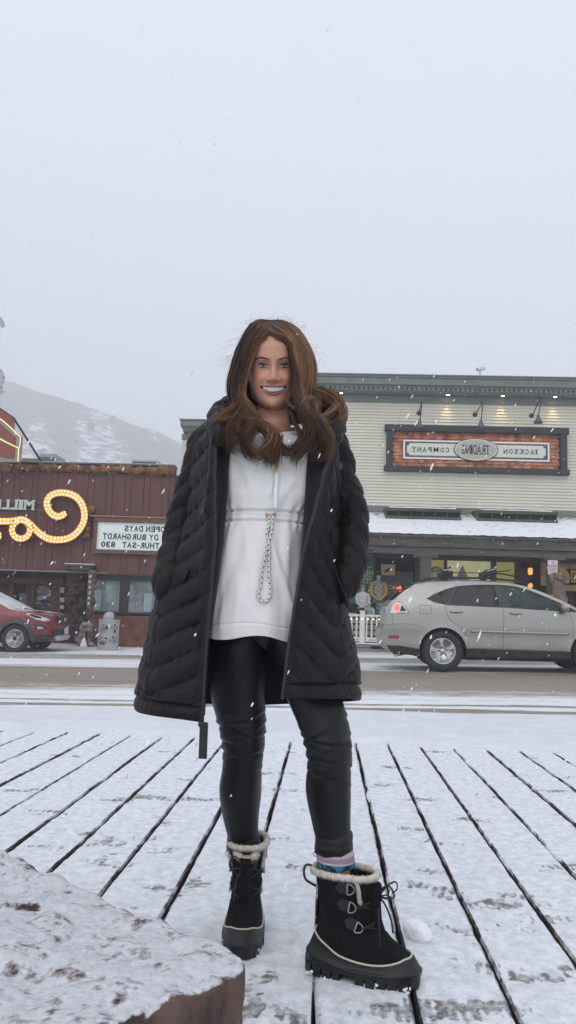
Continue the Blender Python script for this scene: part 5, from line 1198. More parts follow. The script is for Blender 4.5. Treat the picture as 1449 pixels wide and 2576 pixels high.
for s_ in (-1,1):
    b=MB().use(mat('grey_cladding',(.055,.06,.066),.6,var=.25,scale=12)).smooth()
    A=arc(0,.35,.40,-6,186,26); B2=arc(0,.36,.50,-12,192,26); B2=[(min(max(x,-.52),.50),z) for x,z in B2]
    b.add([(x,s_*(yrav(x,z)+.02),z) for x,z in A]+[(x,s_*(yrav(x,z)+.022),z) for x,z in B2]+[(x,s_*(yrav(x,z)-.01),z) for x,z in B2]+[(x,s_*(yrav(x,z)-.03),z) for x,z in A],[(k*26+i,k*26+i+1,(k+1)*26+i+1,(k+1)*26+i) for k in range(2) for i in range(25)]+[(i,i+1,78+i+1,78+i) for i in range(25)]); b.build('arch_cladding',R)
    b=MB().use(plast).smooth(); vs,fs=poly_panel([(.42,.28),(.80,.28),(.90,.40),(.90,.47),(.46,.44)],[],.06,lambda x,z:s_*(yrav(x,z)+.015)); b.add(vs,fs); b.build('bumper_cladding',R)
    hl=mat('headlamp_lens',(.50,.52,.56),.12,var=.3,scale=12,spec=.9,coat=1.,metal=.3)
    b=MB().use(hl).smooth(); vs,fs=poly_panel([(.26,.985),(.36,1.0),(.62,.93),(.80,.86),(.82,.82),(.70,.80),(.50,.85)],[],.04,lambda x,z:s_*(yrav(x,z)+.012)); b.add(vs,fs); o=b.build('headlight',R)
    b=MB().use(plast).smooth(); vs,fs=poly_panel([(.30,.975),(.40,.985),(.60,.925),(.66,.87),(.50,.885)],[],.04,lambda x,z:s_*(yrav(x,z)+.016)); b.add(vs,fs); b.build('lamp_bezel',o)
    b=MB().use(plast).smooth(); vs,fs=poly_panel([(.46,.72),(.70,.69),(.78,.60),(.50,.57)],[],.04,lambda x,z:s_*(yrav(x,z)+.008)); b.add(vs,fs); o=b.build('fog_pocket',R); b=MB().use(silv).smooth(); vs,fs=poly_panel([(.55,.67),(.68,.655),(.70,.61),(.56,.60)],[],.04,lambda x,z:s_*(yrav(x,z)+.012)); b.add(vs,fs); b.build('fog_lamp',o)
    b=MB().use(redp_).smooth(); vs,fs=poly_panel([(.50,.60),(.90,.555),(.92,.50),(.52,.49)],[],.05,lambda x,z:s_*(yrav(x,z)+.012)); b.add(vs,fs); b.build('bumper_blade',R)
    wheel(R,0,s_,.355,s_*.905,'twin'); wheel(R,-2.69,s_,.355,s_*.905,'twin')
def front(y,z,o=0): # x of the front face at (y,z)
    xx=float(np.interp(z,[.27,.40,.52,.70,.84,.94],[.86,.93,.94,.91,.89,.83])); w_=yrav(xx,z); return xx+.075*.9*(1-(y/max(w_,.3))**2)+o
def fpanel(nm,outl,m,off_,par):
    vs,fs=poly_panel(outl,[],.06,lambda y,z:0); b=MB().use(m).smooth(); b.add([(front(y,z,off_),y,z) for y,_,z in vs],fs); return b.build(nm,par)
gr=fpanel('grille',[(-.46,.70),(.46,.70),(.50,.92),(.42,.945),(-.42,.945),(-.50,.92)],plast,.012,R)
b=MB().use(mat('grille_bar',(.07,.07,.075),.4))
for z in np.linspace(.73,.90,5): b.tube([(front(y,z,.02),y,z) for y in np.linspace(-.43,.43,12)],.008,5)
b.build('grille_bars',gr)
b=MB().use(chrome).smooth(); c_=(front(0,.84,.03),0,.84)
for ry,rz in ((.085,.058),(.05,.03)): b.tube([(c_[0],ry*math.cos(a),c_[2]+rz*math.sin(a)) for a in np.linspace(0,2*math.pi,25)],.007,6)
b.tube([(c_[0],.03*math.cos(a),c_[2]+.056*math.sin(a)) for a in np.linspace(0,2*math.pi,21)],.006,6); b.build('emblem',gr)
fpanel('lower_grille',[(-.60,.42),(.60,.42),(.66,.60),(-.66,.60)],plast,.014,R)
fpanel('skid_plate',[(-.45,.30),(.45,.30),(.62,.40),(.45,.44),(-.45,.44),(-.62,.40)],mat('skid_silver',(.45,.46,.48),.4,metal=.4),.03,R)
o=fpanel('number_plate',[(-.16,.46),(.16,.46),(.16,.62),(-.16,.62)],mat('plate_white2',(.45,.47,.50),.5,var=.15,scale=20),.04,R)
R.location=(aY(37,1605,19.3)[0],19.3+.905,road_z(-8)+.0); R.rotation_euler=(0,-.02,math.radians(0))

# ================================================================ the woman
YC=2.10
PX=thing('person',(-.1,2.12,0),'smiling woman with wavy brown hair in an open black puffer coat and snow boots','person')
def W(px,py,Y): return np.array(aY(px,py,Y))
def joinmesh(b,voxel,smooth_it=3,sf=.6):
    """voxel-union of everything in builder b -> verts, faces"""
    me=bpy.data.meshes.new('tmp'); me.from_pydata(b.v,[],b.f); o=bpy.data.objects.new('tmp',me); COL.objects.link(o)
    m=o.modifiers.new('r','REMESH'); m.mode='VOXEL'; m.voxel_size=voxel; m.adaptivity=0
    s=o.modifiers.new('s','SMOOTH'); s.iterations=smooth_it; s.factor=sf
    bpy.context.view_layer.update(); dg=bpy.context.evaluated_depsgraph_get(); e=o.evaluated_get(dg); m2=e.to_mesh()
    vs=np.empty(len(m2.vertices)*3); m2.vertices.foreach_get('co',vs); vs=vs.reshape(-1,3); fs=[tuple(p.vertices) for p in m2.polygons]
    e.to_mesh_clear(); bpy.data.objects.remove(o); return vs,fs
# ---------------------------------------------------------------- head frame
HC=W(687,928,2.105)+np.array([0,0,0])      # eye-level centre of the head
hp=math.radians(15); hy=math.radians(5); hr=math.radians(-2.2)
Rh=(Matrix.Rotation(hy,3,'Z')@Matrix.Rotation(hr,3,'Y')@Matrix.Rotation(hp,3,'X'))
Rh=np.array(Rh)
def H(p): p=np.asarray(p,float); return p@Rh.T+HC
def tab(z,T): T=np.array(T); return np.interp(z,T[:,0],T[:,1])
TW=[(-.118,.0),(-.115,.022),(-.108,.037),(-.095,.0485),(-.078,.0570),(-.058,.0635),(-.03,.0680),(0,.0700),(.03,.0715),(.06,.071),(.085,.063),(.105,.046),(.118,.025),(.124,0)]
TF=[(-.118,.058),(-.114,.074),(-.106,.083),(-.092,.084),(-.075,.083),(-.055,.0865),(-.03,.088),(0,.083),(.03,.091),(.06,.089),(.085,.075),(.105,.052),(.118,.027),(.124,0)]
TBk=[(-.118,-.045),(-.114,-.03),(-.106,-.01),(-.092,.01),(-.075,.03),(-.055,.05),(-.03,.07),(0,.088),(.03,.098),(.06,.096),(.085,.08),(.105,.052),(.118,.026),(.124,0)]
def gs(x,z,cx,cz,sx,sz): return np.exp(-((x-cx)/sx)**2-((z-cz)/sz)**2)
def lip_curves(x):
    q=np.clip(np.abs(x)/.039,0,1)
    top=-.0500-.0028*q**2.0+.0015*(np.exp(-((np.abs(x)-.006)/.005)**2))   # upper edge of the upper lip
    tt=-.0560+.0030*q**2             # upper edge of the opening
    tb=-.0530-.0165*(1-q**1.9)        # lower edge of the opening
    bot=-.0535-.0252*(1-q**2.0)
    return top,tt,tb,bot
def face_disp(x,z):
    ax=np.abs(x); d=0*x
    # nose
    rz=np.clip((.018-z)/.050,0,1); wn=.0075+.0045*rz
    ridge=(.004+.017*rz**1.25)*np.exp(-(x/wn)**2)*sm(.034,.010,z)*sm(-.050,-.033,z)
    d=d+ridge+.0055*gs(x,z,0,-.0315,.0105,.0085)+.0115*gs(ax,z,.0158,-.0350,.0060,.0065)-.003*gs(ax,z,.0095,-.0425,.004,.003)
    d=d-.0095*gs(ax,z,.029,.006,.016,.0115)-.0075*gs(ax,z,.016,.004,.0062,.011)+.0035*gs(ax,z,.030,.0225,.020,.0055)
    d=d+.0085*gs(ax,z,.042,-.030,.016,.015)
    # smile folds
    for t in np.linspace(0,1,9):
        cx=.021+.0235*t**.8; cz=-.036-.034*t; d=d-.0017*gs(ax,z,cx,cz,.0042,.0055)
    d=d-.0022*gs(ax,z,.030,-.0085,.013,.0020)
    d=d+.006*gs(x,z,0,-.101,.017,.011)-.003*gs(x,z,0,-.0835,.020,.005)
    d=d-.0015*gs(x,z,0,-.0465,.003,.004)
    top,tt,tb,bot=lip_curves(x)
    inm=(ax<.041)
    up=np.exp(-((z-(top*.35+tt*.65))/.0024)**2)*.0032*inm*(1-(ax/.043)**2); lo=np.exp(-((z-(tb+bot)/2)/.0032)**2)*.0045*inm*(1-np.clip(ax/.037,0,1)**2)
    op=sm(-.0012,.0008,tt-z)*sm(-.0012,.0008,z-tb)*(ax<.0385)
    return d+up+lo-op*.014
nzs=np.r_[np.linspace(-.118,-.085,26),np.linspace(-.0840,.035,170),np.linspace(.037,.124,30)]
na=220
ang=np.linspace(0,2*math.pi,na,endpoint=False); ang=ang-.0*np.sin(ang)
rows=[]
for z in nzs:
    w_=tab(z,TW); f_=tab(z,TF); k_=tab(z,TBk)
    c=np.cos(ang); s=np.sin(ang)
    x=w_*np.sign(c)*np.abs(c)**.92
    front=s<0
    mid=0.0 if k_>0 else (k_*.5)
    y=np.where(front,-(f_)*np.abs(s)**.88,np.abs(k_)*np.sign(k_ if k_ else 1)*np.abs(s)**.95)
    if k_<0: y=np.where(front,y,k_*np.abs(s)**.5+ y*0)
    wt=np.clip(-s,0,1)**.35*front
    y=y-face_disp(x,np.full_like(x,z))*wt
    rows.append(np.stack([x,y,np.full_like(x,z)],1))
hg=np.array(rows)
skin=bpy.data.materials.new('skin'); skin.use_nodes=True; N=skin.node_tree.nodes; L=skin.node_tree.links; B_=N['Principled BSDF']
at=N.new('ShaderNodeAttribute'); at.attribute_name='tone'; g=N.new('ShaderNodeNewGeometry')
nn=noise_n(N,L,g.outputs['Position'],60,3); mm=mixc(N,L,nn,(.94,.94,.94),(1.04,1.04,1.04)); m2=N.new('ShaderNodeMixRGB'); m2.blend_type='MULTIPLY'; m2.inputs[0].default_value=1; L.new(at.outputs['Color'],m2.inputs[1]); L.new(mm,m2.inputs[2]); L.new(m2.outputs[0],B_.inputs['Base Color'])
B_.inputs['Roughness'].default_value=.48; B_.inputs['Subsurface Weight'].default_value=.12; B_.inputs['Subsurface Radius'].default_value=(.010,.004,.002); B_.inputs['Subsurface Scale'].default_value=.6
b=MB()
b.grid(H(hg.reshape(-1,3)).reshape(hg.shape),wrapu=True); n0=len(b.v); cap=[tuple(range(na-1,-1,-1))]; b.f.append(tuple(range(na)))
b.m.append(0); b.s.append(True)
for s_ in (-1,1): b.ball(H((s_*.070,.012,-.008)),(.012,.020,.030),12,8)
nk=[H((0,.015,-.05)),H((0,.022,-.10)),W(692,1075,2.12),W(690,1110,2.13)]
b.tube(nk,[.046,.045,.046,.056],20)
# torso, arms, hands, legs under the clothes
tor=[(W(690,1105,2.14),.055,.05),(W(688,1130,2.13),.11,.065),(W(680,1190,2.12),.125,.08),(W(670,1260,2.11),.12,.082),(W(660,1320,2.11),.13,.085),(W(655,1420,2.12),.120,.090),(W(650,1500,2.13),.125,.095),(W(655,1560,2.14),.11,.07),(W(660,1590,2.14),.08,.055)]
b.grid(np.array([[(c[0]+rx*math.cos(a),c[1]+ry*math.sin(a),c[2]) for a in np.linspace(0,2*math.pi,24,endpoint=False)] for c,rx,ry in tor]),wrapu=True,flip=True)
b.add([],[]); 
for idx in (0,-1):
    c,rx,ry=tor[idx]; b.add([(c[0]+rx*math.cos(a),c[1]+ry*math.sin(a),c[2]) for a in np.linspace(0,2*math.pi,24,endpoint=False)],[tuple(range(24))])
armL=[(512,1128,2.11),(487,1210,2.12),(464,1300,2.13),(448,1390,2.12),(442,1440,2.12),(462,1490,2.11)]
armR=[(838,1128,2.11),(866,1210,2.12),(885,1290,2.13),(882,1360,2.12),(866,1415,2.12),(838,1465,2.11)]
for arm in (armL,armR):
    P_=[W(*p) for p in arm]; sh=W(590 if arm is armL else 775,1135,2.13); s2=W(550 if arm is armL else 806,1124,2.12)
    b.tube([sh,s2]+P_[:5],[.046,.036,.034,.032,.029,.026,.022],14)
    # hand inside the pocket: palm, four fingers, thumb
    wr=Vector(P_[4]); hd=(Vector(P_[5])-wr).normalized(); sd=1 if arm is armL else -1; ax_=Vector((sd,-.2,0)).normalized()
    b.tube([wr,wr+hd*.05,wr+hd*.09],[.022,.030,.028],10,flat=.55)
    for k,(ln,o_) in enumerate(((.070,-.024),(.078,-.008),(.074,.008),(.058,.023))):
        r0=wr+hd*.085+ax_*o_; b.tube([r0,r0+hd*ln*.4+Vector((0,-.004,0)),r0+hd*ln*.75+Vector((sd*.004,-.012,0)),r0+hd*ln+Vector((sd*.008,-.022,0))],[.009,.0085,.008,.0065],8)
    t0=wr+hd*.03+ax_*.022; b.tube([t0,t0+ax_*.02+hd*.025,t0+ax_*.026+hd*.055],[.011,.010,.008],8)
legL=[(613,1590,2.14,.080),(603,1640,2.14,.083),(598,1740,2.16,.076),(608,1820,2.17,.066),(612,1880,2.18,.058),(609,1930,2.20,.055),(604,1990,2.23,.0585),(606,2060,2.26,.050),(612,2120,2.28,.042),(616,2170,2.29,.038)]
legR=[(715,1590,2.14,.080),(745,1640,2.13,.083),(785,1740,2.10,.076),(812,1820,2.07,.068),(826,1880,2.06,.061),(828,1930,2.06,.057),(826,1990,2.07,.0585),(832,2060,2.075,.051),(840,2120,2.08,.044),(846,2180,2.08,.038)]
for lg,fd in ((legL,(0,-.20,0)),(legR,(.19,-.045,0))):
    P_=[W(*p[:3]) for p in lg]; b.tube(P_,[p[3]*.82 for p in lg],18)
    an=Vector(P_[-1]); b.tube([an,Vector((an.x,an.y,.12)),Vector((an.x,an.y,.085))+Vector(fd)*.1],[.036,.034,.036],12)
    f0=Vector((an.x,an.y,.075)); b.tube([f0-Vector(fd)*.2,f0+Vector(fd)*.2,f0+Vector(fd)*.5],[.026,.028,.018],12,flat=.7)
vs,fs=joinmesh(b,.0042,1,.35)
# re-impose the sculpted face where the voxels blurred it: snap nearby vertices onto the exact head surface
inv=(vs-HC)@Rh; X,Y_,Z=inv[:,0],inv[:,1],inv[:,2]
msk=(Z>-.100)&(Z<.12)&(Y_<-.01)&(np.abs(X)<.072)
w_=tab(Z,TW); f_=tab(Z,TF); cc_=np.clip(np.abs(X)/np.maximum(w_,1e-4),0,.999)**(1/.92); s_a=np.sqrt(1-cc_**2)
yn=-(f_)*s_a**.88-face_disp(X,Z)*s_a**.35
ok=msk&(s_a>.25)&(np.abs(yn-Y_)<.02)
Y2=np.where(ok,yn,Y_); inv=np.stack([X,Y2,Z],1); vs=inv@Rh.T+HC
b=MB().use(skin).smooth(); b.add(vs,fs); body=b.build('body',PX)
base=np.array([.53,.27,.19]); lipc=np.array([.33,.105,.095]); blush=np.array([.54,.19,.15]); eyed=np.array([.27,.13,.10]); mouthc=np.array([.14,.04,.04])
col=np.tile(base,(len(vs),1)); ax=np.abs(X)
def mixm(m,c): 
    global col
    m=(m*(Y2<-.02))[:,None]; col=col*(1-m)+c*m
mixm(.8*gs(ax,Z,.046,-.026,.018,.016),blush); mixm(.35*gs(X,Z,0,-.033,.012,.010),blush)
mixm(.55*gs(ax,Z,.031,.012,.017,.008)+.4*gs(ax,Z,.031,-.004,.016,.004),eyed)
mixm(.35*gs(ax,Z,.0085,-.0415,.0035,.0018),mouthc)
top,tt,tb,bot=lip_curves(X)
lipm=sm(-.001,.0005,top-Z)*sm(-.001,.0005,Z-bot)*(ax<.0395); mixm(lipm,lipc)
opm=sm(-.0006,.0004,tt-Z)*sm(-.0006,.0004,Z-tb)*(ax<.039); mixm(opm,mouthc)
ca=body.data.color_attributes.new('tone','FLOAT_COLOR','POINT'); ca.data.foreach_set('color',np.c_[col,np.ones(len(vs))].ravel())
def fy(x,z):   # exact face surface depth at local (x,z)
    x=np.atleast_1d(np.float64(x)); z=np.atleast_1d(np.float64(z)); w_=tab(z,TW); c=np.clip(np.abs(x)/w_,0,.999)**(1/.92); s=np.sqrt(1-c**2)
    return float((-(tab(z,TF))*s**.88-face_disp(x,z)*s**.35)[0])
# teeth: curved row, each tooth a bump
tm=mat('teeth',(.92,.89,.86),.3,var=.02,spec=.4)
b=MB().use(tm).smooth(); wds=[.0086,.0070,.0068,.0060]; x=0
for s_ in (-1,1):
    x=0
    for i,wd in enumerate(wds):
        cx=s_*(x+wd/2); x+=wd
        q_=min(1,abs(cx)/.039); zt_=-.0545+.0035*q_**2; zb_=max(-.0535-.0146*(1-q_**1.9),-.0672)-.000; yy=-.0812+.30*cx*cx/.036
        P_=[]
        for j in range(5):
            u=-1+2*j/4; P_.append([H((cx+u*wd*.495,yy+.0011*u*u+.0012*abs(u)**6,zt_)),H((cx+u*wd*.50,yy-.0008+.0011*u*u+.0012*abs(u)**6,(zt_+zb_)/2)),H((cx+u*wd*.47,yy+.0011*u*u+.0012*abs(u)**6,zb_)),H((cx+u*wd*.4,yy+.004,zb_-.0004))])
        b.grid(np.array(P_).transpose(1,0,2))
b.build('teeth',PX)
# eyes
ew=mat('eye_white',(.50,.48,.47),.2,var=.02,spec=.7); iris=mat('iris',(.085,.10,.09),.2,var=.3,scale=400); pup=mat('pupil',(.004,.004,.004),.1,spec=.8); lash=mat('lash',(.012,.008,.007),.6); browm=mat('brow',(.12,.058,.038),.85)
for s_ in (-1,1):
    ex=s_*.0292; ez=.004; ye=fy(ex,ez)
    def eyeY(x,z): r=.0135; d=((x-ex)**2+(z-ez)**2); return ye-.0042+ (r-math.sqrt(max(r*r-d,1e-6)))*.8+.0
    U=np.linspace(-1,1,17); hw=.0152
    upz=lambda u: ez+.0047*(1-abs(u)**2.2)+ (.0012*u*s_); loz=lambda u: ez-.0042*(1-abs(u)**2.0)+(.0012*u*s_)
    b=MB().use(ew).smooth(); b.grid(np.array([[H((ex+u*hw,eyeY(ex+u*hw,lerp(loz(u),upz(u),v_)),lerp(loz(u),upz(u),v_))) for u in U] for v_ in np.linspace(0,1,7)])); eo=b.build('eye',PX)
    for m_,r_,o_ in ((iris,.0056,.0005),(pup,.0025,.0008)):
        b=MB().use(m_).smooth(); vsx=[]
        cz_=ez+.0008; 
        for rr in np.linspace(0,1,4):
            for k in range(20):
                a=2*math.pi*k/20; x_=ex+r_*rr*math.cos(a); z_=cz_+r_*rr*math.sin(a); u=(x_-ex)/hw; z_=min(max(z_,loz(u)+.0002),upz(u)-.0002); vsx.append(H((x_,eyeY(x_,z_)-o_,z_)))
        b.add(vsx,[(i*20+k,i*20+(k+1)%20,(i+1)*20+(k+1)%20,(i+1)*20+k) for i in range(3) for k in range(20)]); b.build('iris' if m_ is iris else 'pupil',eo)
    b=MB().use(lash).smooth(); b.tube([H((ex+u*(hw+.0006),eyeY(ex+u*hw,upz(u))-.0008,upz(u)+.0002)) for u in U],[.0007+.0014*(1-abs(u)**3)*(1.2 if u*s_>0 else .8) for u in U],6)
    b.tube([H((ex+u*hw,eyeY(ex+u*hw,loz(u))-.0003,loz(u)-.0001)) for u in U],[.0005+.0005*(1-u*u) for u in U],5); b.build('lashes',eo)
    b=MB().use(skin).smooth()
    b=MB().use(browm).smooth(); pts=[(.0135,.0195),(.020,.0225),(.028,.0250),(.037,.0262),(.046,.0235),(.052,.0195)]
    pts=spline([(p[0],p[1],0) for p in pts],5); b.tube([H((s_*p[0],fy(s_*p[0],p[1])-.0002,p[1])) for p in pts],[.0026*math.sin(math.pi*min(1,.18+i/len(pts)*.82))**.5+.0005 for i in range(len(pts))],6,flat=.8); b.build('eyebrow',PX)
# ---------------------------------------------------------------- leggings, socks
leg=mat('leggings_black',(.0045,.005,.0065),.37,var=.08,scale=30,spec=.34)
b=MB().use(leg).smooth()
def leg_surface(lg,seed,kneeside):
    P_=np.array([list(W(*p[:3]))+[p[3]] for p in lg]); Q=resample(spline([tuple(p) for p in P_],8),190)
    nA=56; G=[]
    for i,(x,y,z,r) in enumerate(Q):
        row=[]
        for j in range(nA):
            a=2*math.pi*j/nA; ca,sa=math.cos(a),math.sin(a)
            rr=r*1.02
            # calf bulge at the back, knee cap, creases behind the knee and at the ankle
            rr*=1+.06*max(0,sa)*math.exp(-((z-.43)/.09)**2)+.05*max(0,-sa)*math.exp(-((z-.555)/.035)**2)
            for cz,amp,sl in ((.605,.010,.10*seed),(.575,.011,-.10),(.555,.008,.22),(.530,.012,-.12),(.507,.007,.1),(.49,.005,-.2)):
                wv=math.exp(-((z-cz-sl*ca*.16-.006*math.sin(3*a+seed*2))/.0042)**2); rr-=amp*.32*wv*(.35+.65*abs(math.sin(a*1.0+cz*40+seed)))
                wv=math.exp(-((z-cz-.010-sl*ca*.16-.006*math.sin(3*a+seed*2))/.0065)**2); rr+=amp*.26*wv*(.35+.65*abs(math.sin(a+cz*40+seed)))
            rr+=.0016*nz3((ca*2+seed*5,sa*2,z*14))
            row.append((x+rr*ca,y+rr*sa*.98,z))
        G.append(row)
    b.grid(np.array(G),wrapu=True,flip=True)
leg_surface([p for p in legL[:-1]],1,-1); leg_surface([p for p in legR[:-1]],2,1)
b.tube([W(613,1560,2.14),W(660,1562,2.14),W(712,1560,2.14)],[.080,.090,.080],20)
lgo=b.build('leggings',PX)
for lg,sl in ((legL,.05),(legR,.04)):
    c=W(*lg[-2][:3]); r=lg[-2][3]
    for k,(dz,rr,hh) in enumerate(((.012,r+.0045,.012),(-.010,r+.0058,.011))):
        b=MB().use(leg if k else mat('legging_cuff',(.010,.010,.013),.6,var=.1)).smooth()
        b.grid(np.array([[(c[0]+(rr+o_)*math.cos(a),c[1]+(rr+o_)*math.sin(a),c[2]+dz+h_+.004*nz3((math.cos(a)*2,math.sin(a)*2,c[0]*9+k))+sl*math.cos(a)*(r)) for a in np.linspace(0,2*math.pi,48,endpoint=False)] for o_,h_ in ((-.004,hh+.004),(0,hh),(.001,0),(0,-hh),(-.004,-hh-.004))]),wrapu=True,flip=True); b.build('cuff',lgo)
    b=MB().use(mat('cuff_stitch',(.35,.31,.27),.7)).smooth(); b.tube([(c[0]+(r+.009)*math.cos(a),c[1]+(r+.009)*math.sin(a),c[2]-.0275+sl*math.cos(a)*r) for a in np.linspace(0,2*math.pi,40)],.0012,5); b.build('cuff_stitching',lgo)
sk=bpy.data.materials.new('sock_pattern'); sk.use_nodes=True; N=sk.node_tree.nodes; L=sk.node_tree.links; g=N.new('ShaderNodeNewGeometry'); s=N.new('ShaderNodeSeparateXYZ'); L.new(g.outputs['Position'],s.inputs[0])
f=mth(N,L,'DIVIDE',mth(N,L,'SUBTRACT',s.outputs[2],.225),.08)
rp=ramp(N,L,f,[(0,(.03,.25,.36)),(.56,(.03,.27,.38)),(.57,(.55,.48,.52)),(.61,(.55,.48,.52)),(.62,(.36,.22,.34)),(.74,(.36,.22,.34)),(.75,(.12,.10,.12)),(.76,(.4,.36,.38)),(1,(.06,.05,.06))],'CONSTANT')
nt2=ramp(N,L,noise_n(N,L,g.outputs['Position'],70,2),[(.54,0),(.57,1)]); m3=mth(N,L,'MULTIPLY',nt2,ramp(N,L,f,[(.55,1),(.57,0)]))
L.new(mixc(N,L,m3,rp,(.02,.025,.05)),N['Principled BSDF'].inputs['Base Color']); N['Principled BSDF'].inputs['Roughness'].default_value=.85
for lg in (legL,legR):
    c=W(*lg[-2][:3]); d=W(*lg[-1][:3]); b=MB().use(sk).smooth(); r=lg[-2][3]
    d[2]=max(d[2],.236); b.tube([c,(c+d)/2,d],[r+.004,r+.005,r+.006],28); b.build('sock',PX)
# ---------------------------------------------------------------- boots
suede=mat('black_suede',(.008,.008,.009),.95,var=.3,scale=60,sheen=.0,spec=.2); rubb=mat('boot_rubber',(.009,.0095,.012),.48,var=.2,scale=30); piping=mat('cream_piping',(.50,.46,.36),.6); fur=mat('cream_fur',(.62,.57,.50),.95,var=.1,scale=80); ringm=mat('d_ring',(.42,.41,.38),.3,metal=.9); lacem=mat('bootlace',(.018,.018,.022),.7,var=.5,scale=200); tabm=mat('leather_tab',(.018,.02,.024),.45)
def make_boot(origin,ang,back=False):
    ca,sa=math.cos(ang),math.sin(ang); O=Vector(origin)
    def T(u,w_,z): return (O.x+u*ca-w_*sa,O.y+u*sa+w_*ca,O.z+z)
    def ring(z,ub,uf,hw,n=64,pw=.8,toe=1.):
        R_=[]
        L_=uf-ub
        for k in range(n):
            a=2*math.pi*k/n; c=math.cos(a); s=math.sin(a)
            u=ub+L_*(.5+.5*np.sign(c)*abs(c)**pw)
            t=(u-ub)/L_
            w_=hw*np.sign(s)*abs(s)**pw*(1+(.10*math.sin(t*math.pi*1.0-.9) if L_>.2 else 0))
            R_.append(T(u,w_,z))
        return R_
    def tabz(z,T_): return [float(np.interp(z,[q[0] for q in T_],[q[i] for q in T_])) for i in (1,2,3)]
    UP=[(.040,.004,.287,.046),(.055,.008,.283,.0455),(.066,.012,.272,.044),(.076,.016,.256,.043),(.088,.020,.236,.042),(.10,.024,.217,.041),(.115,.028,.200,.0405),(.135,.031,.184,.041),(.16,.031,.173,.043),(.19,.028,.168,.046),(.22,.022,.170,.050),(.243,.018,.172,.052)]
    b=MB().use(suede).smooth(); rows=[]
    for z in np.linspace(.040,.243,60):
        ub,uf,hw=tabz(z,UP); wr=.0018*math.sin(z*190)*math.exp(-((z-.11)/.04)**2); rows.append(ring(z,ub,uf+wr,hw+wr*.5))
    b.grid(np.array(rows),wrapu=True); bt=b.build('boot',PX)
    # rubber foxing rising at heel and toe
    b=MB().use(rubb).smooth(); rows=[]
    def foxtop(t): return .066+.034*max(0,1-t/.33)**1.5-.016*math.sin(math.pi*min(1,max(0,(t-.2)/.75)))+.004*t
    n=72
    def fox(z_f,off_):
        row=[]
        for k in range(n):
            a=2*math.pi*k/n; c=math.cos(a); s=math.sin(a); t=.5+.5*np.sign(c)*abs(c)**.8
            zt_=foxtop(t); z=lerp(.018,zt_,z_f); ub,uf,hw=tabz(max(z,.04),UP); ub-=off_; uf+=off_
            u=lerp(ub,uf,t); w_=(hw+off_)*np.sign(s)*abs(s)**.8*(1+.10*math.sin(t*math.pi-.9)); row.append(T(u,w_,z))
        return row
    for zf,o_ in ((0,.0045),(.3,.0055),(.34,.0085),(.42,.0085),(.46,.005),(.9,.0035),(1,.0028),(1.0,-.003)): rows.append(fox(zf,o_))
    b.grid(np.array(rows),wrapu=True); b.build('foxing',bt)
    b=MB().use(piping).smooth(); tp=fox(1.0,.0035); b.tube(tp+[tp[0],tp[1]],.0024,6); b.build('piping',bt)
    # lugged sole
    b=MB().use(rubb)
    def slab(u0,u1,z0,z1,o_=.006):
        pts=[]
        ub,uf,hw=-.004,.292,.047
        N_=14
        for s_ in (-1,1):
            us=np.linspace(u0,u1,N_) if s_<0 else np.linspace(u1,u0,N_)
            for u in us:
                t=(u-ub)/(uf-ub); t=min(max(t,.0005),.9995); c=2*t-1; cc=abs(c)**(1/.8); sn=math.sqrt(max(0,1-cc*cc))**.8
                pts.append(T(u,s_*(hw+o_)*max(sn,.08)*(1+.10*math.sin(t*math.pi-.9)),z0))
        b.prism(pts,(0,0,z1-z0))
    slab(-.003,.291,.022,.036,.005); slab(-.001,.289,.0361,.042,.002)
    x=-.003
    for u0,u1,z0 in ((-.003,.018,.001),(.023,.046,.0),(.051,.074,.0),(.079,.098,.0),(.138,.160,.002),(.165,.187,.0),(.192,.214,.0),(.219,.241,.0),(.246,.268,.001),(.272,.290,.004)): slab(u0,u1,z0,.0221,.004 if int(u0*100)%2 else .007)
    slab(-.001,.099,.006,.022,-.004); slab(.137,.288,.006,.022,-.004); b.build('sole',bt)
    # snow packed in the lugs
    b=MB().use(snow).smooth(); R_=random.Random(3)
    for k in range(26):
        u=R_.choice((R_.uniform(0,.06),R_.uniform(.14,.29))); s_=R_.choice((-1,1)); b.ball(T(u,s_*(.046+R_.uniform(-.004,.006)),R_.uniform(.002,.014)),(R_.uniform(.002,.006),R_.uniform(.002,.006),R_.uniform(.002,.005)),8,6,.5,k)
    tag(b.build('packed_snow',bt),kind='stuff')
    # fur collar: ring with a tongue edge running down the front side
    b=MB().use(fur).smooth(); R_=random.Random(5)
    def furtube(P_,r,dens):
        Q=resample(spline([tuple(p) for p in P_],4),dens*3); b.tube([(p[0],p[1],p[2]+.0015*R_.uniform(-1,1)) for p in Q],[r*(.72+.16*R_.uniform(-1,1)) for _ in Q],10)
        Tg=np.gradient(Q,axis=0); Tg/=np.linalg.norm(Tg,axis=1)[:,None]
        vs=[];fs=[]
        for p,t_ in zip(Q,Tg):
            for q_ in range(26):
                d=Vector((R_.gauss(0,1),R_.gauss(0,1),R_.gauss(.1,1))); t3=Vector(t_); d=(d-t3*d.dot(t3)).normalized(); d=(d+t3*R_.gauss(0,.45)).normalized()
                a0=Vector(p)+t3*R_.uniform(-.002,.002)+d*r*.6; e=d.orthogonal().normalized()*.0008; tip=a0+d*R_.uniform(.25,.75)*r+Vector((0,0,-.0015)); o=len(vs); vs+=[a0+e,a0-e,tip,a0+d.cross(e).normalized()*.0008]; fs+=[(o,o+1,o+2),(o+1,o+3,o+2),(o+3,o,o+2)]
        b.add(vs,fs)
    rg=ring(.247,.013,.178,.053,40); furtube(rg+[rg[0]],.0105,52)
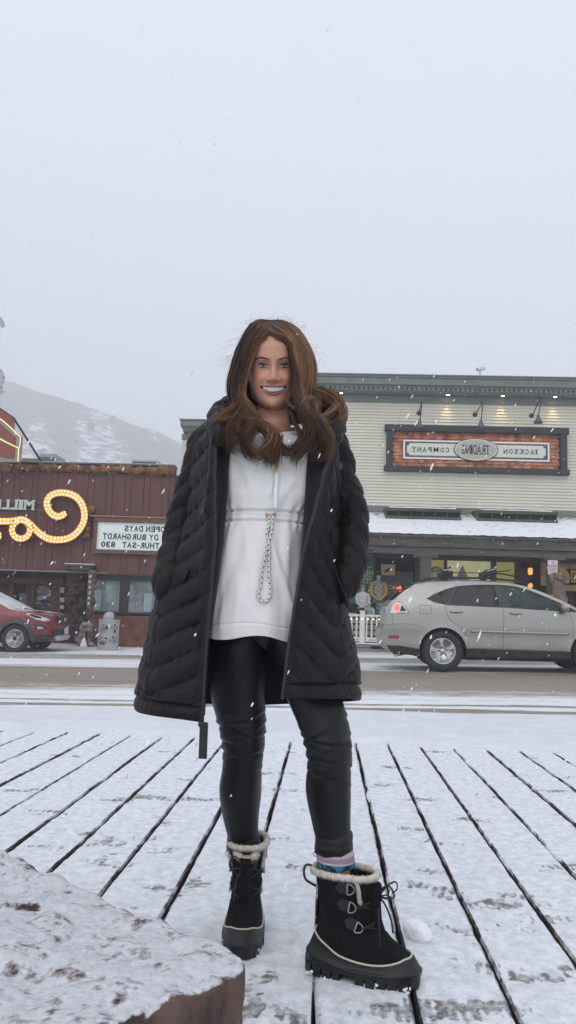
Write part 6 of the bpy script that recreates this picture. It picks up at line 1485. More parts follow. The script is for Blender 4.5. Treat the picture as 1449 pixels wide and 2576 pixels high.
    for s_ in ((-1,1) if back else (-1,)): furtube([T(.135,s_*.0515,.243),T(.141,s_*.050,.225),T(.143,s_*.047,.205),T(.146,s_*.045,.19)],.0058,14)
    if back: furtube([T(.165,-.03,.232),T(.182,-.012,.222),T(.184,.012,.222),T(.168,.03,.232)],.012,16)
    b.build('fur_trim',bt)
    b=MB().use(tabm).smooth(); b.tube(spline([T(.018,0,.246),T(-.008,0,.250),T(-.016,0,.235),T(-.010,0,.212),T(.018,0,.20)],5),.0055,8,flat=.5); b.build('pull_loop',bt)
    # tongue
    b=MB().use(suede).smooth(); b.tube([T(.190,0,.11),T(.178,0,.14),T(.172,0,.18),T(.172,0,.225)],[.024,.026,.030,.032],14,flat=.6); b.build('tongue',bt)
    eye_=[(.118,.222),(.122,.178),(.140,.132)]
    for s_ in (-1,1):
        for i,(u,z) in enumerate(eye_):
            ub,uf,hw=tabz(z,UP); wv=lambda uu: s_*(hw)*math.sqrt(max(.02,1-abs((2*(uu-ub)/(uf-ub)-1))**2.5))**.8
            tl_=.35*i; c_,s2=math.cos(-tl_*.5),math.sin(-tl_*.5)
            def loc(du,dz,o_): uu=u+du*c_-dz*s2; return T(uu,wv(uu)+s_*o_,z+du*s2+dz*c_)
            b=MB().use(tabm); P_=[(-.036,0),(-.026,.013),(-.002,.013),(-.002,-.013),(-.026,-.013)]
            vo=[loc(du,dz,.0045) for du,dz in P_]; vi=[loc(du,dz,-.002) for du,dz in P_]; b.add(vo+vi,[tuple(range(5)),(9,8,7,6,5)]+[(k,(k+1)%5,5+(k+1)%5,5+k) for k in range(5)]); tb_=b.build('strap_tab',bt)
            b=MB().use(ringm).smooth(); b.tube([loc(-.004,.0125,.006)]+[loc(-.002+.016*math.cos(a),.0125*math.sin(a),.007) for a in np.linspace(math.pi/2,-math.pi/2,10)]+[loc(-.004,-.0125,.006),loc(-.004,.0125,.006)],.0014,6); b.build('d_ring',bt)
    b=MB().use(lacem).smooth()
    def ft(z): return tabz(z,UP)[1]+.012
    zz=[.222,.178,.132]
    for i in range(3):
        for s_ in (-1,1):
            u,z=eye_[i]; b.tube([T(u+.010,s_*.045,z),T(u+.035,s_*.034,z+.0),T(ft(z)-.006,s_*.012,z-.012),T(ft(z)-.002,-s_*.010,z-.025 if i<2 else z-.012)],.0022,6)
            if i<2: b.tube([T(ft(z)-.002,-s_*.010,z-.025),T(ft(zz[i+1])-.02,-s_*.030,zz[i+1]+.008),T(eye_[i+1][0]+.012,-s_*.043,zz[i+1])],.0022,6)
    kx=ft(.20)+.004
    b.ball(T(kx,0,.198),(.009,.009,.009),10,8)
    b.tube(spline([T(kx,0,.198),T(kx+.012,-.020,.225),T(kx+.034,-.035,.236),T(kx+.046,-.040,.215),T(kx+.022,-.022,.203),T(kx,0,.198)],6),.0036,8,flat=.5)
    b.tube(spline([T(kx,0,.2),T(kx+.02,.018,.222),T(kx+.038,.03,.228),T(kx+.040,.026,.210),T(kx+.018,.012,.2),T(kx,0,.198)],6),.0036,8,flat=.5)
    b.tube(spline([T(kx,0,.197),T(kx+.020,-.018,.185),T(kx+.036,-.024,.155),T(kx+.042,-.026,.125)],5),.0026,6); b.tube([T(kx,0,.197),T(kx+.004,-.022,.17),T(kx+.008,-.034,.13),T(kx+.014,-.040,.09)],[.0028,.0026,.0022,.0018],6)
    b.build('laces',bt)
    return bt
hx=aZ(768,2448,0); make_boot((-.026,2.098,0),math.radians(-15))
ax0=W(*legL[-1][:3]); make_boot((ax0[0]+.004,ax0[1]+.105,0),math.radians(-88),True)

# ---------------------------------------------------------------- pullover
fleece=mat('white_fleece',(.74,.73,.72),.95,var=.03,scale=30,bump=.10,bscale=200,sheen=.3,spec=.1)
def wz(py,Y,px=670): return W(px,py,Y)[2]
prow=[(1088,688,45,.055),(1100,688,80,.075),(1115,686,118,.092),(1150,680,138,.105),(1200,676,138,.115),(1250,670,130,.115),(1285,664,120,.106),(1302,663,117,.100),(1320,661,120,.107),(1380,655,124,.118),(1450,648,128,.124),(1530,640,131,.126),(1580,634,132,.124),(1606,632,131,.120)]
nA=260; tt_=np.linspace(0,1,230)
PR=np.array(prow,float); yy_=np.interp(np.linspace(0,1,300),np.linspace(0,1,len(PR)),PR[:,0]); 
ys_=np.linspace(PR[0,0],PR[-1,0],300)
def prI(py,k): return float(np.interp(py,PR[:,0],PR[:,k]))
def pull_surf(py,th,fold=True):
    """th: angle, 0 = front"""
    cx=prI(py,1); hw=prI(py,2); d=prI(py,3); Yf=2.105
    c=W(cx,py,Yf-.05); sc=abs(W(cx+100,py,Yf)[0]-c[0])/100
    st,ct=math.sin(th),math.cos(th)
    x=c[0]+hw*sc*np.sign(st)*abs(st)**.9; y=Yf-d*np.sign(ct)*abs(ct)**.85; z=c[2]
    if fold:
        q=x*1.0; fr=max(0,ct)
        g=math.exp(-((py-1303)/26.)**2)
        a=0.
        a+=.0028*math.sin(th*26+nz3((th*2,py*.01,0))*3)*math.exp(-((abs(py-1303)-16)/16.)**2)*(abs(math.sin(th*1.3))**.5)
        a+=-.009*math.exp(-((py-1291)/3.2)**2)-.009*math.exp(-((py-1315)/3.2)**2)
        a+=.010*nz3((th*2.6+py*.0022,py*.0045,3.))*(1-g)+.006*nz3((th*5.-py*.004,py*.006,8.))*(1-g)
        # long folds falling from the toggle
        for x0,sl,am,w_ in ((.010,.00045,.010,.010),(-.035,-.00028,-.006,.014),(.055,.00025,.007,.014)):
            if py>1318: u=(x-c[0]-x0-sl*(py-1318)); a+=am*math.exp(-(u/w_)**2)*min(1,(py-1318)/90)*fr
        for x0,sl,am,w_ in ((.012,.00035,-.007,.010),(-.03,-.0005,-.006,.013),(.03,.0006,.006,.012)):
            if py<1290: u=(x-c[0]-x0-sl*(1290-py)); a+=am*math.exp(-(u/w_)**2)*min(1,(1290-py)/60)*math.exp(-((1290-py)/110)**2)*fr
        if py>1560: a-=.003*math.exp(-((py-1572-4*math.sin(th*4))/2.)**2)
        y-=a*ct; x+=a*st
        if py>1480: z+=(.004*math.sin(th*5.2+.6)+.006*math.sin(th*2.7+1.2))*((py-1480)/126)
    return (x,y,z)
th_=np.linspace(-math.pi,math.pi,nA,endpoint=False)
b=MB().use(fleece).smooth(); b.grid(np.array([[pull_surf(py,t) for t in th_] for py in ys_]),wrapu=True)
G=np.array([pull_surf(1606,t) for t in th_]); G2=G+(np.array([prI(1606,1)*0-.145,2.105,0])-G)*np.array([.06,.06,0]); G3=G2+np.array([0,0,.02]); b.grid(np.array([G,G2,G3]),wrapu=True)
pull=b.build('pullover',PX)
def pfront(px,py,off=.0):  # point on the front surface nearest to a pixel column
    best=None
    for t in np.linspace(-1.2,1.2,97):
        p=pull_surf(py,t); q=proj(p)[0]
        if best is None or abs(q-px)<best[0]: best=(abs(q-px),p)
    p=best[1]; return (p[0],p[1]-off,p[2])
# stand-up collar, open at the half zip
def coll(u,v): # u -1..1 around from the left front edge behind the neck to the right front edge, v height
    a=u*math.pi*.93; c=W(692,1092,2.12); r=.070+.008*v
    x=c[0]+r*1.05*math.sin(a+math.pi)*1.; y=2.125+r*.95*math.cos(a); z=c[2]-.035+.055*v*(.55+.45*math.cos(a*.5))+.004*nz3((a*2,v*3,0))+.018*(math.cos(a)+1)*.5
    return (x+.012*v*math.copysign(1,x-c[0])*0,y-.004*v,z-.012*(1-math.cos(a))*.5)
b=MB().use(fleece).smooth(); b.grid(np.array([[coll(u,v) for u in np.linspace(-1,1,60)] for v in np.linspace(0,1,8)])); o=b.build('collar',pull); m=o.modifiers.new('s','SOLIDIFY'); m.thickness=.006
for (p0,p1,p2,p3) in (((655,1078),(700,1086),(697,1150),(662,1110)),((700,1088),(735,1072),(742,1112),(706,1150))):
    pass
goldm=mat('brass_zip',(.55,.40,.16),.3,metal=.9); 
zp=[(709,1098),(704,1115),(699,1140),(697,1165),(696,1176)]; Zp=[pfront(x,y,.004) for x,y in zp]
b=MB().use(goldm); 
for p in resample(Zp,34): b.box(p[0]-.0022,p[0]+.0022,p[1]-.0035,p[1],p[2]-.0009,p[2]+.0009)
b.build('zip_teeth',pull)
b=MB().use(mat('zip_tape_white',(.66,.66,.66),.7)).smooth(); b.tube([(p[0],p[1]+.0035,p[2]) for p in Zp],.005,8,flat=.5); b.build('zip_tape',pull)
p=pfront(696,1182,.008); q=pfront(696,1200,.008); b=MB().use(goldm); b.obox(((p[0]),p[1]-.003,p[2]+.006),(.0042,0,0),(0,.003,0),(0,0,.0075)); b.add([(p[0]-.003,p[1]-.005,p[2]),(p[0]+.003,p[1]-.005,p[2]),(q[0]+.006,q[1]-.003,q[2]),(q[0]-.006,q[1]-.003,q[2])],[(0,1,2,3)]); b.obox(((p[0]+q[0])/2,p[1]-.004,(p[2]+q[2])/2),(.0045,0,0),(0,.0015,0),(0,0,.0085)); bevel(b.build('zip_puller',pull),.001)
b=MB().use(mat('white_ribbon',(.80,.80,.84),.5)).smooth(); rb_=[pfront(x,y,.007) for x,y in ((696,1200),(695.5,1230),(694.5,1260),(693.5,1287))]; rr_=[p for p in spline(rb_,5)]
b.grid(np.array([[(p[0]+s_*.0052,p[1]-.001*abs(s_),p[2]) for s_ in (-1,0,1)] for p in rr_])); o=b.build('ribbon_pull',pull); m=o.modifiers.new('s','SOLIDIFY'); m.thickness=.0012
rose=mat('rose_gold',(.62,.36,.26),.3,metal=.8); a_=pfront(671,1302,.008); c_=pfront(694,1299,.008)
b=MB().use(rose).smooth(); b.tube([a_,c_],.0028,10); b.tube([(a_[0],a_[1],a_[2]-.006),(a_[0],a_[1],a_[2]+.006)],.0018,6); b.tube([(c_[0],c_[1],c_[2]-.006),(c_[0],c_[1],c_[2]+.006)],.0018,6); b.build('cord_toggle',pull)
crd=bpy.data.materials.new('flecked_cord'); crd.use_nodes=True; N=crd.node_tree.nodes; L=crd.node_tree.links
at=N.new('ShaderNodeAttribute'); at.attribute_name='along'; f=mth(N,L,'FRACT',at.outputs['Fac']); rp=ramp(N,L,f,[(0,(.66,.64,.61)),(.72,(.07,.065,.065)),(.97,(.66,.64,.61))],'CONSTANT'); L.new(rp,N['Principled BSDF'].inputs['Base Color']); N['Principled BSDF'].inputs['Roughness'].default_value=.8
cp=[(500,985),(478,1080),(464,1200),(474,1300),(482,1420),(479,1560),(486,1700),(500,1830),(504,1910),(484,1970),(432,2004),(382,1982),(354,1915),(372,1800),(398,1660),(428,1510),(448,1380),(478,1270),(508,1180),(524,1090),(532,985)]
pts=[]
for i,(x,y) in enumerate(cp): pts.append(pfront(576.9+x*.2084,1100+y*.2084,.0065+(.004 if i>14 else 0)))
Pc=resample(spline(pts,8),260); b=MB().use(crd).smooth(); b.tube(Pc,.0040,8); o=b.build('drawcord',pull)
tot=np.linalg.norm(np.diff(Pc,axis=0),axis=1).sum(); val=[]
for i in range(260):
    for j in range(8): val.append(i/259*tot/.0145+j/8.*.8)
a=o.data.attributes.new('along','FLOAT','POINT'); a.data.foreach_set('value',val)
# ---------------------------------------------------------------- coat
puffm=bpy.data.materials.new('black_puffer_nylon'); puffm.use_nodes=True; N=puffm.node_tree.nodes; L=puffm.node_tree.links; g=N.new('ShaderNodeNewGeometry'); B_=N['Principled BSDF']
B_.inputs['Base Color'].default_value=(.0082,.0048,.0058,1); B_.inputs['Roughness'].default_value=.50; B_.inputs['Specular IOR Level'].default_value=.23; B_.inputs['Sheen Weight'].default_value=.0
n1=noise_n(N,L,g.outputs['Position'],38,4,(1,1,1.4),.6); n2=noise_n(N,L,g.outputs['Position'],120,3)
h=mth(N,L,'ADD',n1,mth(N,L,'MULTIPLY',n2,.2)); bp=N.new('ShaderNodeBump'); bp.inputs['Strength'].default_value=.55; bp.inputs['Distance'].default_value=.006; L.new(h,bp.inputs['Height']); L.new(bp.outputs[0],B_.inputs['Normal'])
lining=mat('coat_lining',(.006,.006,.008),.6,spec=.3)
zl_=[(1040,548),(1100,545),(1200,543),(1370,543),(1450,535),(1600,522),(1700,516),(1815,510)]; zr_=[(1040,846),(1110,834),(1160,822),(1260,797),(1350,773),(1400,761),(1500,745),(1600,730),(1700,718),(1760,711)]
crow=[(1065,670,140,.115),(1085,670,162,.125),(1120,671,178,.13),(1200,672,188,.135),(1300,662,186,.135),(1400,650,200,.145),(1480,638,222,.155),(1540,629,238,.165),(1650,630,262,.18),(1740,627,276,.19),(1800,625,283,.195)]
CR=np.array(crow,float)
def cI(py,k): return float(np.interp(py,CR[:,0],CR[:,k]))
YM=2.125
def edge_xy(py,left):
    T_=zl_ if left else zr_; px=float(np.interp(py,[t[0] for t in T_],[t[1] for t in T_]))
    Ye=float(np.interp(py,[1040,1100,1200,1400,1600,1800],[2.03,2.0,1.965,1.955,1.95,1.935])); return W(px,py,Ye)
NU,NV=620,560
def hem_py(u):   # u: 0 left edge .. 1 right edge going round the back
    return float(np.interp(u,[0,.04,.12,.22,.5,.78,.86,.93,1],[1818,1812,1800,1790,1795,1752,1741,1752,1758]))
def top_py(u): return float(np.interp(u,[0,.1,.2,.3,.5,.7,.8,.9,1],[1055,1058,1066,1062,1040,1058,1062,1055,1050]))
def coat_base(u,py):
    cx=cI(py,1); hw=cI(py,2); d=cI(py,3); c=W(cx,py,YM); sc=abs(W(cx+100,py,YM)[0]-c[0])/100; hwm=hw*sc
    el=edge_xy(py,True); er=edge_xy(py,False)
    tl=math.asin(min(.97,(c[0]-el[0])/hwm)); tr=math.asin(min(.97,(er[0]-c[0])/hwm)); 
    th=lerp(tl,2*math.pi-tr,u)
    st,ct=math.sin(th),math.cos(th)
    pw=.82
    x=c[0]-hwm*np.sign(st)*abs(st)**1.0; yf=YM-d*np.sign(ct)*abs(ct)**pw
    # pull the edges to their measured place
    wl_=math.exp(-(u/.05)**2); wr_=math.exp(-((1-u)/.05)**2)
    yl0=YM-d*abs(math.cos(tl))**pw; yr0=YM-d*abs(math.cos(tr))**pw
    y=yf+(el[1]-yl0)*wl_+(er[1]-yr0)*wr_
    zmid=c[2]; zz=zmid+(el[2]-zmid)*math.exp(-(u/.12)**2)+(er[2]-zmid)*math.exp(-((1-u)/.12)**2)
    # keep z continuous with perspective: sides lie at YM, back farther
    if ct<0: zz+= (W(cx,py,YM+d*abs(ct))[2]-c[2])*1.0*0
    return np.array((x,y,zz))
us=np.linspace(0,1,NU); vs_=np.linspace(0,1,NV)
BG=np.zeros((NV,NU,3)); PY=np.zeros((NV,NU))
tops=np.array([top_py(u) for u in us]); hems=np.array([hem_py(u) for u in us])
# coarse evaluation then interpolation
cu=np.linspace(0,1,125); cv=np.linspace(0,1,90); CG=np.zeros((90,125,3)); CP=np.zeros((90,125))
for i,v in enumerate(cv):
    for j,u in enumerate(cu):
        py=lerp(top_py(u),hem_py(u),v); CG[i,j]=coat_base(u,py); CP[i,j]=py
def up2(A):
    B=np.array([np.interp(us,cu,A[i]) for i in range(A.shape[0])]); return np.array([np.interp(vs_,cv,B[:,j]) for j in range(NU)]).T
BG=np.stack([up2(CG[:,:,k]) for k in range(3)],2); PY=up2(CP)
dU=np.gradient(BG,axis=1); dV=np.gradient(BG,axis=0); NN=np.cross(dV,dU); NN/=np.linalg.norm(NN,axis=2)[:,:,None]+1e-9
cen=np.array([W(650,1400,YM)[0],YM,0]); sgn=np.sign(((BG-cen)*NN*np.array([1,1,0])).sum(2)); NN*=sgn[:,:,None]
arcl=np.cumsum(np.linalg.norm(dU,axis=2),axis=1); tot_=arcl[:,-1:]
dl_=arcl; dr_=tot_-arcl
Z=BG[:,:,2]
seamL=.170; seamR=.150
def tri(d,seam,sl):  # descends away from the zip until the side seam, climbs after it
    return np.where(d<seam,d*sl,seam*sl-(d-seam)*sl*.8)
sv=np.where(dl_<dr_,(Z+tri(dl_,seamL,.42))/.068,(Z+tri(dr_,seamR,.80))/.072+.35)
hemd=np.linspace(0,1,NV)[:,None]*0+ (hems[None,:]-PY)/1000.
fr=np.abs(sv-np.round(sv)); 
def fbm(P_,s):
    out=np.zeros(P_.shape[:2])
    for i in range(0,P_.shape[0],2):
        for j in range(0,P_.shape[1],2): out[i,j]=mnoise.noise(Vector(P_[i,j])*s)
    out[1::2]=out[0::2][:out[1::2].shape[0]]; out[:,1::2]=out[:,0::2][:,:out[:,1::2].shape[1]]
    k=np.array([.25,.5,.25]); 
    out=np.apply_along_axis(lambda a:np.convolve(np.pad(a,1,'edge'),k,'valid'),0,out); return np.apply_along_axis(lambda a:np.convolve(np.pad(a,1,'edge'),k,'valid'),1,out)
nzA=fbm(BG,9.); nzB=fbm(BG*np.array([1.6,1.6,.6]),30.)
puff=np.minimum(1,(fr/.42))**.40*.0120
puff*=.92+.25*nzA
puff+=.0048*nzB*np.exp(-(fr/.14)**2)*2.0
puff+=.0014*nzB
# vertical seam and hem channel, zip placket
seamd=np.minimum(np.abs(dl_-seamL),np.abs(dr_-seamR)); puff*=np.clip(seamd/.006,0,1)**.5*.5+.5
hm=np.exp(-((hemd-.036)/.003)**2); puff=puff*(1-hm)
inh=hemd<.035; ph=np.sin(np.clip(hemd/.035,0,1)*math.pi)**.5*.0065+.0007*np.sin(arcl*330)*np.sin(np.clip(hemd/.035,0,1)*math.pi)
puff=np.where(inh,ph,puff)
pl=np.minimum(dl_,dr_); puff=np.where(pl<.016,puff*.25+.002,puff*np.clip((pl-.016)/.012,0,1)**.5+.0*pl)
slump=.010*np.sin(Z*11+dl_*5)*np.clip((1.2-Z)/.5,0,1)
CS=BG+NN*(puff+slump*0)[:,:,None]
b=MB().use(puffm).smooth(); b.grid(CS)
inner=BG-NN*.006
coat=b.build('coat',PX)
b=MB().use(lining).smooth(); b.grid(inner[::6,::6]); b.grid(np.stack([CS[-1],inner[-1]],0)); b.grid(np.stack([CS[:,0],inner[:,0]],0)); b.grid(np.stack([CS[:,-1],inner[:,-1]],0)); b.build('lining',coat)
# zippers
zt=mat('zip_tape',(.010,.011,.015),.6); ztt=mat('zip_teeth_black',(.022,.023,.028),.3,spec=.6)
for side_ in (0,-1):
    E_=CS[:,side_]; E2=CS[:,6 if side_==0 else -7]
    P_=resample(E_,230); b=MB().use(zt).smooth(); inn=(-1 if side_==0 else 1)*-1
    b.tube([(p[0]+inn*.001,p[1]-.004,p[2]) for p in P_[8:]],.0065,8,flat=.5); zo=b.build('zip_tape',coat)
    b=MB().use(ztt)
    for p in P_[8:]: b.box(p[0]-.0035+inn*.002,p[0]+.0035+inn*.002,p[1]-.0095,p[1]-.004,p[2]-.0009,p[2]+.0009)
    b.build('zip_teeth',zo)
p=CS[-1,0]; q=W(511,1822,p[1]-.01); e=W(512,1909,p[1]-.01); b=MB().use(ztt).smooth(); b.ball((p[0],p[1]-.006,p[2]-.004),(.010,.007,.008),10,8,.2); b.tube([(p[0],p[1]-.006,p[2]-.01),q],.004,6); b.build('zip_slider',coat)
b=MB().use(mat('strap_end',(.012,.013,.017),.45)); b.obox(((q[0]+e[0])/2,q[1],(q[2]+e[2])/2),(.0105,0,0),(0,.003,0),(-.0005,0,(q[2]-e[2])/2)); b.obox((q[0],q[1],q[2]),(.012,0,0),(0,.0045,0),(0,0,.005)); bevel(b.build('strap_pull',coat),.002)
# inner facings beside the zips
for T_,side_ in (([(1045,590),(1100,585),(1150,577),(1250,572),(1350,563),(1450,552),(1600,529),(1700,522),(1800,516)],0),([(1045,800),(1100,788),(1150,773),(1250,767),(1350,760),(1450,752),(1600,727),(1700,712),(1750,708)],-1)):
    G=[]
    for py in np.linspace(1045,1800 if side_==0 else 1750,80):
        e=edge_xy(py,side_==0); xin=float(np.interp(py,[t[0] for t in T_],[t[1] for t in T_])); p2=W(xin,py,e[1]+.030); mid=(e+p2)/2+np.array([0,-.006,0]); G.append([e+np.array([0,.002,0]),mid,p2,p2+np.array([(-.01 if side_==0 else .01),.03,0])])
    b=MB().use(puffm).smooth(); b.grid(np.array(G)); b.build('facing',coat)
# hem toggle at the right
q=W(899,1742,2.10); b=MB().use(ztt).smooth(); b.ball(q,(.006,.006,.007),10,8); b.ball((q[0]-.001,q[1],q[2]-.008),(.007,.006,.006),10,8,.3); b.tube([(q[0]-.012,q[1],q[2]+.012),(q[0]-.006,q[1]-.003,q[2]+.010),(q[0]-.008,q[1],q[2]-.004)],.0014,6); b.build('hem_toggle',coat)
# sleeves
def sleeve(path,name,seed):
    P_=np.array([list(W(x,y,Y))+[r] for x,y,Y,r in path]); Q=resample(spline([tuple(p) for p in P_],10),330); n=150
    T=np.gradient(Q[:,:3],axis=0); T/=np.linalg.norm(T,axis=1)[:,None]
    Lc=np.r_[0,np.cumsum(np.linalg.norm(np.diff(Q[:,:3],axis=0),axis=1))]
    G=np.zeros((len(Q),n,3))
    for i in range(len(Q)):
        t=T[i]; u=np.cross(t,[0,1,0]); u/=np.linalg.norm(u); w=np.cross(u,t)
        for j in range(n):
            a=2*math.pi*j/n; ca,sa=math.cos(a),math.sin(a)
            l=Lc[i]/.070+.55*math.sin(a+seed*2.1)+.35*nz3((ca*1.2,sa*1.2,Lc[i]*5+seed*9))
            f_=abs(l-round(l)); pf=min(1,f_/.5)**.32*.0075
            comp=.0045*nz3((ca*1.0+seed,sa*1.0,Lc[i]*20))+.0016*nz3((ca*3+seed,sa*3,Lc[i]*60))
            elb=math.exp(-((Lc[i]-Lc[-1]*.55)/.09)**2); comp*=1+1.0*elb
            r=Q[i,3]+pf+comp-.006
            G[i,j]=Q[i,:3]+u*(r*ca)+w*(r*sa*.95)
    b=MB().use(puffm).smooth(); b.grid(G,wrapu=True); b.f.append(tuple(range(n))); b.m.append(0); b.s.append(True); k=(len(Q)-1)*n; b.f.append(tuple(k+j for j in range(n))); b.m.append(0); b.s.append(True)
    return b.build(name,coat)
sleeve([(560,1085,2.10,.024),(528,1094,2.10,.034),(508,1118,2.10,.042),(497,1165,2.11,.041),(481,1220,2.12,.043),(461,1300,2.13,.046),(446,1370,2.12,.046),(430,1430,2.09,.046),(420,1475,2.065,.042),(424,1515,2.07,.030),(436,1540,2.10,.014)],'sleeve',1)
sleeve([(786,1082,2.10,.024),(816,1090,2.10,.034),(840,1114,2.10,.040),(857,1160,2.11,.038),(870,1220,2.12,.040),(888,1290,2.13,.044),(888,1360,2.12,.044),(884,1420,2.09,.043),(874,1465,2.07,.036),(862,1495,2.075,.026),(850,1512,2.10,.012)],'sleeve',2)
# pocket welts where the hands go in
for pts in ([(476,1432),(458,1470),(436,1510),(420,1545)],[(838,1420),(852,1462),(868,1500),(874,1530)]):
    b=MB().use(puffm).smooth(); b.tube(spline([W(x,y,1.985+.02*k) for k,(x,y) in enumerate(pts)],6),[.002]+[.0035]*17+[.002],8); b.build('pocket_welt',coat)
# forehem of the coat front: shoulder yoke panels over the chest
def hood_roll(path,name,seed,wr=.006):
    P_=np.array([list(W(x,y,Y))+[r] for x,y,Y,r in path]); Q=resample(spline([tuple(p) for p in P_],10),200); n=90
    T=np.gradient(Q[:,:3],axis=0); T/=np.linalg.norm(T,axis=1)[:,None]; Lc=np.r_[0,np.cumsum(np.linalg.norm(np.diff(Q[:,:3],axis=0),axis=1))]; G=np.zeros((len(Q),n,3)); u=None
    for i in range(len(Q)):
        t=T[i]
        if u is None: u=np.cross(t,[0,1,0]); 
        u=u-t*np.dot(u,t); u/=np.linalg.norm(u); w=np.cross(u,t)
        for j in range(n):
            a=2*math.pi*j/n; ca,sa=math.cos(a),math.sin(a); l=Lc[i]/.055+.35*math.sin(a*1.+seed)+.3*nz3((ca,sa,Lc[i]*8+seed)); f_=abs(l-round(l))
            r=Q[i,3]*(1+.10*nz3((ca*1.3+seed,sa*1.3,Lc[i]*12)))+min(1,f_/.5)**.45*wr+.004*nz3((ca*3,sa*3,Lc[i]*50+seed))
            G[i,j]=Q[i,:3]+u*(r*ca)+w*(r*sa)
    b=MB().use(puffm).smooth(); b.grid(G,wrapu=True); b.f.append(tuple(range(n))); b.m.append(0); b.s.append(True); k=(len(Q)-1)*n; b.f.append(tuple(k+j for j in range(n))); b.m.append(0); b.s.append(True)
    return b.build(name,coat)
hood_roll([(552,1130,1.985,.010),(551,1098,2.0,.026),(548,1066,2.05,.028),(560,1042,2.12,.034),(620,1028,2.20,.052),(690,1020,2.23,.055),(760,1020,2.20,.052),(822,1030,2.13,.036),(842,1062,2.06,.028),(836,1100,2.0,.024),(830,1135,1.985,.010)],'hood_rim',1)
hood_roll([(560,1062,2.12,.022),(578,1035,2.18,.040),(640,1005,2.25,.05),(700,995,2.28,.05),(765,1000,2.25,.046),(812,1022,2.19,.042),(832,1052,2.12,.030)],'hood',3)
b=MB().use(puffm).smooth(); b.ball(W(562,1042,2.14),(.036,.045,.032),40,28,.25,2); b.ball(W(818,1038,2.14),(.042,.045,.048),40,28,.25,4); b.ball(W(612,985,2.19),(.035,.03,.05),30,20,.3,6); b.ball(W(790,1005,2.19),(.05,.035,.045),30,20,.3,7); b.build('hood_puff',coat)
b=MB().use(lining).smooth(); b.tube([W(585,1060,2.13),W(600,1000,2.17),W(620,965,2.2),W(690,950,2.22),W(760,965,2.2),W(785,1010,2.16),W(800,1060,2.12)],[.03,.035,.035,.035,.035,.035,.03],16); b.build('hood_lining',coat)
# drawcords
for pts,tg in (([(545,1055,2.02),(540,1080,1.985),(529,1118,1.965),(524,1193,1.955),(515,1250,1.95),(510,1280,1.945)],(510,1287)),([(842,1060,2.02),(846,1090,1.985),(848,1127,1.97),(853,1160,1.965)],(856,1173))):
    b=MB().use(ztt).smooth(); b.tube([W(*p) for p in spline(pts,6)],.0016,6); o=b.build('hood_cord',coat)
    q=W(tg[0],tg[1],pts[-1][2]); b=MB().use(ztt).smooth(); b.lathe([(0,-.009),(.004,-.009),(.0048,-.006),(.0048,.005),(.003,.008),(0,.009)],q,n=12); b.build('cord_toggle',o)

# ---------------------------------------------------------------- hair: many thin strands along hand-placed guides
def HX(x,y): return 523+.2593*x, 778+.2593*y
hairm=bpy.data.materials.new('brown_hair'); hairm.use_nodes=True; N=hairm.node_tree.nodes; L=hairm.node_tree.links; B_=N['Principled BSDF']
at=N.new('ShaderNodeAttribute'); at.attribute_name='tint'
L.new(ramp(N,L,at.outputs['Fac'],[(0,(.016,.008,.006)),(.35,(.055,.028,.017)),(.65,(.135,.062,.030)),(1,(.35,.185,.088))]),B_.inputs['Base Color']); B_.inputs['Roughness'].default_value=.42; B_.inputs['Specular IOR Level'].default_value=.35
HY=2.105
# guides: (x,y in the face crop, depth offset from the head centre plane, metres)
LG0=[(589,150,-.05),(584,222,-.090),(556,264,-.101),(505,294,-.101),(468,350,-.099),(430,420,-.094),(404,510,-.086),(366,610,-.074),(332,740,-.056),(318,880,-.055),(400,1010,-.09),(470,1100,-.13),(420,1170,-.15),(380,1280,-.16),(430,1390,-.155)]
RG0=[(593,150,-.05),(600,222,-.090),(640,256,-.101),(725,276,-.101),(792,334,-.098),(817,410,-.093),(838,520,-.086),(866,620,-.074),(876,730,-.070),(870,830,-.075),(876,930,-.095),(900,1010,-.12),(950,1100,-.14),(960,1200,-.15)]
LG=[ # left side of the head, outermost first
 [(585,120,.01),(480,118,.0),(390,190,.0),(310,340,.005),(250,520,.01),(212,700,.0),(228,860,-.02),(262,960,-.05),(225,1050,-.09),(175,1150,-.12),(180,1270,-.135),(235,1360,-.13),(320,1385,-.13),(360,1350,-.13)],
 [(585,125,.0),(490,140,-.03),(410,240,-.04),(340,400,-.04),(290,570,-.03),(260,730,-.03),(275,880,-.05),(310,990,-.08),(270,1080,-.12),(200,1180,-.135),(195,1290,-.14),(225,1400,-.13)],
 [(585,130,-.01),(505,165,-.055),(440,270,-.07),(385,410,-.07),(345,560,-.06),(310,700,-.05),(300,830,-.06),(340,960,-.08),(400,1070,-.12),(430,1150,-.15),(370,1230,-.16),(375,1340,-.155),(440,1420,-.15),(520,1425,-.15)],
 [(585,138,-.02),(520,190,-.07),(462,290,-.088),(420,410,-.086),(385,520,-.080),(352,620,-.068),(322,740,-.052),(310,880,-.055),(400,1010,-.09),(480,1100,-.13),(400,1160,-.155),(360,1270,-.16),(410,1390,-.155),(500,1440,-.15),(560,1400,-.15)],
]
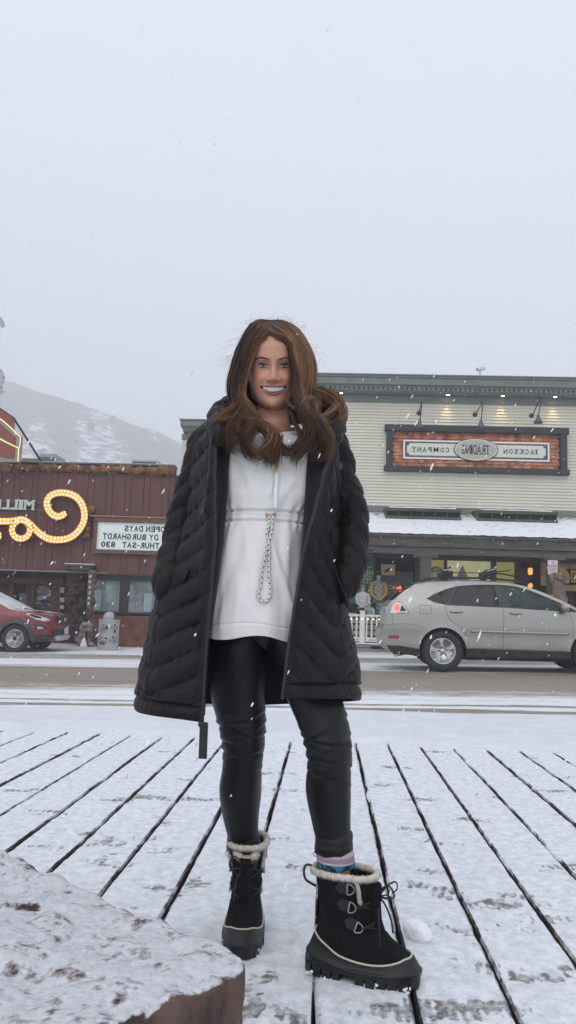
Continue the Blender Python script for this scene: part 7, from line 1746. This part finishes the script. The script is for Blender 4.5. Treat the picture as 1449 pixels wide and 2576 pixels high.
RG=[ # right side, innermost first
 [(590,138,-.02),(665,190,-.07),(760,270,-.083),(812,380,-.083),(832,500,-.082),(866,620,-.072),(880,730,-.068),(876,820,-.075),(885,910,-.095),(915,1000,-.12),(960,1100,-.14),(980,1230,-.15)],
 [(590,130,-.01),(690,165,-.055),(790,240,-.065),(860,380,-.068),(880,540,-.065),(865,690,-.07),(845,820,-.08),(880,940,-.10),(960,1050,-.125),(1020,1160,-.145),(1000,1290,-.15),(900,1370,-.15),(760,1350,-.15),(705,1340,-.15)],
 [(590,125,.0),(710,140,-.03),(840,230,-.04),(930,390,-.04),(965,560,-.03),(950,720,-.04),(915,850,-.06),(930,990,-.10),(1040,1090,-.14),(1130,1200,-.155),(1165,1320,-.155),(1130,1430,-.145),(1000,1450,-.14)],
 [(590,118,.01),(720,120,.0),(860,190,.0),(960,330,.005),(1020,480,.01),(1035,640,.0),(1015,780,-.02),(960,880,-.05),(980,1000,-.10),(1090,1110,-.15),(1165,1250,-.155),(1185,1370,-.15),(1110,1440,-.14),(980,1420,-.14)],
]
EX=[ # single locks: (guide, radius m, strands, tint)
 ([(330,700,-.04),(290,860,-.05),(250,960,-.08),(150,1030,-.10),(70,1110,-.11)],.012,90,.75),
 ([(350,900,-.06),(330,1000,-.09),(240,1060,-.11),(130,1070,-.12)],.009,50,.7),
 ([(330,860,-.06),(370,1010,-.09),(470,1130,-.13),(570,1190,-.15),(615,1290,-.155),(580,1400,-.15),(555,1490,-.145)],.014,120,.5),
 ([(370,1020,-.09),(520,1120,-.13),(650,1210,-.15),(660,1320,-.155),(640,1500,-.15)],.013,120,.45),
 ([(400,1040,-.09),(560,1150,-.14),(600,1260,-.155),(590,1380,-.155),(620,1500,-.15)],.012,110,.5),
 ([(300,900,-.06),(330,1050,-.11),(480,1100,-.15),(590,1170,-.16),(600,1290,-.165),(500,1390,-.165),(420,1330,-.16)],.012,90,.6),
 ([(860,700,-.07),(870,880,-.08),(930,1050,-.12),(990,1200,-.15),(930,1330,-.155),(860,1420,-.15),(850,1500,-.14)],.014,130,.35),
 ([(800,960,-.10),(840,1100,-.12),(900,1230,-.15),(860,1320,-.155),(780,1370,-.155),(700,1330,-.155),(740,1400,-.15),(830,1420,-.15)],.008,60,.4),
 ([(1000,700,-.03),(990,860,-.06),(1030,990,-.10),(1090,1110,-.13),(1150,1230,-.15),(1170,1350,-.15)],.014,120,.5),
 ([(990,640,-.01),(1000,760,-.03),(1060,800,-.04),(1160,800,-.04),(1250,850,-.05),(1305,950,-.06),(1300,1060,-.08),(1230,1130,-.10)],.012,100,.7),
 ([(980,680,-.01),(1010,790,-.03),(1100,830,-.05),(1200,880,-.05),(1280,960,-.06),(1310,1060,-.07),(1275,1110,-.08)],.013,90,.65),
 ([(1000,720,-.02),(1060,800,-.03),(1180,830,-.03),(1295,850,-.03)],.009,50,.8),
 ([(960,740,-.03),(900,860,-.06),(890,980,-.11),(960,1060,-.13),(1050,1040,-.13),(1075,940,-.12),(1060,860,-.10)],.006,45,.7),
 ([(900,800,-.07),(870,900,-.10),(900,1010,-.12),(1000,1070,-.13),(1120,1040,-.12),(1220,960,-.10),(1250,900,-.09)],.006,30,.7),
 ([(840,780,-.085),(770,860,-.10),(790,920,-.11),(870,960,-.12),(960,870,-.12),(1050,860,-.11)],.004,14,.7),
 ([(1040,700,-.01),(1020,900,-.06),(1060,1020,-.10),(1160,1090,-.11),(1240,1120,-.10)],.008,50,.6),
 ([(420,1000,-.08),(380,1120,-.13),(330,1200,-.15),(300,1130,-.15)],.008,50,.4),
]
def gw(g):
    out=[]
    for x,y,d in g:
        px,py=HX(x,y); out.append(aY(px,py,HY+d))
    return resample(spline(out,8),44)
hairs_v=[];hairs_f=[];hairs_t=[]
HR=np.random.RandomState(12)
def strand(P_,r,tint):
    n=len(P_); T=np.gradient(P_,axis=0); T/=np.linalg.norm(T,axis=1)[:,None]+1e-9
    u=np.cross(T,[0.,1.,.1]); u/=np.linalg.norm(u,axis=1)[:,None]+1e-9; w=np.cross(T,u)
    k=np.linspace(0,1,n); rr=r*np.minimum(1,np.minimum((k+.05)*8,(1.03-k)*5))[:,None]
    o=len(hairs_v)
    ring=np.stack([P_+u*rr,P_-u*rr*.5+w*rr*.87,P_-u*rr*.5-w*rr*.87],1).reshape(-1,3); hairs_v.extend(ring.tolist())
    tt=np.clip(tint,0,1); hairs_t.extend(np.repeat(tt,3).tolist())
    for i in range(n-1):
        a=o+i*3; hairs_f.extend([(a,a+1,a+4,a+3),(a+1,a+2,a+5,a+4),(a+2,a,a+3,a+5)])
def wob(n,amp,fr):
    k=np.linspace(0,1,n); ph=HR.uniform(0,6.28,3); return np.stack([np.sin(k*fr+ph[0]),np.sin(k*fr*1.3+ph[1]),np.sin(k*fr*.8+ph[2])],1)*amp*k[:,None]
def group(GS,count,spread0,spread1,flip,tb):
    Gs=[gw(g) for g in GS]; n=44; k=np.linspace(0,1,n)
    lockc=[HR.normal(size=3) for _ in range(90)]
    for c in range(count):
        q=HR.uniform(0,len(Gs)-1); q=round(q*10)/10+HR.normal()*.02; q=min(max(abs(q),0),len(Gs)-1.001); i=int(q); f=q-i
        f2=f+(k**1.5)*(round(f)-f)*.9      # strands gather onto the guides towards the tips
        P_=Gs[i]*(1-f2)[:,None]+Gs[i+1]*f2[:,None]
        lk=int(HR.randint(90)); off=lockc[lk]*.85+HR.normal(size=3)*.33
        s=spread0+(spread1-spread0)*k**1.2
        P_=P_+off[None,:]*s[:,None]+wob(n,.0035,HR.uniform(5,12))
        m=HR.uniform(.62,1.02); nn=max(14,int(n*m)); P_=P_[:nn] if m<1 else P_
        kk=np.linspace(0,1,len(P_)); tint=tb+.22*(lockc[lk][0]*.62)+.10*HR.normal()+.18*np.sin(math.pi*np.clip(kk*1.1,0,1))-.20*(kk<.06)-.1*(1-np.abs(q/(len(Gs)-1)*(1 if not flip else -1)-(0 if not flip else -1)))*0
        strand(P_,HR.uniform(.0005,.0010),tint)
LG.append(LG0); RG.insert(0,RG0)
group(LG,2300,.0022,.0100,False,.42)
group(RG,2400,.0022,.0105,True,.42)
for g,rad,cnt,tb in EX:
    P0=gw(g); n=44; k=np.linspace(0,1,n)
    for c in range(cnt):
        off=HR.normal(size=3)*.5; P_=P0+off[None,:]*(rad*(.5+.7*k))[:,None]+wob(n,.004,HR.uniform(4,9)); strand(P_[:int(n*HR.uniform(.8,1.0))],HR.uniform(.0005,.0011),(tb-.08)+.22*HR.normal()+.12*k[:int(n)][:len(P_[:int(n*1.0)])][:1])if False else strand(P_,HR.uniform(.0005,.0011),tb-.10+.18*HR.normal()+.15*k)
# flyaways
for c in range(110):
    a=HR.uniform(-1.2,1.2); x0=615+a*330+0*c; y0=120+ (abs(a)**2.2)*250
    x1=x0+HR.normal()*60+ (a*60); y1=y0-HR.uniform(10,70)*(1 if abs(a)<.7 else .2)+ (0 if abs(a)<.7 else HR.uniform(0,200))
    sx=HR.normal()*35; g=[(x0*.7+600*.3,y0+60,-.01),(x0,y0,-.01),(x1,y1,-.0),(x1+sx,y1+HR.normal()*25,.0),(x1+sx*2,y1+60+HR.normal()*30,.0)]
    strand(gw(g),.00018,.45+.1*HR.normal()+0*np.linspace(0,1,44))
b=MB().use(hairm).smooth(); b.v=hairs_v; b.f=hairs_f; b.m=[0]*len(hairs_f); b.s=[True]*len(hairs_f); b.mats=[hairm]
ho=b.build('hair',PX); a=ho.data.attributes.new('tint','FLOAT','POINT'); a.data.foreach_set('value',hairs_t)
# scalp volume below the strands
b=MB().smooth(); b.mats=[hairm]; rows=[]
for z in np.linspace(.121,-.10,40):
    w_=tab(z,TW)+.007; f_=tab(z,TF)+.006; k_=max(.02,tab(z,TBk)+.012); row=[]
    for a in np.linspace(0,2*math.pi,60,endpoint=False):
        c,s=math.cos(a),math.sin(a); x=w_*np.sign(c)*abs(c)**.92; front=s<0
        fd=f_*float(sm(.080,.096,z))
        y=-min(f_*abs(s)**.88,fd) if front else k_*abs(s)**.95
        row.append(H((x,y,z)))
    rows.append(row)
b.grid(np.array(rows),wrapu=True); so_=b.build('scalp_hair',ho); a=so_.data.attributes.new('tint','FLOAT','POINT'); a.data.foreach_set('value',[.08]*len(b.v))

# ---------------------------------------------------------------- foreground sandstone block with snow
zr=.30
fpx=[(-700,1900),(0,2128),(200,2213),(380,2296),(520,2362),(604,2392),(622,2418),(600,2446),(540,2474),(470,2490),(395,2528),(250,2590),(0,2720),(-900,2900)]
fp_=[aZ(x,y,zr) for x,y in fpx]
b=MB(); b.prism([(p[0],p[1],-.02) for p in fp_],(0,0,zr+.02-.004))
vs,fs=joinmesh(b,.007,14,.6)
out=[]
for p in vs:
    d=Vector(p); k=.026*mnoise.noise(d*3.2)+.014*mnoise.noise(Vector((d.x*9,d.y*9,d.z*4)))+.006*mnoise.noise(d*24)-.020*max(0,.06-abs(mnoise.noise(Vector((d.x*4+5,d.y*4,d.z*1.2)))))/.06*.7
    cx=Vector((d.x+.75,d.y-1.35,0)).normalized(); topk=float(sm(.24,.30,d.z))
    out.append((d.x+cx.x*k*(1-topk)*1.1,d.y+cx.y*k*(1-topk)*1.1,d.z+k*.7*topk+.012*topk*(mnoise.noise(d*14)*.5+mnoise.noise(d*38)*.35)))
st=bpy.data.materials.new('snowy_sandstone'); st.use_nodes=True; N=st.node_tree.nodes; L=st.node_tree.links; g=N.new('ShaderNodeNewGeometry'); P=g.outputs['Position']; sep=N.new('ShaderNodeSeparateXYZ'); L.new(g.outputs['Normal'],sep.inputs[0])
nA=noise_n(N,L,P,22,6,rough=.65); nB=noise_n(N,L,P,70,4); nC=noise_n(N,L,P,6,4)
v=mth(N,L,'ADD',mth(N,L,'MULTIPLY',sep.outputs[2],1.0),mth(N,L,'MULTIPLY',mth(N,L,'SUBTRACT',nA,.5),1.5)); v=mth(N,L,'ADD',v,mth(N,L,'MULTIPLY',mth(N,L,'SUBTRACT',nB,.5),.6)); v=mth(N,L,'ADD',v,mth(N,L,'MULTIPLY',mth(N,L,'SUBTRACT',nC,.5),.35))
sf=ramp(N,L,v,[(.66,0),(.92,1)])
stone=mixc(N,L,ramp(N,L,noise_n(N,L,P,8,8,(1,1,.35),.7),[(.34,0),(.68,1)]),(.018,.010,.008),(.16,.092,.075))
snw=mixc(N,L,nB,(.40,.40,.43),(.74,.75,.79)); L.new(mixc(N,L,sf,stone,snw),N['Principled BSDF'].inputs['Base Color']); N['Principled BSDF'].inputs['Roughness'].default_value=.75
hh=mth(N,L,'ADD',mth(N,L,'MULTIPLY',nB,.6),nA); bp=N.new('ShaderNodeBump'); bp.inputs['Strength'].default_value=.85; bp.inputs['Distance'].default_value=.012; L.new(hh,bp.inputs['Height']); L.new(bp.outputs[0],N['Principled BSDF'].inputs['Normal'])
b=MB().use(st).smooth(); b.add(out,fs); tag(b.build('boulder'),'squared brown sandstone boulder capped with patchy snow at the lower left','boulder')
# low snow heap in front of the block
b=MB().use(snow).smooth(); 
for i,(px,py,r) in enumerate(((455,2575,.05),(505,2590,.045),(648,2575,.03),(560,2600,.045))):
    p=aZ(px,py,.05 if i<2 else .02); b.ball((p[0],p[1],p[2]-.02),(r*1.4,r,r*.8),24,16,.5,i+3)
tag(b.build('snow_clump'),'loose snow heaped against the near foot of the sandstone boulder','snow heap')
# snow chunk on the boards
c=aZ(1049,2368,0); R_=random.Random(2)
bm=bmesh.new(); bmesh.ops.create_icosphere(bm,subdivisions=5,radius=1.)
for v in bm.verts:
    d=v.co.copy(); k=1+.16*mnoise.noise(d*1.1+Vector((3,1,2)))+.05*mnoise.noise(d*3.5)+.012*mnoise.noise(d*12)
    q=Vector((d.x*.041*k,d.y*.032*k,d.z*.030*k)); q.x+=.25*q.z*-.6; q.z=max(q.z,-.024); v.co=q
me=bpy.data.meshes.new('snow_chunk'); bm.to_mesh(me); bm.free(); me.materials.append(mat('packed_snow_ball',(.84,.85,.88),.6,var=.03,scale=50,bump=.25,bscale=220))
for p in me.polygons: p.use_smooth=True
o=bpy.data.objects.new('snow_chunk',me); COL.objects.link(o); o.location=(c[0]+.002,c[1]+.01,.023); o.rotation_euler=(0,math.radians(8),math.radians(-15)); tag(o,'single rounded lump of packed snow on the boards right of the boot','snow lump')
# ---------------------------------------------------------------- falling snow
fl=mat('snowflake',(.85,.86,.9),.8,var=.02); R_=np.random.RandomState(21); b=MB().use(fl)
def flake(p,s,seed):
    ax=Vector((.42+R_.normal()*.12,R_.normal()*.2,.9)).normalized(); u=ax.orthogonal().normalized(); w=ax.cross(u); r=s*.62; l=s*R_.uniform(1.2,3.0)
    P_=[Vector(p)+ax*l]; n=5
    for h in (.45,-.4):
        for k in range(n): a=2*math.pi*k/n+h; P_.append(Vector(p)+ax*(l*h)+(u*math.cos(a)+w*math.sin(a))*r*R_.uniform(.7,1.2))
    P_.append(Vector(p)-ax*l)
    b.add(P_,[(0,1+k,1+(k+1)%n) for k in range(n)]+[(1+k,6+k,6+(k+1)%n,1+(k+1)%n) for k in range(n)]+[(6+k,11,6+(k+1)%n) for k in range(n)])
cnt=0
while cnt<2400:
    Y=1.15+R_.uniform(0,1)**1.1*12; px=R_.uniform(-500,1950); py=R_.uniform(-300,2300)
    p=aY(px,py,Y)
    if p[2]<.05: continue
    if Y<2.3 and 600<px<760 and 850<py<1030: continue
    if Y<1.7 and R_.uniform()<.35: continue
    s=float(np.clip(R_.lognormal(math.log(.0031),.45),.0012,.0055))*(1 if Y>1.8 else .55)*(1+.10*max(0,Y-3))
    flake(p,s,cnt); cnt+=1
tag(b.build('falling_snow',loc=(0,0,0)),kind='stuff')
# flakes caught on the coat, hair and leggings
